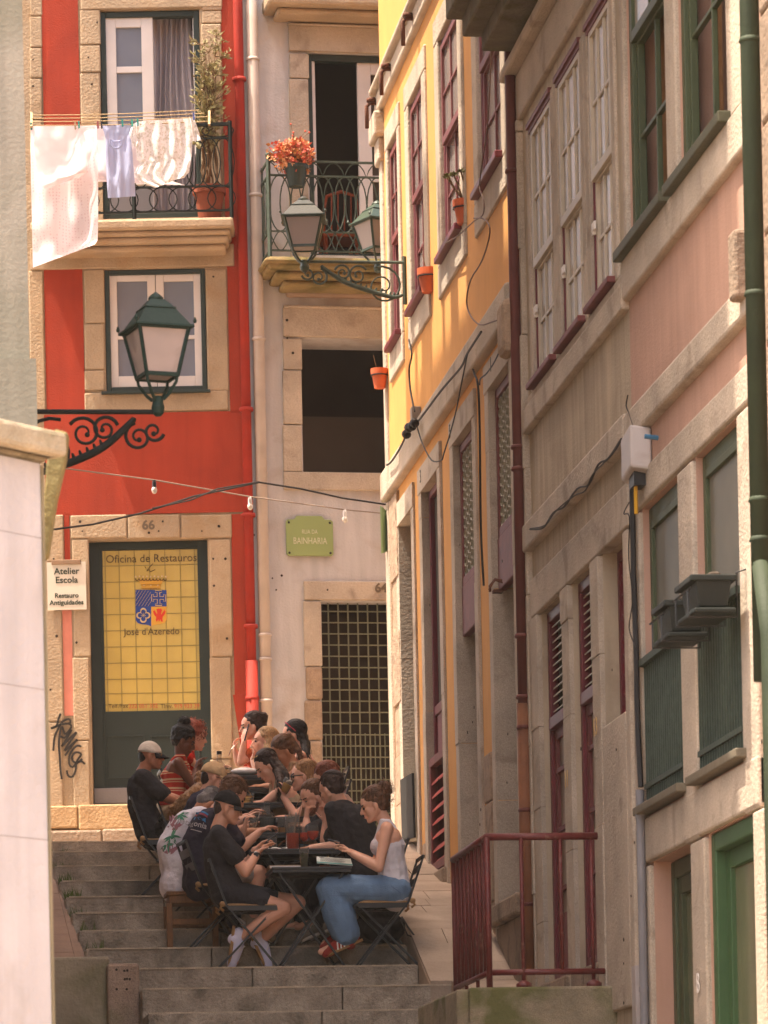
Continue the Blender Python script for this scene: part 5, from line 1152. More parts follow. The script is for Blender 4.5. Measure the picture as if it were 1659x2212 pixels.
wire('wall_cable', 'second thin cable sagging beside the looping telephone cables', c7([(-60, 1220), (30, 1200), (100, 1110), (210, 1020), (280, 985), (330, 880), (440, 770), (505, 668)]), .005, CABLE, .09)
wire('wall_cable', 'bundle of black cables dropping from the meter box to the grey conduit', c7([(565, 980), (570, 1200), (575, 1500), (585, 1800), (592, 2000)]) + [(1377, 1550), (1384, 1700)], .018, CABLE, .06)
wire('wall_cable', 'loose thin cable twisting beside the black cable bundle', c7([(548, 1060), (515, 1130), (550, 1150), (545, 1400), (570, 1650), (548, 1830), (590, 1950)]), .004, CABLE, .08)
wire('wall_cable', 'short upright wire curling above the meter box', c7([(580, 615), (550, 520), (530, 465), (540, 400)]), .004, CABLE, .06)
m = MB(); 
for (x, y) in ((300, 600), (335, 572), (285, 640), (320, 590)): m.ell(onF(777.6 + x * k_, 712.8 + y * k_, .13), .04, seg=8, rings=6)
tag(m.build('cable_clamp', CABLE), 'black clamp knot on the cable bundle of the yellow house', 'cable clamp')
m = MB(FR); a_, c_ = FR.px(777.6 + 335 * k_, 712.8 + 535 * k_, .05); m.box(a_ - .05, a_ + .05, 0, .08, c_ - .09, c_ + .08); tag(m.build('junction_box', mat('grey_box', '8A8278', .6, .05, 5, 0), bevel=.01), 'small grey junction box on the yellow wall above the string course', 'junction box')
# meter box
a_, c_ = FR.px(1345, 990, .0); am = FR.px(1366, 990, .09)[0]; a0, a1, z0, z1 = am - .17, am + .17, h_at(1366, 1048, am), h_at(1366, 934, am)
mb_ = thing('meter_box', 'white plastic meter box on the wall between the beige and pink houses', 'meter box', (4.5, 24.7, z0))
m = MB(FR); m.prism([(a0, .005, z0 + .06), (a1 - .02, .005, z0), (a1, .02, z0 + .02), (a1, .10, z0 + .03), (a1 - .03, .13, z0 + .05), (a0 + .02, .13, z0 + .08)], (0, 0, z1 - z0 - .06)); m.build('cover', mat('box_plastic', 'B0A8A4', .5, .04, 3, 0, stain='8A7A6A', samt=.3, sscale=6), mb_, bevel=.015)
m = MB(FR); m.box(a0 + .08, a1 - .10, .02, .10, z0 - .015, z0 + .07); m.build('gland_plate', BLK, mb_)
m = MB(FR); a_, c_ = FR.px(1372, 1090, .08); m.tube([(a_ - .03, .08, c_ + .1), (a_ - .03, .08, c_ - .06)], .012, 6); m.build('yellow_lead', mat('yellow_tape', 'C09020', .6, 0, bump=0), mb_)
m = MB(FR); zc1 = FR.px(1384, 1705, .06)[1]; ac = FR.px(1384, 1800, .06)[0]; m.tube([(ac, .06, zc1), (ac, .06, 0)], .026, 12)
for y in (1768, 2145): m.lathe([(.03, 0), (.03, .03)], (ac, .06, FR.px(1385, y, .06)[1]), (0, 0, 1), 12)
tag(m.build('grey_conduit', PIPEGY, smooth=False), 'grey plastic conduit pipe running to the ground beside the pink house doors', 'conduit')
m = MB(FR); a_ = FR.px(1380, 2140, .03)[0]; z_1 = FR.px(1380, 2085, .03)[1]; z_2 = FR.px(1380, 2205, .03)[1]; m.box(a_ + .0, a_ + .12, 0, .05, z_2 - .2, z_1); tag(m.build('small_meter_cover', mat('box_plastic', '')), 'narrow white cover plate low beside the grey conduit', 'cover plate')
# planters on the green window
PLM = mat('planter_plastic', '1E2420', .5, .1, 6, .1)
def planter(Yc, zc, label, L=.5, b0=.10):
    t = thing('window_planter', label, 'planter', (4.4, Yc, zc), 'green plastic planters on the pink house window')
    m = MB(FR); h = .15; ws = (.075, .095)
    V = [(Yc - L / 2 + .03, b0 + .11 - ws[0], zc), (Yc + L / 2 - .03, b0 + .11 - ws[0], zc), (Yc + L / 2 - .03, b0 + .11 + ws[0], zc), (Yc - L / 2 + .03, b0 + .11 + ws[0], zc),
         (Yc - L / 2, b0 + .11 - ws[1], zc + h), (Yc + L / 2, b0 + .11 - ws[1], zc + h), (Yc + L / 2, b0 + .11 + ws[1], zc + h), (Yc - L / 2, b0 + .11 + ws[1], zc + h)]
    m.add(V, [(3, 2, 1, 0), (4, 5, 6, 7), (0, 1, 5, 4), (1, 2, 6, 5), (2, 3, 7, 6), (3, 0, 4, 7)]); m.ring(Yc - L / 2 - .012, Yc + L / 2 + .012, b0 - .01, b0 + .235, zc + h - .02, zc + h + .012, .02); m.build('trough', PLM, t, bevel=.006)
    m = MB(FR); m.box(Yc - L / 2 - .02, Yc + L / 2 + .02, b0 + .0, b0 + .22, zc - .035, zc - .01); m.build('drip_tray', PLM, t, bevel=.008)
    m = MB(FR)
    for y in (Yc - L / 2 + .05, Yc + L / 2 - .05): m.tube([(y, .02, zc + h + .05), (y, b0 - .02, zc + h + .03), (y, b0 - .02, zc - .05), (y, b0 + .24, zc - .05), (y, b0 + .24, zc + h * .6)], .006, 5)
    m.tube([(Yc - L / 2 - .02, b0 + .24, zc + h * .6), (Yc + L / 2 + .02, b0 + .24, zc + h * .6)], .006, 5); m.build('wire_holder', BLK, t)
    m = MB(FR); rr = random.Random(int(Yc * 10))
    for k in range(14): m.ell((Yc + rr.uniform(-.2, .2), b0 + .11 + rr.uniform(-.07, .07), zc + h + .012), (.03, .03, .018), seg=6, rings=5)
    m.build('soil', BLACKI, t)
za = FR.px(1440, 1378, .2)[1]
Y1 = FR.px(1482, 1340, .18)[0]; Y2 = FR.px(1538, 1310, .18)[0]
planter(Y1, h_at(1478, 1372, Y1), 'empty green planter hooked on the rail, the farther and lower of the pair', .36)
planter(Y2, h_at(1530, 1322, Y2), 'empty green planter hooked on the rail, the nearer and higher of the pair', .42)
m = MB(FR); a_, c_ = FR.px(1422, 946, .0); m.tube([(a_, 0, c_), (a_, .08, c_ + .01)], .014, 8); tag(m.build('blue_pipe_stub', mat('blue_plastic', '3A6A8A', .5, 0, bump=0)), 'short blue pipe stub sticking out of the pink wall', 'pipe stub')
# small wall lamp bracket between doors
m = MB(FR); a_, c_ = FR.px(777.6 + 790 * k_, 712.8 + 1600 * k_, .1); m.box(a_ - .05, a_ + .03, 0, .07, c_ - .02, c_); m.tube([(a_, 0, c_ + .07), (a_, .05, c_ + .08), (a_, .09, c_ + .03), (a_, .09, c_ - .01)], .010, 6); m.tube([(a_ - .03, .0, c_ + .05), (a_ - .03, .06, c_ + .07), (a_ - .02, .10, c_)], .007, 6)
tag(m.build('wall_fitting', mat('rusty_iron', '5A3626')), 'rusty iron fitting on the wall between the third and fourth doorways', 'wall fitting')
# ================================================================== RED RAILING
RAIL = thing('iron_railing', 'worn dark red iron railing round the stone landing', 'railing', (3.9, 25.6, 3.17))
Yf = 25.55; Xc = 3.78
zt_ = h_at(1056, 1808, Yf); zb_ = h_at(1056, 2101, Yf)
def rx(x, y, Y): d = ray(x, y); return d.x * Y / d.y
xr = rx(1290, 1808, Yf); xc = rx(1051, 1808, Yf)
Yk2 = 27.05; xk = rx(981, 1950, Yk2); zt2 = zt_ - .0; 
m = MB(); m.tube([(xr, Yf, zt_), (xc, Yf, zt_), (xk, Yk2, zt_ - .0)], .023, 10); m.build('top_rail', RAILRED, RAIL, smooth=True)
m = MB(); m.tube([(xr + .03, Yf, zb_), (xc, Yf, zb_), (xk, Yk2, zb_)], .019, 10); m.build('bottom_rail', RAILRED, RAIL, smooth=True)
for i, x in enumerate((1130, 1214, 1281)):
    X = rx(x - 2, 1950, Yf); m = MB(); m.tube([(X, Yf, zb_ if i == 1 else zb_ - .22), (X, Yf, zt_)], .013, 8)
    if i != 1: m.lathe([(.05, 0), (.05, .03), (.02, .05)], (X, Yf, 3.165), (0, 0, 1), 8)
    m.build('post', RAILRED, RAIL, smooth=True)
m = MB(); m.tube([(xc, Yf, 3.1), (xc, Yf, zt_)], .020, 10); m.build('post', RAILRED, RAIL, smooth=True)
for i in range(9):
    t = (i + 1) / 9; X = lerp(xc, xk, t); Y_ = lerp(Yf, Yk2, t); m = MB(); m.tube([(X, Y_, zb_ - (.26 if i in (2, 5, 8, 7) else 0)), (X, Y_, zt_)], .012 if i < 8 else .016, 8); m.build('post', RAILRED, RAIL, smooth=True)
# ================================================================== PEOPLE
def blob(name, mb, m, parent, voxel=.008, sm=6, noise_=0.0, nsc=20.0, kind=None):
    me = mb.mesh('tmp'); o = bpy.data.objects.new('tmp', me)
    r = o.modifiers.new('r', 'REMESH'); r.mode = 'VOXEL'; r.voxel_size = voxel; r.use_smooth_shade = True
    if sm: s_ = o.modifiers.new('s', 'SMOOTH'); s_.factor = .5; s_.iterations = sm
    me2 = baked(o); bpy.data.meshes.remove(me)
    if noise_:
        cs = [v.co.copy() for v in me2.vertices]; ns = [v.normal.copy() for v in me2.vertices]; out = []
        for c, n_ in zip(cs, ns):
            d = noise.noise(c * nsc) + .5 * noise.noise(c * nsc * 2.3); q = c + n_ * (d * noise_); out += [q.x, q.y, q.z]
        me2.vertices.foreach_set('co', out); me2.update()
    me2.name = name; me2.materials.clear(); me2.materials.append(m)
    return link(name, me2, parent, smooth=True)
def skinm(n, c): return mat('skin_' + n, c, .55, .07, 9, .04, 120, spec=.35, sss=.08)
SK = {'light': skinm('light', 'DAA286'), 'fair': skinm('fair', 'E2AC90'), 'tan': skinm('tan', 'BC8462'), 'dark': skinm('dark', '704632'), 'mid': skinm('mid', 'B87C5E')}
def fab(n, c, **k): return mat('fabric_' + n, c, .9, k.pop('var', .12), k.pop('scale', 9), .9, 20, spec=.15, **k)
def hairm(n, c): return mat('hair_' + n, c, .5, .25, 16, .4, 160, spec=.4, fib=.45)
HR = {'black': hairm('black', '17110F'), 'dkbrown': hairm('dark_brown', '34221A'), 'brown': hairm('brown', '64422A'), 'auburn': hairm('auburn', '7A4028'), 'blonde': hairm('blonde', 'B08C60'), 'ltbrown': hairm('light_brown', '966C42'), 'grey': hairm('grey', '66605C'), 'ginger': hairm('ginger', '96442A')}
EYEW = mat('eye_white', 'B8AEA6', .4, 0, bump=0); EYED = mat('eye_dark', '1A120E', .3, 0, bump=0); LIPM = mat('lip', '8A4238', .5, 0, bump=0)
def hand(mb, W, d, n, curl=.5, sc=1.0, flip=1, spread=1.0):
    """five fingered hand from wrist W, pointing d, palm side n"""
    d = d.normalized(); n = (n - d * n.dot(d)).normalized(); s_ = d.cross(n).normalized() * flip
    for o in (-.022, -.006, .010, .024): mb.cap(W + s_ * o * .6 * sc, .017 * sc, W + d * .082 * sc + s_ * o * sc, .0135 * sc, 10)
    for o, l, c in ((-.032, .058, 1.15), (-.011, .072, 1.0), (.011, .078, .95), (.032, .068, .85)):
        p = W + d * .085 * sc + s_ * o * sc; dd = (d + s_ * o * 4 * spread).normalized(); a = curl * c * .5; r = .0092 * sc
        for k in range(3):
            dd = (dd * math.cos(a) + n * math.sin(a)).normalized(); q = p + dd * l * sc * (.42, .32, .26)[k]; mb.cap(p, r, q, r * .9, 8); p = q; r *= .9; a = curl * c * .75
    p = W + d * .025 * sc + s_ * .026 * sc; dd = (d * .65 + s_ * .75 + n * .25).normalized(); r = .0115 * sc
    for k in range(2): q = p + dd * .038 * sc; mb.cap(p, r, q, r * .85, 8); p = q; r *= .85; dd = (dd + d * .5 + n * curl * .5).normalized()
    return W + d * .1 * sc + n * .03 * sc
class Person:
    def __init__(s, label, z, head, yaw, pitch, neck, pelvis, k, skin='light', female=False, size=1.0, byaw=None, lat=None, mid=None):
        s.z = z; s.f = .9 if female else 1.0; s.sz = size; s.skin = SK[skin]
        s.C = s.P(*head); s.N = s.P(*neck); s.Pv = s.P(*pelvis)
        s.root = thing('person', label, 'person', (s.Pv.x, s.Pv.y, s.Pv.z - .5), 'people at the tables')
        by = math.radians(yaw if byaw is None else byaw); s.bf = RT * math.cos(by) + FW * math.sin(by); s.bl = UP.cross(s.bf)     # body forward, left
        hy = math.radians(yaw); f = RT * math.cos(hy) + FW * math.sin(hy); l = UP.cross(f); p = math.radians(pitch)
        s.hf = f * math.cos(p) - UP * math.sin(p); s.hu = UP * math.cos(p) + f * math.sin(p); s.hl = l
        s.body = MB(); s.k = k; s.yaw = yaw
        s.Mid = s.P(*mid) if mid else s.N.lerp(s.Pv, .55) - s.bf * .01
        sw = .165 * s.f * size; ax_ = (s.N - s.Pv).normalized()
        s.SL = s.N - ax_ * .06 + s.bl * sw; s.SR = s.N - ax_ * .06 - s.bl * sw; s.ax = ax_
        s.nearL = s.bl.dot(FW) < 0
        s.build_head(); s.torso(s.body, 0)
    def P(s, x, y, dz=0.0): return at(x, y, s.z + dz)
    def H(s, f, l, u): return s.C + (s.hf * f + s.hl * l + s.hu * u) * s.sz * (.97 if s.f < 1 else 1.0)
    def hrot(s): return Matrix((s.hf, s.hl, s.hu)).transposed()
    def build_head(s):
        b = s.body; R_ = s.hrot(); k = s.sz * (.97 if s.f < 1 else 1.0); E = lambda c, r: b.ell(s.H(*c), tuple(x * k for x in r), R_, 16, 11)
        E((-.006, 0, .032), (.096, .075, .083)); E((.028, 0, -.030), (.058, .060, .078)); E((.036, 0, -.072), (.042, .042, .036))
        for q in (-1, 1):
            b.cap(s.H(-.005, q * .052, -.045), .024 * k, s.H(.055, q * .020, -.092), .018 * k); E((.052, q * .036, -.022), (.026, .024, .024))
            b.cap(s.H(.078, 0, .020), .012 * k, s.H(.070, q * .040, .022), .012 * k); E((-.006, q * .077, -.012), (.019, .011, .032)); E((.084, q * .012, -.036), (.012, .009, .009))
        E((.068, 0, -.094), (.020, .022, .018)); b.cap(s.H(.086, 0, .010), .009 * k, s.H(.106, 0, -.028), .0115 * k); E((.086, 0, -.062), (.012, .024, .012))
        b.cap(s.H(-.020, 0, -.03), .055 * k * s.f, s.N, .056 * k * s.f)
        b.cap(s.N, .058 * s.f, s.N - s.ax * .05 , .07 * s.f)
    def face(s, eye=True, brow='dkbrown', closed=False):
        R_ = s.hrot(); m = MB(); m2 = MB()
        for q in (-1, 1):
            m.ell(s.H(.081, q * .031, -.002), (.008, .015, .0045 if closed else .008), R_, 8, 6); m2.cap(s.H(.089, q * .014, .021), .0055, s.H(.077, q * .047, .024), .0042, 6)
        m.build('eyes', EYED, s.root, smooth=True); m2.build('eyebrows', HR[brow], s.root, smooth=True)
        m = MB(); m.ell(s.H(.093, 0, -.061), (.008, .021, .0055), R_, 10, 6); m.build('lips', LIPM, s.root, smooth=True)
    def torso(s, b, g, lo=0.0, full=True):
        f = s.f; w = f * s.sz; c1 = s.Mid.lerp(s.N, .55)
        for q in (-1, 1):
            L = s.bl * q
            b.cap(s.Pv + L * .075, .115 * w * (1.06 if f < 1 else 1) + g, s.Mid + L * .055, .098 * w + g); b.cap(s.Mid + L * .055, .098 * w + g, c1 + L * .075 * w, .108 * w + g)
            b.cap(c1 + L * .085 * w, .095 * w + g, (s.SL if q > 0 else s.SR) - L * .035, .055 * w + g); b.cap(s.N - s.ax * .03, .05 * w + g, (s.SL if q > 0 else s.SR), .045 * w + g)
            if f < 1: b.cap(c1 + L * .06 + s.bf * .045, .062 + g, c1 + L * .062 + s.bf * .072 - s.ax * .03, .050 + g)
    def arm(s, side, E, W, hd=None, n=None, curl=.6, dzE=0, dzW=0, handok=True, seeme=True):
        """side 'n' near the camera or 'f' far; E, W picture points (with depth offsets)"""
        left = s.nearL if side == 'n' else not s.nearL
        S = s.SL if left else s.SR; E = s.P(*E); W = s.P(*W); b = s.body; w = s.f * s.sz
        b.cap(S, .048 * w, E, .039 * w); b.cap(E, .040 * w, E.lerp(W, .35), .040 * w); b.cap(E.lerp(W, .35), .040 * w, W, .027 * w)
        d = (W - E).normalized() if hd is None else (RT * hd[0] + UP * hd[1] + FW * (hd[2] if len(hd) > 2 else 0)).normalized()
        nn = Vector(n) if n is not None else Vector((0, 0, -1))
        if abs(d.dot(nn.normalized())) > .95: nn = s.bf
        s.arms = getattr(s, 'arms', []) + [(S, E, W)]
        return hand(b, W, d, nn, curl, .95 * s.sz * (.9 if s.f < 1 else 1), 1 if left else -1)
    def legs(s, spec=None, skinlegs=True):
        """spec: [(knee, ankle, toe) picture points for near, far] or None for a plain seated pose"""
        s.L = []
        for i, side in enumerate(('n', 'f')):
            left = s.nearL if side == 'n' else not s.nearL; q = 1 if left else -1; Hp = s.Pv + s.bl * q * .09
            if spec and spec[i]: K, A, T = [s.P(*p) for p in spec[i]]
            else:
                K = Hp + s.bf * .40 + s.bl * q * .04 + UP * .0; A = K - UP * .40 - s.bf * .05; T = A + s.bf * .17 - UP * .05
            s.L.append((Hp, K, A, T)); w = s.f * s.sz; b = s.body
            b.cap(Hp, .088 * w, K, .060 * w); b.cap(K, .058 * w, K.lerp(A, .35) - s.bf * .01, .056 * w); b.cap(K.lerp(A, .35) - s.bf * .01, .056 * w, A, .036 * w); b.cap(A, .036 * w, T, .026)
    def finish(s, voxel=.0065): return blob('body', s.body, s.skin, s.root, voxel, 3)
    # clothing
    def shirt(s, m, sleeve=.6, g=.014, name='t_shirt', low=.0, loose=.012, hem=0.0):
        b = MB(); s.torso(b, g)
        if hem: 
            for q in (-1, 1): b.cap(s.Pv + s.bl * q * .07, .125 + g, s.Pv + s.bl * q * .07 - UP * hem - s.bf * .02, .12 + g)
        for (S, E, W) in getattr(s, 'arms', []):
            if sleeve > 0:
                t = min(sleeve, 1.0); b.cap(S, .052 * s.f + g, S.lerp(E, t), .050 * s.f + loose + g * .4)
                if sleeve > 1: b.cap(E, .048 + g * .5, E.lerp(W, sleeve - 1), .042)
        return blob(name, b, m, s.root, .009, 3, .008, 10)
    def tank(s, m, top=.80, g=.012, name='tank_top', straps=True, low=0.0):
        """top without sleeves: covers up to a share of the torso, with straps"""
        b = MB(); w = s.f * s.sz; c1 = s.Mid.lerp(s.N, .40)
        p0 = s.Pv.lerp(s.Mid, low)
        for q in (-1, 1):
            L = s.bl * q; b.cap(p0 + L * .07, .115 * w + g, s.Mid + L * .055, .098 * w + g); b.cap(s.Mid + L * .055, .098 * w + g, c1 + L * .062 * w, .104 * w + g); b.cap(c1 + L * .06 + s.bf * .045 + s.ax * .02, .062 + g, c1 + L * .062 + s.bf * .074 - s.ax * .0, .052 + g)
            if straps:
                S = (s.SL if q > 0 else s.SR).lerp(s.N, .45)
                b.cap(c1 + L * .07 + s.bf * .10, .022, S + s.ax * .035 + s.bf * .03, .018); b.cap(S + s.ax * .035 + s.bf * .03, .018, S + s.ax * .03 - s.bf * .03, .018); b.cap(S + s.ax * .03 - s.bf * .03, .018, c1 + L * .07 - s.bf * .095, .03)
        return blob(name, b, m, s.root, .009, 3, .004, 14)
    def shorts(s, m, upto=.75, g=.016, name='shorts'):
        b = MB()
        for (Hp, K, A, T) in s.L: b.cap(s.Pv, .13, Hp, .10 + g); b.cap(Hp, .10 + g, Hp.lerp(K, upto), .072 + g)
        return blob(name, b, m, s.root, .010, 4, .004, 14)
    def trousers(s, m, g=.012, wide=0.0, name='trousers', to=.95):
        b = MB()
        for (Hp, K, A, T) in s.L:
            b.cap(s.Pv, .125, Hp, .095 + g); b.cap(s.Pv + UP * .06, .11, Hp, .09 + g); b.cap(Hp, .095 + g + wide * .2, K, .062 + g + wide * .5); b.cap(K, .062 + g + wide * .5, K.lerp(A, .5), .058 + g + wide); b.cap(K.lerp(A, .5), .058 + g + wide, K.lerp(A, to), .046 + g + wide)
        return blob(name, b, m, s.root, .010, 4, .006, 13)
    def shoes(s, m, ms, sock=None, stripes=None, which=(0, 1)):
        for i in which:
            Hp, K, A, T = s.L[i]; d = (T - A).normalized(); dn = (A - K).normalized(); up = -(dn - d * dn.dot(d)).normalized(); Hh = A - d * .05 - up * .035
            Tt = Hh + d * .27; b = MB(); sd = d.cross(up)
            b.cap(Hh + up * .035, .042, Hh + d * .10 + up * .040, .046); b.cap(Hh + d * .10 + up * .040, .046, Hh + d * .19 + up * .020, .042); b.cap(Hh + d * .19 + up * .018, .043, Hh + d * .235 + up * .012, .037); b.cap(A, .046, A - up * .03, .046)
            so = blob('shoe', b, m, s.root, .007, 3)
            b = MB(); n = 16; pts = []
            for q in range(n): an = 2 * math.pi * q / n; pts.append(Hh + d * (.105 + .155 * math.cos(an)) + sd * (.043 + .008 * math.cos(an)) * math.sin(an) - up * .018)
            b.prism(pts, up * .022); b.build('sole', ms, so, bevel=.004)
            b = MB()
            for q in range(4): c = Hh + d * (.10 + .022 * q) + up * (.074 - .009 * q); b.tube([c - sd * .022, c + up * .006, c + sd * .022], .0035, 5)
            b.tube([Hh + d * .1 + up * .078, Hh + d * .09 + up * .09 + sd * .03, Hh + d * .13 + up * .05 + sd * .05], .003, 4); b.tube([Hh + d * .1 + up * .078, Hh + d * .09 + up * .09 - sd * .03, Hh + d * .14 + up * .04 - sd * .05], .003, 4)
            b.build('laces', PAPER, so)
            if stripes:
                b = MB()
                for q in (-1, 1):
                    for t in range(3): c = Hh + d * (.10 + .026 * t) + sd * q * .0405; b.bar(c - up * .002, c + up * .050 - d * .018, .010, .006, up=tuple(sd))
                b.build('stripes', stripes, so)
            if sock: b = MB(); b.cap(A - up * .01, .040, A + (K - A).normalized() * .05, .038); blob('sock', b, sock, s.root, .008, 2)
    # hair
    def scalp(s, m, g=.010, low=0.0, name='hair', extra=None, nz=.004, front=0.0, capped=False, comb=130):
        b = MB(); R_ = s.hrot(); k = s.sz
        if not capped: b.ell(s.H(-.027 + front, 0, .052), ((.088 + g) * k, (.073 + g) * k, (.075 + g) * k), R_, 18, 12)
        b.ell(s.H(-.046, 0, -.004 + low), ((.056 + g * .8) * k, (.064 + g * .8) * k, .064 * k), R_, 16, 10) if not capped else b.ell(s.H(-.059, 0, .0), (.047 * k, .061 * k, .072 * k), R_, 16, 10)
        for q in (-1, 1):
            if not capped: b.cap(s.H(.0, q * .066, .040), .014 + g * .6, s.H(-.030, q * .066, .0), .012 + g * .5)
        if extra: extra(b)
        o = blob(name, b, m, s.root, .007, 2, nz, 38)
        if not capped and comb:
            rr = random.Random(int(abs(s.C.x) * 1000)); b = MB()
            for i in range(comb):
                l = rr.uniform(-.97, .97); t0 = rr.uniform(22, 70); t1 = t0 + rr.uniform(60, 130); P_ = []; jj = rr.uniform(-.1, .1); e = g + .001 + rr.uniform(0, .004)
                for j in range(9):
                    t = math.radians(min(lerp(t0, t1, j / 8), 205)); lj = max(-.98, min(.98, l + jj * j / 8)); w_ = math.sqrt(1 - lj * lj)
                    P_.append(s.H(-.027 + front + (.088 + e) * w_ * math.cos(t), (.073 + e) * lj, .052 + (.075 + e) * w_ * math.sin(t)))
                b.tube(P_, [.0046 * (1 - abs(j - 4) / 5.5) for j in range(9)], 4)
            b.build('strands', m, o, smooth=True)
        return o
    def strands(s, m, paths, n=40, r=.0035, spread=.03, seed=1, par=None, name='strands', wav=.01):
        rr = random.Random(seed); b = MB()
        for i in range(n):
            P_ = paths[i % len(paths)]; o = Vector((rr.gauss(0, 1), rr.gauss(0, 1), rr.gauss(0, 1) * .5)) * spread; ph = rr.uniform(0, 6); L = rr.uniform(.75, 1.05); Q = []
            n_ = 10
            for j in range(n_):
                t = j / (n_ - 1) * L * (len(P_) - 1); a = min(int(t), len(P_) - 2); p = P_[a].lerp(P_[a + 1], t - a)
                Q.append(p + o * (.35 + .65 * j / n_) + Vector((math.sin(j * 1.1 + ph), math.cos(j * .9 + ph), 0)) * wav * j / n_)
            b.tube(Q, [r * (1 - .6 * j / n_) for j in range(n_)], 4)
        return b.build(name, m, par or s.root, smooth=True)
    def fall(s, m, paths, r0=.05, r1=.025, n=50, seed=1, name='long_hair', spread=.028, wav=.008, g=.010, nz=.006, low=0.0, front=0.0):
        def ex(b):
            for P_ in paths:
                for i in range(len(P_) - 1): t = i / (len(P_) - 1); t2 = (i + 1) / (len(P_) - 1); b.cap(P_[i], lerp(r0, r1, t), P_[i + 1], lerp(r0, r1, t2))
        o = s.scalp(m, g, low, 'hair', ex, nz, front); s.strands(m, paths, n, .0038, spread, seed, o, wav=wav); return o
    def cap_(s, m, mv, tilt=0, btn=True):
        b = MB(); n = 22; R_ = s.hrot(); V = []; rings = 8
        c = (-.010, 0, .026); rx_, ry_, rz = .104, .086, .106
        for i in range(rings + 1):
            th = math.pi / 2 * (1 - i / rings)
            for k in range(n): ph = 2 * math.pi * k / n; cc = math.cos(math.pi / 2 - th); V.append(s.H(c[0] + rx_ * math.sin(th) * math.cos(ph) if False else c[0] + rx_ * (math.sin(th)) * math.cos(ph), ry_ * math.sin(th) * math.sin(ph), c[2] + rz * math.cos(th) - .010 * math.cos(ph) * (th / (math.pi / 2))))
        F = [(i * n + k, i * n + (k + 1) % n, (i + 1) * n + (k + 1) % n, (i + 1) * n + k) for i in range(rings) for k in range(n)] 
        b.add(V, F); o = b.build('cap', m, s.root, smooth=True, solid=.004, fixn=False)
        b = MB(); V = []; na = 12
        for j in range(5):
            for k in range(na + 1):
                ph = math.radians(-62 + 124 * k / na); t = j / 4; sc_ = 1 + t * .62 * math.cos(ph) ** 1.2
                V.append(s.H(c[0] + rx_ * math.cos(ph) * sc_, ry_ * math.sin(ph) * (1 + t * .02), c[2] - .010 * math.cos(ph) - .018 * t * (1 - .0) - .022 * (math.sin(ph) ** 2) * t - tilt * t))
        b.add(V, [(j * (na + 1) + k, j * (na + 1) + k + 1, (j + 1) * (na + 1) + k + 1, (j + 1) * (na + 1) + k) for j in range(4) for k in range(na)])
        b.build('visor', mv, o, smooth=True, solid=.004, fixn=False)
        b = MB(); b.ell(s.H(c[0], 0, c[2] + rz), (.008, .008, .004)); b.build('button', mv, o)
    def glasses(s, m, up=0.0, back=0.0, r=.0022, lens=None, name='glasses'):
        b = MB(); l_ = MB()
        for q in (-1, 1):
            c = s.H(.096 - back, q * .032, .0 + up); pts = [c + s.hl * .024 * math.cos(2 * math.pi * k / 14) + s.hu * .019 * math.sin(2 * math.pi * k / 14) for k in range(14)]; b.tube(pts, r, 5, closed=True)
            if lens: l_.prism([p for p in pts], s.hf * .002)
            b.tube([s.H(.094 - back, q * .056, .004 + up), s.H(.0 - back, q * .080, .006 + up)], r, 5)
        b.tube([s.H(.098 - back, -.008, .003 + up), s.H(.098 - back, .008, .003 + up)], r, 5)
        o = b.build(name, m, s.root); 
        if lens: l_.build('lens', lens, o)
        return o
BTEE = fab('black', '343234'); NAVY = fab('navy', '34303C'); WTEE = fab('white_tank', 'DCD6DA'); DENIM = mat('denim', '6E8AA8', .9, .14, 7, .4, 110, streak=.12, spec=.15); BSH = fab('black_shorts', '302F33')
# --- front man in black
o = Person('man in black cap, black t-shirt and white sneakers holding a phone at the nearest table', 30.35, (492, 1746), 2, 12, (471, 1790), (493, 1932), 0, 'light', mid=(474, 1880))
o.SL += 0 * UP; p6 = o
h1 = o.arm('n', (530, 1884, -.20), (556, 1843, -.10), (1, .9, .25), (.3, 0, -.3), .55); h2 = o.arm('f', (535, 1872, .16), (551, 1836, .10), (1, .95, -.1), (.3, 0, -.3), .75)
o.legs([((612, 1962, -.10), (514, 2030, -.10), (508, 2078, -.08)), ((643, 1950, .12), (562, 2034, .10), (580, 2074, .10))]); o.finish()
o.face(); o.shirt(BTEE, .62); o.shorts(BSH, .60)
o.shoes(mat('white_canvas', 'DAD6EA', .8, .05, 10, .2, 90), mat('gum_sole', '9A7448', .7, .08, 10, .1))
o.scalp(HR['dkbrown'], .004, -.0, nz=.003, capped=True); o.cap_(fab('black_cap', '2A2828'), fab('black_cap', '')); o.glasses(mat('thin_dark_frame', '4A2A1A', .4, 0, bump=0))
b = MB(); E_, W_ = o.arms[0][1], o.arms[0][2]; d_ = (W_ - E_).normalized()
b.lathe([(.031, -.011), (.034, -.008), (.034, .008), (.031, .011)], W_ - d_ * .02, d_, 16); wt = b.build('wrist_watch', SILV, o.root); b = MB(); b.lathe([(.018, 0), (.018, .008)], W_ - d_ * .02 - FW * .032, -FW, 14); b.build('dial', BLK, wt)
b = MB(); E_, W_ = o.arms[1][1], o.arms[1][2]; d_ = (W_ - E_).normalized(); b.lathe([(.031, -.02), (.034, -.018), (.034, .012), (.031, .015)], W_ - d_ * .03, d_, 14); b.build('wristband', BLK, o.root)
b = MB(); pc_ = o.P(588, 1809, .0); b.bar(pc_ - (RT * .05 + UP * .035), pc_ + (RT * .05 + UP * .035), .075, .009, up=(-.5, 0, .8)); tag(b.build('mobile_phone', mat('phone_black', '1A1A1E', .25, 0, bump=0, spec=.7), bevel=.004), 'phone in the hands of the man in the black cap', 'phone')
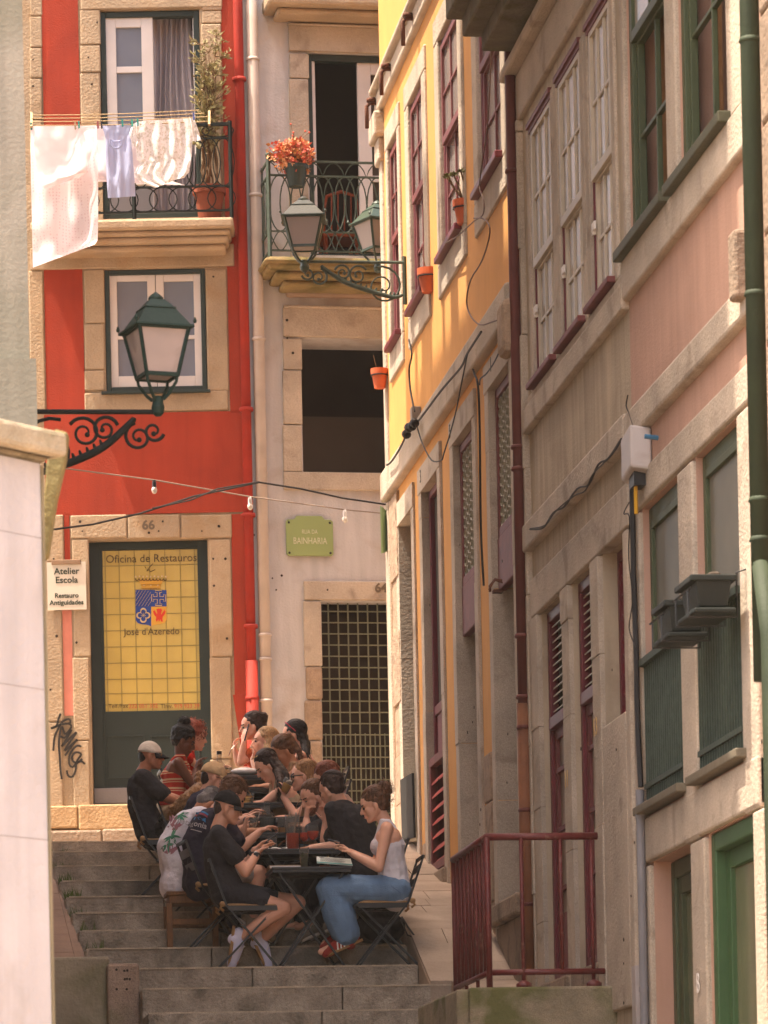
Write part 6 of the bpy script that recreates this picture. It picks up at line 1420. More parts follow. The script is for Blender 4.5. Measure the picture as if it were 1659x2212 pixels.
# --- front woman
o = Person('woman in a white tank top, blue jeans and red sneakers looking at her phone', 30.35, (808, 1740), 182, 18, (832, 1776), (853, 1926), 0, 'fair', True, 1.04, mid=(845, 1862))
o.arm('n', (818, 1874, -.20), (762, 1845, -.08), (-1, .75, .15), (.1, 0, -.6), .8); o.arm('f', (812, 1868, .16), (756, 1840, .07), (-1, .8, -.1), (.1, 0, -.6), .9)
o.legs([((712, 1922, -.10), (752, 2030, -.08), (694, 2056, -.10)), ((722, 1916, .12), (745, 2015, .10), (700, 2040, .10))]); o.finish(); o.face()
o.tank(WTEE, low=-.10); jn = o.trousers(DENIM, .016, .046, 'jeans', .86); o.shoes(mat('red_suede', '9A2E22', .8, .1, 10, .2), mat('gum_sole', ''), BLK, PAPER)
def ex(b):
    b.ell(o.H(-.112, 0, .105), (.050, .048, .045)); b.ell(o.H(-.128, .01, .065), (.030, .03, .03)); b.ell(o.H(-.105, 0, .03), (.032, .03, .03))
so_ = o.scalp(HR['brown'], .011, 0, 'hair', ex, .007); rr = random.Random(2)
def curls(o, par, m, c, rad, n, seed, r=.003, L=.05):
    rr = random.Random(seed); b = MB()
    for i in range(n):
        d = Vector((rr.gauss(0, 1), rr.gauss(0, 1), rr.gauss(0, 1))).normalized(); p = c + Vector((d.x * rad[0], d.y * rad[1], d.z * rad[2])); t = d.orthogonal().normalized(); t2 = d.cross(t); ph = rr.uniform(0, 6); l = L * rr.uniform(.6, 1.3)
        b.tube([p + t * .010 * math.cos(ph + k) + t2 * .010 * math.sin(ph + k) + d * (l * k / 6) for k in range(7)], [r * (1 - k / 9) for k in range(7)], 4)
    return b.build('curls', m, par, smooth=True)
curls(o, so_, HR['brown'], o.H(-.112, 0, .09), (.05, .05, .055), 90, 3, .0028, .03); curls(o, so_, HR['brown'], o.H(-.1, 0, .0), (.03, .05, .04), 40, 8, .002, .03); curls(o, so_, HR['brown'], o.H(-.02, 0, .05), (.095, .08, .082), 90, 4, .0022, .02) if False else None
b = MB(); pc_ = o.P(721, 1814, .0); b.bar(pc_ - RT * .045, pc_ + RT * .045 - UP * .02, .07, .009, up=(.3, 0, .9)); tag(b.build('mobile_phone', mat('phone_black', ''), bevel=.004), 'dark phone held by the woman in the white tank top', 'phone')
# --- man in navy tee
o = Person('man with curly brown hair in a navy t-shirt with a printed back', 30.95, (503, 1718), 15, 35, (468, 1752), (440, 1888), 1, 'light', mid=(428, 1822))
o.arm('n', (522, 1832, -.1), (560, 1797, -.05), (1, .5, .1), None, .8); o.arm('f', (512, 1824, .25), (527, 1790, .2), (.3, 1, 0), (.6, 0, 0), 1.6)
o.legs([((560, 1885, -.08), (545, 1990, -.05), (575, 2010, -.05)), None]); o.finish(.008); o.face(); o.shirt(NAVY, .75, hem=.06, g=.018); o.shorts(fab('light_grey', 'A8A09C'), .75, name='light_shorts'); o.shoes(fab('beige_shoe', 'A08E78'), PAPER, which=(0,))
so_ = o.scalp(HR['brown'], .014, .0, nz=.010); curls(o, so_, HR['brown'], o.H(-.02, 0, .05), (.098, .085, .085), 110, 9, .003, .022)
pl5 = o
# --- man in the white floral tee on the wooden stool
o = Person('grey haired man in a leaf printed white t-shirt bent over on a wooden stool', 31.25, (450, 1738), 25, 62, (432, 1752), (392, 1892), 1, 'tan', mid=(374, 1830), byaw=12)
o.arm('n', (505, 1805, .05), (545, 1795, .1), None, None, .6); o.arm('f', (500, 1800, .3), (540, 1785, .3), None, None, .6); o.legs(); o.finish(.008)
ws = o.shirt(fab('white_tee', 'DCD6DC'), .8, .024, name='printed_t_shirt', hem=.07); o.trousers(fab('navy_trousers', '2C2A38')); o.scalp(HR['grey'], .006, -.005, nz=.004); o.shoes(fab('worn_shoe', '6A5A4A'), BLK)
# --- cap man behind
o = Person('man in a beige cap and dark navy shirt sitting behind the grey haired man', 32.0, (463, 1682), 6, 12, (447, 1712), (418, 1850), 2, 'light', mid=(420, 1785))
o.arm('n', (490, 1790, 0), (530, 1768, 0)); o.arm('f', (495, 1785, .3), (535, 1762, .25)); o.legs(); o.finish(.008); o.face(); o.shirt(NAVY, .9, .016, hem=.0); o.trousers(fab('dark_trousers', '201E22')); o.scalp(HR['dkbrown'], .004, -.0, nz=.003, capped=True); o.cap_(fab('beige_cap', 'C2A27A'), fab('beige_cap', '')); o.glasses(BLK)
# --- long haired woman
o = Person('person with long frizzy light brown hair and patterned navy top behind the beige cap', 32.55, (448, 1702), 5, 20, (425, 1720), (395, 1856), 3, 'tan', True, mid=(388, 1795))
o.arm('n', (460, 1800, 0), (500, 1780, 0)); o.arm('f', (465, 1795, .25), (505, 1775, .25)); o.legs(); o.finish(.008); o.shirt(mat('fabric_navy_print', '2A2C40', .9, .5, 40, .1), .7, .014, 'patterned_top'); o.trousers(fab('dark_trousers', ''))
o.fall(HR['ltbrown'], [[o.P(438, 1700), o.P(412, 1722, -.08), o.P(390, 1742, -.12), o.P(372, 1762, -.12)], [o.P(440, 1702, -.05), o.P(420, 1712, -.12), o.P(400, 1728, -.16), o.P(378, 1748, -.16)]], .055, .045, 200, 5, spread=.034, wav=.03, nz=.012)
# --- man in the white cap
o = Person('man in a white cap with dark visor and black t-shirt leaning back', 32.75, (326, 1634), -3, 2, (309, 1668), (330, 1802), 4, 'mid', mid=(306, 1745), size=.93)
o.arm('n', (356, 1722, -.15), (395, 1738, -.05)); o.arm('f', (360, 1720, .2), (400, 1730, .2)); o.legs(); o.finish(.008); o.face(); o.shirt(BTEE, .8, .020); o.trousers(fab('black_trousers', '1C1A1A')); o.scalp(HR['black'], -.002, -.0, nz=.002, capped=True); o.cap_(fab('white_cap', 'D4C8B8'), fab('dark_visor', '201E22'), .012); o.glasses(mat('gold_frame', '8A6A3A', .3, 0, bump=0, metal=1), lens=mat('dark_lens', '2A201A', .1, 0, bump=0, spec=.8)); o.shoes(BTEE, BLK)
# --- woman with the bun
o = Person('dark skinned woman with a high black bun and a red and cream striped crop top', 33.45, (397, 1601), -2, 24, (390, 1636), (370, 1762), 5, 'dark', True, .98, mid=(376, 1705))
o.arm('n', (415, 1694, -.12), (424, 1662, -.02), (.25, 1, .1), (.6, .2, 0), 1.2); o.arm('f', (425, 1690, .18), (432, 1664, .12), (.1, 1, 0), (.6, 0, 0), 1.2); o.legs(); o.finish(.007); o.face(brow='black', closed=True)
def stripes(nm, cols, sc, ax='Z'):
    m = mat(nm, cols[0], .95, 0, bump=.3, bscale=120); n = m.node_tree; N, L = n.nodes, n.links; b_ = N['Principled BSDF']
    tc = N.new('ShaderNodeTexCoord'); sp = N.new('ShaderNodeSeparateXYZ'); L.new(tc.outputs['Object'], sp.inputs[0]); mu = N.new('ShaderNodeMath'); mu.operation = 'MULTIPLY'; mu.inputs[1].default_value = sc; L.new(sp.outputs[ax], mu.inputs[0])
    fr_ = N.new('ShaderNodeMath'); fr_.operation = 'FRACT'; L.new(mu.outputs[0], fr_.inputs[0]); cr2 = N.new('ShaderNodeValToRGB'); cr2.color_ramp.interpolation = 'CONSTANT'; e = cr2.color_ramp.elements
    e[0].color = (*lin(cols[0]), 1); e[0].position = 0; e[1].color = (*lin(cols[1]), 1); e[1].position = .55
    for p_, c_ in cols[2:]: x = e.new(p_); x.color = (*lin(c_), 1)
    L.new(fr_.outputs[0], cr2.inputs[0]); L.new(cr2.outputs[0], b_.inputs['Base Color']); return m
o.tank(stripes('red_cream_knit', ['B03424', 'C8A27C', (.66, 'B03424'), (.78, 'C8A27C')], 14), low=.45, name='crop_top'); o.trousers(fab('cream_trousers', '9A8468'))
def ex(b): b.ell(o.H(-.060, 0, .150), (.048, .045, .045)); b.ell(o.H(-.05, 0, .105), (.04, .04, .03))
so_ = o.scalp(HR['black'], .014, 0, 'hair', ex, .010); curls(o, so_, HR['black'], o.H(-.060, 0, .150), (.045, .043, .043), 60, 6, .003, .014)
# --- curly red haired woman
o = Person('person with curly ginger hair and a red top beside the woman with the bun', 33.95, (419, 1592), 8, 8, (406, 1628), (386, 1748), 6, 'fair', True, mid=(385, 1690))
o.arm('n', (440, 1680, 0), (462, 1668, 0)); o.arm('f', (445, 1676, .2), (468, 1664, .2)); o.legs(); o.finish(.008); o.face(brow='ginger'); o.tank(fab('scarlet_top', 'B02418'), name='red_top'); o.shirt(fab('scarlet_top', ''), .0, .010, 'red_vest'); o.trousers(fab('dark_trousers', ''))
so_ = o.scalp(HR['ginger'], .018, .0, nz=.012); curls(o, so_, HR['ginger'], o.H(-.02, 0, .045), (.105, .092, .095), 190, 7, .003, .03)
# --- RIGHT SIDE
o = Person('dark haired man in a black t-shirt seen from behind, chin on his hand', 30.95, (716, 1706), 142, 18, (738, 1738), (800, 1884), 1, 'fair', mid=(782, 1815), byaw=150)
o.arm('n', (742, 1826, -.12), (672, 1832, -.10), (-1, -.08, 0), None, .35); o.arm('f', (702, 1818, .10), (704, 1776, .12), (.0, 1, 0), (-.3, -.8, 0), 1.5)
o.legs(); o.finish(.007); o.shirt(BTEE, .85, .020, hem=.02); o.trousers(fab('dark_trousers', '')); o.scalp(HR['dkbrown'], .008, 0, nz=.006); o.shoes(fab('grey_sneaker', '8A8278'), PAPER)
o = Person('bearded man with brown hair looking down, hand at his mouth, in a black top', 31.5, (676, 1724), 208, 22, (702, 1758), (756, 1880), 1, 'light', mid=(738, 1820))
o.arm('n', (664, 1800, -.10), (662, 1770, -.05), (.1, 1, 0), (.7, .2, 0), 1.7); o.arm('f', (690, 1812, .1), (640, 1815, .1)); o.legs(); o.finish(.007); o.face(closed=True)
o.shirt(BTEE, .8, .014); o.trousers(fab('dark_trousers', '')); o.scalp(HR['brown'], .010, 0, nz=.007)
b = MB(); R_ = o.hrot()
for q in (-1, 1): b.cap(o.H(.0, q * .060, -.04), .016, o.H(.05, q * .032, -.095), .020)
b.ell(o.H(.062, 0, -.098), (.026, .030, .022), R_); blob('beard', b, HR['auburn'], o.root, .006, 2, .004, 60)
o = Person('woman with dark reddish hair half hidden behind the two dark haired men', 31.85, (704, 1684), 178, 18, (722, 1712), (768, 1840), 3, 'fair', True, mid=(752, 1780))
o.arm('n', (690, 1790, 0), (655, 1785, 0)); o.arm('f', (685, 1785, .25), (650, 1780, .2)); o.legs(); o.finish(.008); o.face(); o.shirt(fab('pale_pink', 'B89484'), .6, .010); o.trousers(DENIM); o.scalp(HR['auburn'], .014, nz=.008)
o = Person('woman with dark rimmed glasses and long hair drinking from a glass', 32.3, (655, 1678), 184, 2, (672, 1712), (716, 1845), 3, 'fair', True, mid=(700, 1780))
o.arm('n', (640, 1766, -.15), (612, 1722, -.10), (.15, 1, 0), (-.4, .2, 0), 1.1); o.arm('f', (650, 1770, .2), (600, 1768, .15)); o.legs(); o.finish(.007); o.face()
o.tank(fab('beige_top', 'B89A78'), name='beige_top'); o.trousers(fab('dark_trousers', '')); o.glasses(BLK, r=.004)
o.fall(HR['ltbrown'], [[o.H(-.06, .03, .02), o.H(-.05, .06, -.08), o.P(664, 1725, -.16), o.P(655, 1765, -.18)], [o.H(-.08, 0, .02), o.H(-.09, 0, -.10), o.P(690, 1735, -.05), o.P(688, 1765, -.05)]], .045, .022, 130, 15, spread=.022)
gl4 = o
o = Person('woman with long dark hair and sunglasses pushed up, looking down at her plate', 32.85, (577, 1656), 196, 34, (600, 1690), (648, 1818), 4, 'fair', True, mid=(626, 1758))
o.arm('n', (566, 1738, -.14), (530, 1742, -.05), (-1, .1, .1), None, .5); o.arm('f', (590, 1742, .2), (555, 1738, .2)); o.legs(); o.finish(.007); o.face(closed=True, brow='black'); o.tank(fab('cream_top', 'C0AC90'), name='cream_top'); o.trousers(fab('dark_trousers', ''))
o.fall(HR['dkbrown'], [[o.H(-.04, .05, .03), o.H(-.03, .075, -.06), o.P(607, 1690, -.18), o.P(603, 1735, -.17)], [o.H(-.07, .02, .03), o.P(616, 1672, -.08), o.P(622, 1700, -.10), o.P(625, 1740, -.1)]], .040, .018, 150, 25, spread=.018)
b = MB(); 
for q in (-1, 1):
    c = o.H(.045, q * .032, .118); b.tube([c + o.hl * .024 * math.cos(2 * math.pi * k / 12) + (o.hf * .6 + o.hu * -.0).normalized() * .019 * math.sin(2 * math.pi * k / 12) for k in range(12)], .003, 5, closed=True)
b.build('raised_sunglasses', mat('gold_frame', ''), o.root)
o = Person('woman with a brown ponytail bending over the table behind the dark haired woman', 33.4, (612, 1624), 196, 34, (632, 1652), (672, 1778), 5, 'tan', True, mid=(655, 1720))
o.arm('n', (600, 1702, 0), (566, 1700, 0)); o.arm('f', (605, 1700, .2), (570, 1698, .2)); o.legs(); o.finish(.008); o.face(closed=True); o.tank(fab('sand_top', '9A7A5C'), name='sand_top'); o.trousers(fab('dark_trousers', ''))
o.fall(HR['brown'], [[o.H(-.07, 0, .09), o.H(-.12, 0, .08), o.P(646, 1622, 0), o.P(650, 1640, 0)]], .030, .018, 60, 35, spread=.014)
o = Person('woman with long black hair and red sunglasses on her head', 34.0, (634, 1590), 182, 6, (647, 1622), (672, 1742), 6, 'fair', True, mid=(664, 1684))
o.arm('n', (620, 1680, 0), (590, 1672, 0)); o.arm('f', (615, 1676, .2), (585, 1668, .2)); o.legs(); o.finish(.008); o.face(brow='black'); o.tank(fab('pink_top', 'B07A6A'), name='pink_top'); o.trousers(fab('dark_trousers', ''))
o.fall(HR['black'], [[o.H(-.06, .03, .02), o.H(-.08, .04, -.06), o.P(660, 1625, -.12), o.P(668, 1655, -.12)], [o.H(-.07, -.02, .02), o.H(-.10, 0, -.08), o.P(664, 1632, -.05), o.P(676, 1660, -.05)]], .042, .020, 110, 45, spread=.018)
b = MB(); b.tube([o.H(.045, -.06, .105), o.H(.055, 0, .125), o.H(.045, .06, .105), o.H(-.02, .088, .03)], .005, 6); b.build('red_sunglasses', mat('red_frame', 'B03040', .3, 0, bump=0), o.root)
o = Person('blonde woman looking up across the table beside the woman on the phone', 34.25, (571, 1604), 192, -6, (590, 1634), (614, 1748), 6, 'fair', True, mid=(606, 1692))
o.arm('n', (556, 1665, -.1), (546, 1640, -.05), (.2, 1, 0), (-.5, 0, 0), 1.2); o.arm('f', (570, 1680, .2), (550, 1668, .2)); o.legs(); o.finish(.008); o.face(brow='ltbrown'); o.tank(fab('orange_top', 'B8542C'), name='orange_top'); o.trousers(fab('dark_trousers', ''))
o.fall(HR['blonde'], [[o.H(-.03, .05, .03), o.H(-.02, .075, -.06), o.P(590, 1632, -.15), o.P(586, 1655, -.15)], [o.H(-.07, 0, .02), o.H(-.09, .02, -.08), o.P(600, 1640, -.08), o.P(602, 1660, -.1)]], .040, .020, 120, 55, spread=.018)
o = Person('woman in orange with a dark ponytail holding a phone to her ear', 34.7, (544, 1571), 192, 4, (557, 1602), (580, 1728), 7, 'fair', True, mid=(572, 1665))
o.arm('n', (521, 1646, -.14), (527, 1604, -.16), (.12, 1, .05), (.7, .5, 0), .5); o.arm('f', (516, 1648, .12), (508, 1622, .10), (-.1, 1, 0), (.6, 0, 0), 1.5); o.legs(); o.finish(.007); o.face(); o.shirt(fab('orange_shirt', 'B4552E'), .5, .012, 'orange_shirt'); o.trousers(fab('dark_trousers', ''))
o.fall(HR['dkbrown'], [[o.H(-.06, 0, .10), o.H(-.12, 0, .09), o.P(569, 1570, 0), o.P(573, 1596, 0)], [o.H(-.07, .03, .02), o.H(-.06, .05, -.07), o.P(556, 1602, -.1)]], .036, .022, 90, 65, spread=.016)
b = MB(); p_ = o.P(533, 1583, -.15); b.bar(p_ - UP * .07 - RT * .02, p_ + UP * .07 + RT * .02, .01, .075, up=tuple(FW)); tag(b.build('mobile_phone', mat('phone_black', ''), bevel=.004), 'black phone held to the ear of the woman in orange', 'phone')
b = MB(); b.ell(o.P(536, 1552, -.02), (.02, .02, .02), seg=8, rings=6); b.ell(o.P(549, 1549, -.02), (.022, .02, .018), seg=8, rings=6); b.build('hair_clip', mat('clip_pink', 'B8989A', .5, 0, bump=0), o.root)
b = MB(); b.tube([o.P(511, 1606, .08), o.P(500, 1618, .06), o.P(494, 1632, .05)], .004, 5); tag(b.build('fork', SILV), 'fork held up in the hand of the woman in orange', 'fork')
# print on the navy tee
o = pl5
def decal(center, rtv, upv, outv, size, draw): pass
tb = bpy.data.objects.get('t_shirt.001')
def shrink(pts2, m, name, parent, target, c, rv, uv, off=.004):
    """polygon list laid on the shirt surface by casting onto it"""
    from mathutils.bvhtree import BVHTree
    me = target.data; M_ = world_of(target); bv = BVHTree.FromPolygons([M_ @ v.co for v in me.vertices], [tuple(p.vertices) for p in me.polygons]); out = rv.cross(uv); out.normalize()
    if out.dot(FW) > 0: out = -out
    b = MB()
    for poly in pts2:
        V = []; 
        for (x, y) in poly:
            p = c + rv * x + uv * y + out * .4; h = bv.ray_cast(p, -out); q = (h[0] + out * off) if h[0] is not None else c + rv * x + uv * y; V.append(q)
        b.add(V, [tuple(range(len(V)))])
    return b.build(name, m, parent, fixn=False)
def strip(x0, x1, y0, y1, n=8, tl=0.0, f=None):
    """row of small quads"""
    f = f or (lambda t: 0); out = []
    for i in range(n):
        a, b = i / n, (i + 1) / n; out.append([(lerp(x0, x1, a), y0 + f(a)), (lerp(x0, x1, b), y0 + f(b)), (lerp(x0, x1, b), y1 + f(b)), (lerp(x0, x1, a), y1 + f(a))])
    return out
sh5 = [c for c in pl5.root.children if c.name.startswith('t_shirt')][0]; c5 = at(433, 1772, 30.95); rv = (RT * .94 + UP * -.33).normalized(); uv = (UP * .94 + RT * .33).normalized()
arc = lambda t: .012 * math.sin(math.pi * t)
shrink(strip(-.05, .055, .035, .048, f=arc), mat('print_blue', '3A7AA8', .8, 0, bump=0), 'print_stripe', sh5, sh5, c5, rv, uv)
shrink(strip(-.05, .055, .018, .032, f=arc), mat('print_rose', '9A4A5A', .8, 0, bump=0), 'print_stripe', sh5, sh5, c5, rv, uv)
shrink([[(-.05, .010), (-.035, .016), (-.02, .004), (.0, -.012), (-.05, -.012)], [(0, -.012), (-.02, .004), (.0, .012), (.02, .0), (.035, -.012)], [(.02, 0), (.045, .012), (.055, -.02), (.035, -.012)]], mat('print_blue', ''), 'print_peaks', sh5, sh5, c5, rv, uv)
cu = bpy.data.curves.new('t', 'FONT'); cu.body = 'patagonia'; cu.size = .062; cu.align_x = 'RIGHT'; cu.resolution_u = 2; cu.offset = .001
me = baked(bpy.data.objects.new('t', cu))
pts = [[(me.vertices[i].co.x + .075, me.vertices[i].co.y - .065) for i in p.vertices] for p in me.polygons]
shrink(pts, mat('print_white', 'B0A8A8', .8, 0, bump=0), 'print_letters', sh5, sh5, c5, rv, uv, .006)
shrink(strip(-.04, .05, -.098, -.092), mat('print_white', ''), 'print_line', sh5, sh5, c5, rv, uv)
wsh = bpy.data.objects['printed_t_shirt']; rr = random.Random(12)
def leafpoly(cx, cy, an, L, w_):
    u, v = (math.cos(an), math.sin(an)), (-math.sin(an), math.cos(an)); return [(cx + u[0] * L * t + v[0] * w_ * h, cy + u[1] * L * t + v[1] * w_ * h) for t, h in ((0, 0), (.25, .8), (.6, .9), (1, 0), (.6, -.9), (.25, -.8))]
def at31(x, y): return at(x, y, 31.25)
cen = at31(372, 1800); gl_, pk_ = [], []
toxy = lambda x, y: ((x - 372) / 288, -(y - 1800) / 288)
for (x, y, n_, L) in ((392, 1766, 7, .07), (372, 1812, 9, .085), (362, 1830, 5, .06)):
    for k in range(n_): an = rr.uniform(-.5, 3.6) if k % 2 else rr.uniform(-2.6, -.3); cx, cy = toxy(x + rr.uniform(-3, 3), y + rr.uniform(-4, 4)); gl_.append(leafpoly(cx, cy, an, L * rr.uniform(.7, 1.1), .008))
for (x, y) in ((384, 1796), (366, 1846), (378, 1780)):
    for k in range(5): cx, cy = toxy(x + rr.uniform(-4, 4), y + rr.uniform(-6, 6)); pk_.append(leafpoly(cx, cy, rr.uniform(.6, 2.6), .08, .016))
shrink(pk_, mat('print_pink', 'A07078', .9, 0, bump=0), 'print_petals', wsh, wsh, cen, RT, UP, .003); shrink(gl_, mat('print_green', '4A8468', .9, 0, bump=0), 'print_leaves', wsh, wsh, cen, RT, UP, .006)
# ================================================================== CHAIRS
JW = [o_ for o_ in bpy.data.objects if o_.name == 'jeans'][0]
cj = at(800, 1925, 30.35)
shrink([[(x, y), (x + .012, y), (x + .012, y + .004), (x, y + .004)] for x, y in [(-.30 + .016 * k, -.045 - .0005 * k) for k in range(24)]], mat('denim_seam', '54688A', .9, 0, bump=0), 'seam', JW, JW, cj, RT, UP, .003)
shrink([[(.15 + .012 * k, .02 - .009 * k), (.162 + .012 * k, .011 - .009 * k), (.162 + .012 * k, .006 - .009 * k), (.15 + .012 * k, .015 - .009 * k)] for k in range(6)], mat('denim_seam', ''), 'pocket_seam', JW, JW, cj, RT, UP, .003)
def make_chair(cushion=True):
    t = thing('folding_chair', 'folding chair', 'chair', (0, 0, 0), 'black folding chairs on the steps')
    for y in (-.18, .18):
        m = MB(); m.bar((.20, y, 0), (-.17, y, .46), .014, .030, up=(0, 1, 0)); m.build('leg', BLK, t)
        m = MB(); m.bar((-.24, y * .86, 0), (.19, y * .86, .44), .014, .030, up=(0, 1, 0)); m.build('leg', BLK, t)
    m = MB()
    for y in (-.18, .18): m.bar((-.17, y, .46), (-.285, y, .79), .014, .026, up=(0, 1, 0))
    m.bar((-.285, -.18, .79), (-.285, .18, .79), .02, .02); m.bar((-.06, -.18, .325), (-.06, .18, .325), .012, .012); m.build('back_frame', BLK, t)
    for (x, z) in ((-.222, .61), (-.258, .71)): m = MB(); m.bar((x, -.175, z), (x, .175, z), .012, .06, up=(-.35, 0, 1)); m.build('backrest_slat', BLKP, t, bevel=.003)
    m = MB()
    for k in range(6): x = -.15 + k * .064; m.box(x, x + .05, -.17, .17, .435, .452)
    m.box(-.16, .2, -.185, -.17, .42, .455); m.box(-.16, .2, .17, .185, .42, .455); m.build('seat', BLKP, t)
    if cushion:
        m = MB(); n = 10; V = []
        for i in range(n + 1):
            for j in range(n + 1):
                x, y = lerp(-.18, .19, i / n), lerp(-.185, .185, j / n); e = (math.sin(math.pi * i / n) * math.sin(math.pi * j / n)) ** .35; V.append((x, y, .462 + .034 * e))
        for i in range(n + 1):
            for j in range(n + 1): x, y = lerp(-.18, .19, i / n), lerp(-.185, .185, j / n); V.append((x, y, .456))
        o_ = (n + 1) ** 2; F = [(i * (n + 1) + j, (i + 1) * (n + 1) + j, (i + 1) * (n + 1) + j + 1, i * (n + 1) + j + 1) for i in range(n) for j in range(n)]; F += [tuple(q + o_ for q in f[::-1]) for f in F]
        per = [i for i in range(n + 1)] ; ed = [(0, j) for j in range(n)] ; 
        ring_ = [j for j in range(n + 1)] + [(i) * (n + 1) + n for i in range(1, n + 1)] + [n * (n + 1) + j for j in range(n - 1, -1, -1)] + [i * (n + 1) for i in range(n - 1, 0, -1)]
        F += [(ring_[k], ring_[(k + 1) % len(ring_)], ring_[(k + 1) % len(ring_)] + o_, ring_[k] + o_) for k in range(len(ring_))]
        m.add(V, F); c = m.build('cushion', JUTE, t, smooth=True)
        m = MB()
        for y in (-.18, .18): m.tube([(-.17, y, .465), (-.20, y * 1.05, .47), (-.215, y, .44), (-.19, y * .95, .42)], .010, 6); m.ell((-.20, y, .468), .022, seg=8, rings=6)
        m.build('tie', JUTE, c, smooth=True)
    return t
proto = make_chair(); first = True
def tread(k): return NZ[min(k, len(NZ) - 1)] if k >= 0 else NZ[0]
def place_chair(x, ypx, z, k, rz, label):
    global first
    x = x + (30 if abs(rz) < 1 else -12); p = at(x, ypx, z); o = proto if first else copy_tree(proto); first = False
    o.location = (p.x, p.y, tread(k) + .002); o.rotation_euler = (0, 0, rz); o['label'] = label; return o
PI = math.pi; LFT = -YAW * 0
place_chair(505, 1960, 30.35, 0, LFT, 'black folding chair under the man in the black cap')
place_chair(838, 1960, 30.35, 0, PI, 'black folding chair with jute cushion under the woman in jeans')
place_chair(446, 1912, 30.86, 1, LFT + .1, 'folding chair under the man in the navy t-shirt')
place_chair(808, 1910, 31.0, 1, PI, 'folding chair under the man in black seen from behind')
place_chair(424, 1872, 31.85, 2, LFT, 'folding chair under the man in the beige cap')
place_chair(765, 1880, 31.55, 2, PI, 'folding chair under the bearded man')
place_chair(398, 1845, 32.45, 3, LFT, 'folding chair under the long haired person in the navy top')
place_chair(745, 1840, 32.2, 3, PI, 'folding chair under the woman with glasses')
place_chair(330, 1818, 32.75, 4, LFT, 'folding chair under the man in the white cap, nearest the left ramp')
place_chair(672, 1810, 32.85, 4, PI, 'folding chair under the woman with raised sunglasses')
place_chair(372, 1780, 33.45, 5, LFT, 'folding chair under the woman in the striped crop top')
place_chair(690, 1775, 33.4, 5, PI, 'folding chair under the woman with the brown ponytail')
place_chair(392, 1750, 33.95, 6, LFT, 'folding chair under the ginger haired person')
place_chair(688, 1745, 34.0, 6, PI, 'folding chair under the woman with long black hair')
place_chair(602, 1740, 34.55, 7, PI, 'folding chair under the woman in orange at the far end')
# wooden stool
sp = at(412, 1980, 31.15); T = thing('wooden_stool', 'square brown wooden stool under the grey haired man', 'stool', (sp.x, sp.y, NZ[1])); z0 = NZ[1] + .002; hx, hy = .17, .15; Rz = Matrix.Rotation(0, 3, 'Z')
m = MB(); m.box(sp.x - hx - .02, sp.x + hx + .02, sp.y - hy - .02, sp.y + hy + .02, z0 + .42, z0 + .45); m.box(sp.x - hx, sp.x + hx, sp.y - hy, sp.y + hy, z0 + .36, z0 + .42); m.build('seat', WOODC, T, bevel=.006)
for i in (-1, 1):
    for j in (-1, 1): m = MB(); m.box(sp.x + i * hx - .022, sp.x + i * hx + .022, sp.y + j * hy - .022, sp.y + j * hy + .022, z0, z0 + .36); m.build('leg', WOODC, T, bevel=.004)
m = MB()
for j in (-1, 1): m.box(sp.x - hx + .023, sp.x + hx - .023, sp.y + j * hy - .014, sp.y + j * hy + .014, z0 + .20, z0 + .245); m.box(sp.x + j * hx - .013, sp.x + j * hx + .013, sp.y - hy + .023, sp.y + hy - .023, z0 + .12, z0 + .16)
m.build('stretchers', WOODC, T, bevel=.003)
# ================================================================== TABLES
TX = at(667, 1885, 30.33).x
def make_table():
    t = thing('folding_table', 'table', 'table', (0, 0, 0), 'black folding tables pushed together down the steps')
    m = MB()
    for k in range(7): y = -.27 + k * .0775; m.box(-.29, .29, y, y + .066, .705, .722)
    m.build('tabletop', BLKP, t, bevel=.003)
    m = MB(); m.ring(-.285, .285, -.262, .262, .68, .704, .02) if False else None
    m.box(-.285, .285, -.262, -.245, .682, .704); m.box(-.285, .285, .245, .262, .682, .704); m.box(-.285, -.268, -.245, .245, .682, .704); m.box(.268, .285, -.245, .245, .682, .704); m.build('apron', BLK, t)
    for y in (-.21, .21):
        for i in (-1, 1): m = MB(); m.bar((-i * .23, y + i * .008, 0), (i * .24, y + i * .008, .69), .014, .030, up=(0, 1, 0)); m.build('leg', BLK, t)
    m = MB(); m.bar((-.2, -.21, .045), (-.2, .21, .045), .012, .012); m.bar((.2, -.21, .045), (.2, .21, .045), .012, .012); m.bar((0, -.21, .345), (0, .21, .345), .014, .014); m.build('cross_rods', BLK, t)
    return t
tp = make_table(); tlabels = ['nearest black folding table, holding the menu, the book and the mint drink', 'second black folding table, holding the orange jug and spritz glasses', 'third black folding table behind the tall carafe', 'fourth black folding table, beside the woman with the drinking glass', 'fifth black folding table, where the dark haired woman rests her arms', 'sixth black folding table, half hidden by the beige cap', 'farthest black folding table, under the white dish and the water bottle']
TT = []
for k in range(7):
    o = tp if k == 0 else copy_tree(tp); o.location = (TX - .01 * k, Y0 + .31 + TR * k, tread(k) + .002); o['label'] = tlabels[k]; TT.append((o.location.x, o.location.y, tread(k) + .7242))
def on(k, x, dy=0.0):
    """point on table k: under picture column x, dy metres along the street from its middle"""
    X, Y, Z = TT[k]; d = ray(x, 1800); return Vector((d.x * (Y + dy) / d.y, Y + dy, Z + .0005))
GLS = glass_mat('clear_glass', 'E8E4DE', .95)
def liquid(n, c): return cloth_mat('drink_' + n, c, tl=.5)
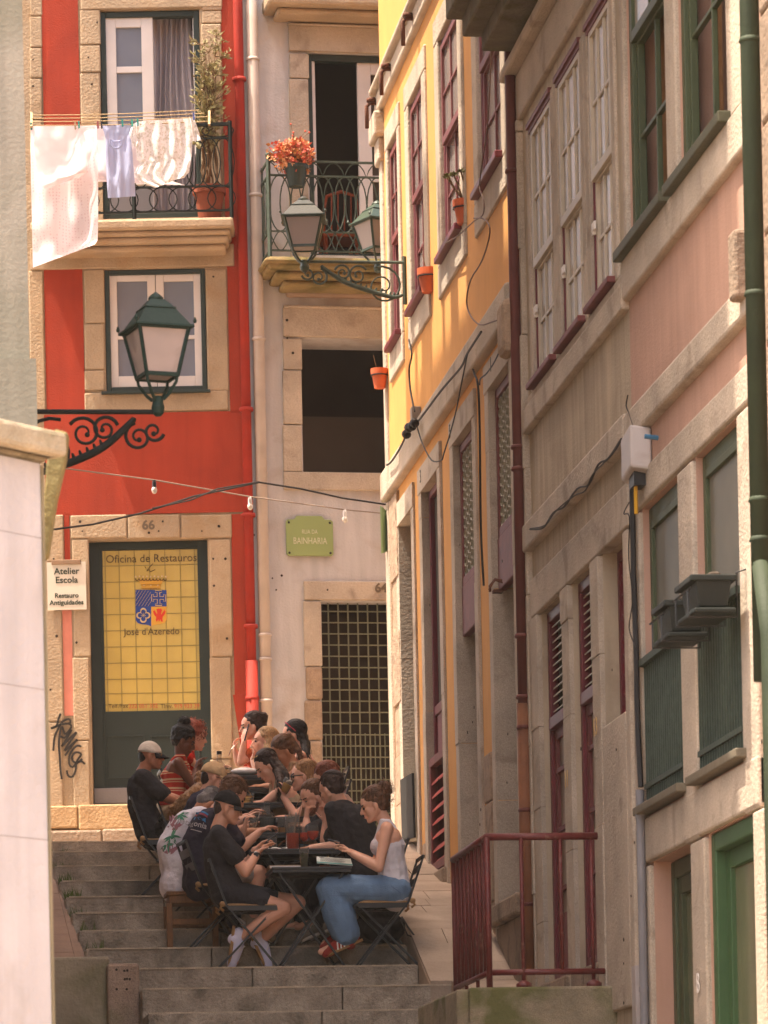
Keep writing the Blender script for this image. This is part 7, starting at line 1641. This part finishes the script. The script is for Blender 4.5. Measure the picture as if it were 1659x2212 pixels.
def tumbler(k, x, dy, h, r, drink, label, fill=.6, straw=None, mint=False, tilt=None, name='drinking_glass', cat='glass'):
    p = on(k, x, dy); t = thing(name, label, cat, p)
    m = MB(); m.lathe([(r * .86, 0), (r, h), (r - .003, h), (r * .86 - .003, .008)], p, (0, 0, 1), 18); m.build('glass_wall', GLS, t, smooth=True)
    if drink: m = MB(); m.lathe([(r * .86 - .004, .010), (lerp(r * .86, r, fill) - .004, h * fill)], p, (0, 0, 1), 16); m.build('drink', drink, t)
    if mint:
        rr = random.Random(3); m = MB()
        for q in range(26): leaf(m, p + Vector((rr.uniform(-r, r) * .7, rr.uniform(-r, r) * .7, rr.uniform(.01, h * .75))), Vector((rr.uniform(-1, 1), rr.uniform(-1, 1), rr.uniform(0, 1))), .025, .008, rr)
        m.build('mint_leaves', mat('mint_leaf', '4A6A1E', .6, .2, 20, 0), t, fixn=False)
    if straw: m = MB(); m.tube([p + UP * .01, p + UP * h * 1.35 + RT * straw], .0035, 6); m.build('straw', mat('straw_white', 'C8B8A8', .5, 0, bump=0), t)
    return t
def wineglass(k, x, dy, drink, label):
    p = on(k, x, dy); t = thing('wine_glass', label, 'wine glass', p)
    m = MB(); m.lathe([(.032, 0), (.030, .003), (.005, .008), (.004, .07), (.02, .085), (.042, .115), (.046, .145), (.040, .195), (.038, .195), (.044, .145), (.04, .117), (.018, .089)], p, (0, 0, 1), 18); m.build('glass_wall', GLS, t, smooth=True)
    m = MB(); m.lathe([(.010, .088), (.036, .115), (.041, .145), (.040, .150)], p, (0, 0, 1), 16); m.build('drink', drink, t)
def bottle(k, x, dy, h, r, label, m_=None, name='carafe', water=None, neck=.3, capm=None):
    p = on(k, x, dy); t = thing(name, label, 'bottle' if 'bottle' in name else 'carafe', p)
    m = MB(); m.lathe([(r, 0), (r, h * (1 - neck) - .02), (r * .4, h * (1 - neck) + .02), (r * .36, h), (r * .3, h)], p, (0, 0, 1), 18); m.build('glass_wall', m_ or GLS, t, smooth=True)
    if water: m = MB(); m.lathe([(r * .93, .006), (r * .93, h * .5)], p, (0, 0, 1), 16); m.build('water', water, t)
    if capm: m = MB(); m.lathe([(r * .42, h - .005), (r * .42, h + .02)], p, (0, 0, 1), 12); m.build('stopper', capm, t)
ORJ = liquid('orange', 'FF7030'); WAT = liquid('water', '8A8880'); YEL = liquid('yellow', 'E8C070'); MIL = liquid('milky', 'D8D0BC')
tumbler(0, 656, -.10, .155, .036, liquid('mint', '9A9A6A'), 'tall glass of mint drink standing on the nearest table', .7, None, True)
# orange jug
p = on(1, 632, -.02); t = thing('orange_jug', 'tall glass jug half full of orange spritz with a long straw', 'jug', p)
m = MB(); m.lathe([(.052, 0), (.056, .27), (.053, .27), (.049, .008)], p, (0, 0, 1), 20); m.build('glass_wall', GLS, t, smooth=True); m = MB(); m.lathe([(.048, .01), (.050, .135)], p, (0, 0, 1), 18); m.build('drink', ORJ, t); m = MB(); m.tube([p + UP * .02, p + UP * .29 + RT * .03], .006, 6); m.build('stirrer', mat('clear_plastic_rod', 'A8988C', .3, 0, bump=0), t)
wineglass(1, 657, .10, ORJ, 'spritz glass just right of the orange jug'); wineglass(1, 676, -.02, ORJ, 'spritz glass farthest right beside the orange jug')
bottle(2, 578, -.10, .25, .058, 'square water carafe between the two sides of the third table', water=liquid('dull_water', '6A7470'), neck=.35)
tumbler(2, 548, -.15, .12, .038, MIL, 'short glass with a straw left of the carafe', .4, .05)
tumbler(2, 610, .05, .14, .045, YEL, 'glass of pale yellow drink with a straw beside the carafe', .45, .06)
tumbler(3, 575, .1, .11, .036, MIL, 'small empty tumbler on the fourth table', .2)
tumbler(1, 588, -.05, .11, .036, WAT, 'small water glass near the phone of the man in the black cap', .5)
tumbler(4, 541, .0, .10, .036, WAT, 'water glass on the fifth table', .5); tumbler(5, 520, .1, .11, .036, WAT, 'water glass on the sixth table', .5)
bottle(6, 477, .05, .21, .05, 'stoppered water bottle standing at the far left end of the tables', water=liquid('bottle_water', '9A958A'), name='water_bottle', capm=BLK, neck=.35)
tumbler(6, 430 + 22, -.05, .11, .034, WAT, 'tumbler left of the stoppered water bottle', .5); tumbler(6, 496, .0, .09, .03, WAT, 'small glass right of the stoppered water bottle', .5)
# drink in the raised hand
h = gl4.P(619, 1697, -.12); t = thing('drinking_glass', 'tilted glass of yellow drink raised to the mouth of the woman with glasses', 'glass', h); axd = (UP * .85 - RT * -.45).normalized()
axd = (UP * .9 + RT * .42).normalized(); m = MB(); m.lathe([(.030, -.06), (.040, .06), (.037, .06), (.027, -.052)], h, axd, 18); m.build('glass_wall', GLS, t, smooth=True); m = MB(); m.lathe([(.027, -.054), (.034, .012)], h, axd, 16); m.build('drink', YEL, t)
m = MB(); m.ell(h + axd * .03 + RT * .01, (.022, .022, .018)); m.build('ice', mat('ice_white', 'C8C0B8', .3, 0, bump=0), t)
# papers, books, dishes
p = on(0, 722, -.05); m = MB(); u_ = (RT * 1 - UP * .05).normalized(); v_ = (FW * .85 + UP * .42).normalized()
V = [p - u_ * .13 + UP * .03 - FW * .09, p + u_ * .13 + UP * .018 - FW * .09, p + u_ * .115 + v_ * .15 + UP * .02, p - u_ * .135 + v_ * .15 + UP * .03]; m.add([q for q in V] + [q + UP * .004 for q in V], [(3, 2, 1, 0), (4, 5, 6, 7), (0, 1, 5, 4), (1, 2, 6, 5), (2, 3, 7, 6), (3, 0, 4, 7)])
mn = tag(m.build('menu_card', mat('menu_paper', 'D4DACE', .7, .03, 8, 0)), 'open menu card propped on the nearest table in front of the woman', 'menu')
m = MB(); q0, q1 = V[0] + UP * .0045, V[1] + UP * .0045; e_ = (V[3] - V[0]) * .16; m.add([q0 + UP * .001, q1 + UP * .001, q1 + e_ + UP * .001, q0 + e_ + UP * .001], [(0, 1, 2, 3)]); m.build('teal_edge', mat('teal_print', '3A8A84', .7, 0, bump=0), mn, fixn=False)
m = MB()
for i in range(9):
    t_ = .26 + i * .075; a_ = V[0].lerp(V[3], t_) + (V[1] - V[0]) * .1 + UP * .0055; c_ = V[0].lerp(V[3], t_) + (V[1] - V[0]) * random.uniform(.65, .92) + UP * .0055; m.bar(a_, c_, .004, .0006)
m.ell(V[0].lerp(V[3], .86) + (V[1] - V[0]) * .14 + UP * .006, (.018, .010, .002)); m.build('menu_print', mat('menu_ink', '7A6E6A', .8, 0, bump=0), mn)
p = on(0, 606, .02); m = MB(); m.box(p.x - .10, p.x + .14, p.y - .12, p.y + .10, p.z, p.z + .028); bk = tag(m.build('book', mat('book_cover', '9A7650', .7, .1, 10, 0), bevel=.003), 'thick tan covered book lying at the left of the nearest table', 'book')
m = MB(); m.box(p.x - .095, p.x + .145, p.y - .122, p.y + .08, p.z + .005, p.z + .023); m.build('pages', PAPER, bk)
p = on(0, 700, .10); t = thing('candle_cup', 'small copper cup with a thin stick on the nearest table', 'cup', p); m = MB(); m.lathe([(.035, 0), (.042, .04), (.038, .04), (.03, .006)], p, (0, 0, 1), 18); m.build('cup_wall', mat('copper', 'A0503A', .3, .1, 8, 0, metal=.8), t, smooth=True); m = MB(); m.tube([p + UP * .01 + RT * .02, p + UP * .11 + RT * .025], .005, 6); m.build('stick', GOLD, t)
p = on(0, 672, .12); m = MB(); m.lathe([(.045, 0), (.06, .012), (.05, .022)], p, (0, 0, 1), 16); tag(m.build('ashtray', mat('dark_ashtray', '3A342E', .5, .1, 8, 0)), 'low dark ashtray between the mint drink and the copper cup', 'ashtray')
def plate_(k, x, dy, r, label, m_, food=None, h=.02):
    p = on(k, x, dy); t = thing('plate', label, 'plate', p); m = MB(); m.lathe([(r * .55, 0), (r, h), (r * .98, h + .003), (r * .5, .005)], p, (0, 0, 1), 24); m.build('dish', m_, t, smooth=True)
    if food:
        rr = random.Random(int(x)); m = MB()
        for q in range(14): m.ell(p + Vector((rr.uniform(-r, r) * .5, rr.uniform(-r, r) * .5, .02 + rr.uniform(0, .015))), (rr.uniform(.012, .025), rr.uniform(.012, .025), .012), seg=8, rings=5)
        m.build('food', food, t)
CER = mat('ceramic', 'E4DED8', .25, .03, 5, 0, spec=.5); DKC = mat('dark_ceramic', '1E1C22', .3, .05, 5, 0, spec=.5); FOOD = mat('food_brown', '8A5A34', .7, .3, 30, .2); FOODR = mat('food_red', 'B0644A', .7, .3, 30, .2)
p = on(6, 531, -.10); t = thing('serving_dish', 'white oval serving dish at the far end of the tables', 'dish', p); m = MB(); m.ell(p + UP * .045, (.115, .07, .035), seg=20, rings=12); m.build('dish', CER, t, smooth=True)
plate_(5, 548, -.05, .11, 'plate of food before the woman with raised sunglasses', DKC, FOOD); plate_(4, 575, .05, .11, 'dark plate on the fifth table', DKC, FOOD); plate_(3, 560, -.1, .11, 'plate on the fourth table beside the pale napkin', DKC, FOOD)
plate_(2, 600, .16, .10, 'plate of reddish food behind the yellow drink', CER, FOODR, .03); plate_(1, 600, .12, .10, 'pale plate with dark rim near the phone hands', CER, None)
p = on(1, 598, -.12); m = MB(); rr = random.Random(5); n = 9; V = [(p.x - .07 + .14 * i / n, p.y - .06 + .12 * j / n, p.z + .012 + .018 * noise.noise(Vector((i * .5, j * .5, 2)))) for i in range(n + 1) for j in range(n + 1)]; m.add(V, [(i * (n + 1) + j, (i + 1) * (n + 1) + j, (i + 1) * (n + 1) + j + 1, i * (n + 1) + j + 1) for i in range(n) for j in range(n)])
tag(m.build('napkin', PAPER, smooth=True, solid=.002, fixn=False), 'crumpled white napkin under the hands of the man in the black cap', 'napkin')
p = on(4, 518 + 10, -.16); t = thing('wire_basket', 'small golden wire bread basket with a hoop handle', 'basket', p); m = MB()
for i in range(3): m.tube([(p.x + (.055 + .01 * i) * math.cos(k * math.pi / 8), p.y + (.04 + .01 * i) * math.sin(k * math.pi / 8), p.z + .012 + .02 * i) for k in range(16)], .004, 5, closed=True)
m.tube([(p.x + .06 * math.cos(math.pi * k / 10), p.y, p.z + .05 + .06 * math.sin(math.pi * k / 10)) for k in range(11)], .004, 5); m.build('hoops', mat('brass_wire', 'A07A3A', .35, 0, bump=0, metal=.8), t)
for (k, x, lb) in ((5, 505, 'black cutlery box on the sixth table'), (4, 500, 'black cutlery box on the fifth table'), (3, 505, 'black cutlery box on the fourth table')):
    p = on(k, x, .05); m = MB(); m.box(p.x - .06, p.x + .06, p.y - .04, p.y + .04, p.z, p.z + .03); tag(m.build('cutlery_box', BLKP, bevel=.004), lb, 'box')
# backpack under the right chair
p = at(822, 2020, 30.62); T = thing('backpack', 'black backpack slumped under the chair of the woman in jeans', 'backpack', (p.x, p.y, NZ[1])); m = MB(); zb_ = NZ[1]
m.cap((p.x - .08, p.y + .12, zb_ + .12), .11, (p.x + .08, p.y + .12, zb_ + .13), .12); m.cap((p.x - .06, p.y + .1, zb_ + .22), .09, (p.x + .07, p.y + .1, zb_ + .20), .08); m.ell((p.x, p.y + .02, zb_ + .10), (.13, .08, .09)); blob('pack', m, fab('black_nylon', '16161A'), T, .012, 4, .006, 12)
m = MB(); m.tube([(p.x + .16, p.y, zb_ + .2), (p.x + .2, p.y - .05, zb_ + .12), (p.x + .24, p.y - .1, zb_ + .05), (p.x + .33, p.y - .12, zb_ + .015)], .007, 5); m.tube([(p.x + .15, p.y - .02, zb_ + .18), (p.x + .19, p.y - .08, zb_ + .06), (p.x + .3, p.y - .15, zb_ + .01)], .006, 5); m.build('strap', BLK, T)

bpy.data.scenes.remove(TMP)
# drilled holes and rust spots in the old stone
def holes(fr, pts, parent, b, name='anchor_holes'):
    m = MB(fr); rr = random.Random(len(pts))
    for (x, y) in pts:
        a, c = fr.px(x, y, b); r = rr.uniform(.008, .014); m.lathe([(r, 0), (r * .9, .003)], (a, b, c), tuple(fr.out), 8)
    m.build(name, mat('hole_dark', '2E241C', .95, 0, bump=0), parent)
holes(FR, [(1166.4 + x * .3553, 1425.6 + y * .3553) for x, y in ((465, 545), (575, 1110), (555, 1435), (510, 1700), (510, 1845), (510, 2085), (250, 540), (440, 60), (1350, 495))], BH, .036)
holes(FR, [(777.6 + x * .3553, 1425.6 + y * .3553) for x, y in ((460, 345), (478, 730), (695, 288), (685, 378), (655, 440), (735, 910), (730, 1000), (355, 262), (900, 450), (895, 745))], YH, .026)
holes(FR, [(777.6 + x * .3516, 712.8 + y * .3516) for x, y in ((270, 1345), (440, 1440), (430, 1690), (448, 1890), (615, 1320), (875, 1420))], YH, .028)
holes(FRED, [(x * .3515, 1101.6 + y * .3515) for x, y in ((492, 72), (505, 130), (915, 140), (975, 130), (1345, 100), (1240, 130), (1385, 300), (1315, 465), (1395, 790), (348, 775), (310, 1105), (1000, 70), (470, 815), (1310, 300), (330, 300))], RH, .031)
holes(FRED, [(x * .332, y * .332) for x, y in ((632, 145), (575, 373), (597, 548), (215, 388), (215, 560), (1388, 1800), (1004, 1548))], RH, .034)
holes(FWH, [(777.6 * 0 + 518.4 + x * .3221, 648 + y * .3221) for x, y in ((317, 255), (355, 355), (243, 1944), (280, 1848), (218, 1866), (587, 1944), (315, 135), (95, 1576))], WH, .04)
# thin warm haze added to lift the darkest tones of the lane
m = MB(); m.box(-30, 30, -1.5, 60, -1.3, 30.5); hz = m.build('haze', None, kind='stuff')
hm = bpy.data.materials.new('haze_air'); hm.use_nodes = True; N = hm.node_tree.nodes; N.remove(N['Principled BSDF']); pv = N.new('ShaderNodeVolumePrincipled'); pv.inputs['Density'].default_value = 0.0003; pv.inputs['Color'].default_value = (.95, .84, .72, 1)
hm.node_tree.links.new(pv.outputs[0], N['Material Output'].inputs['Volume']); hz.data.materials.append(hm)
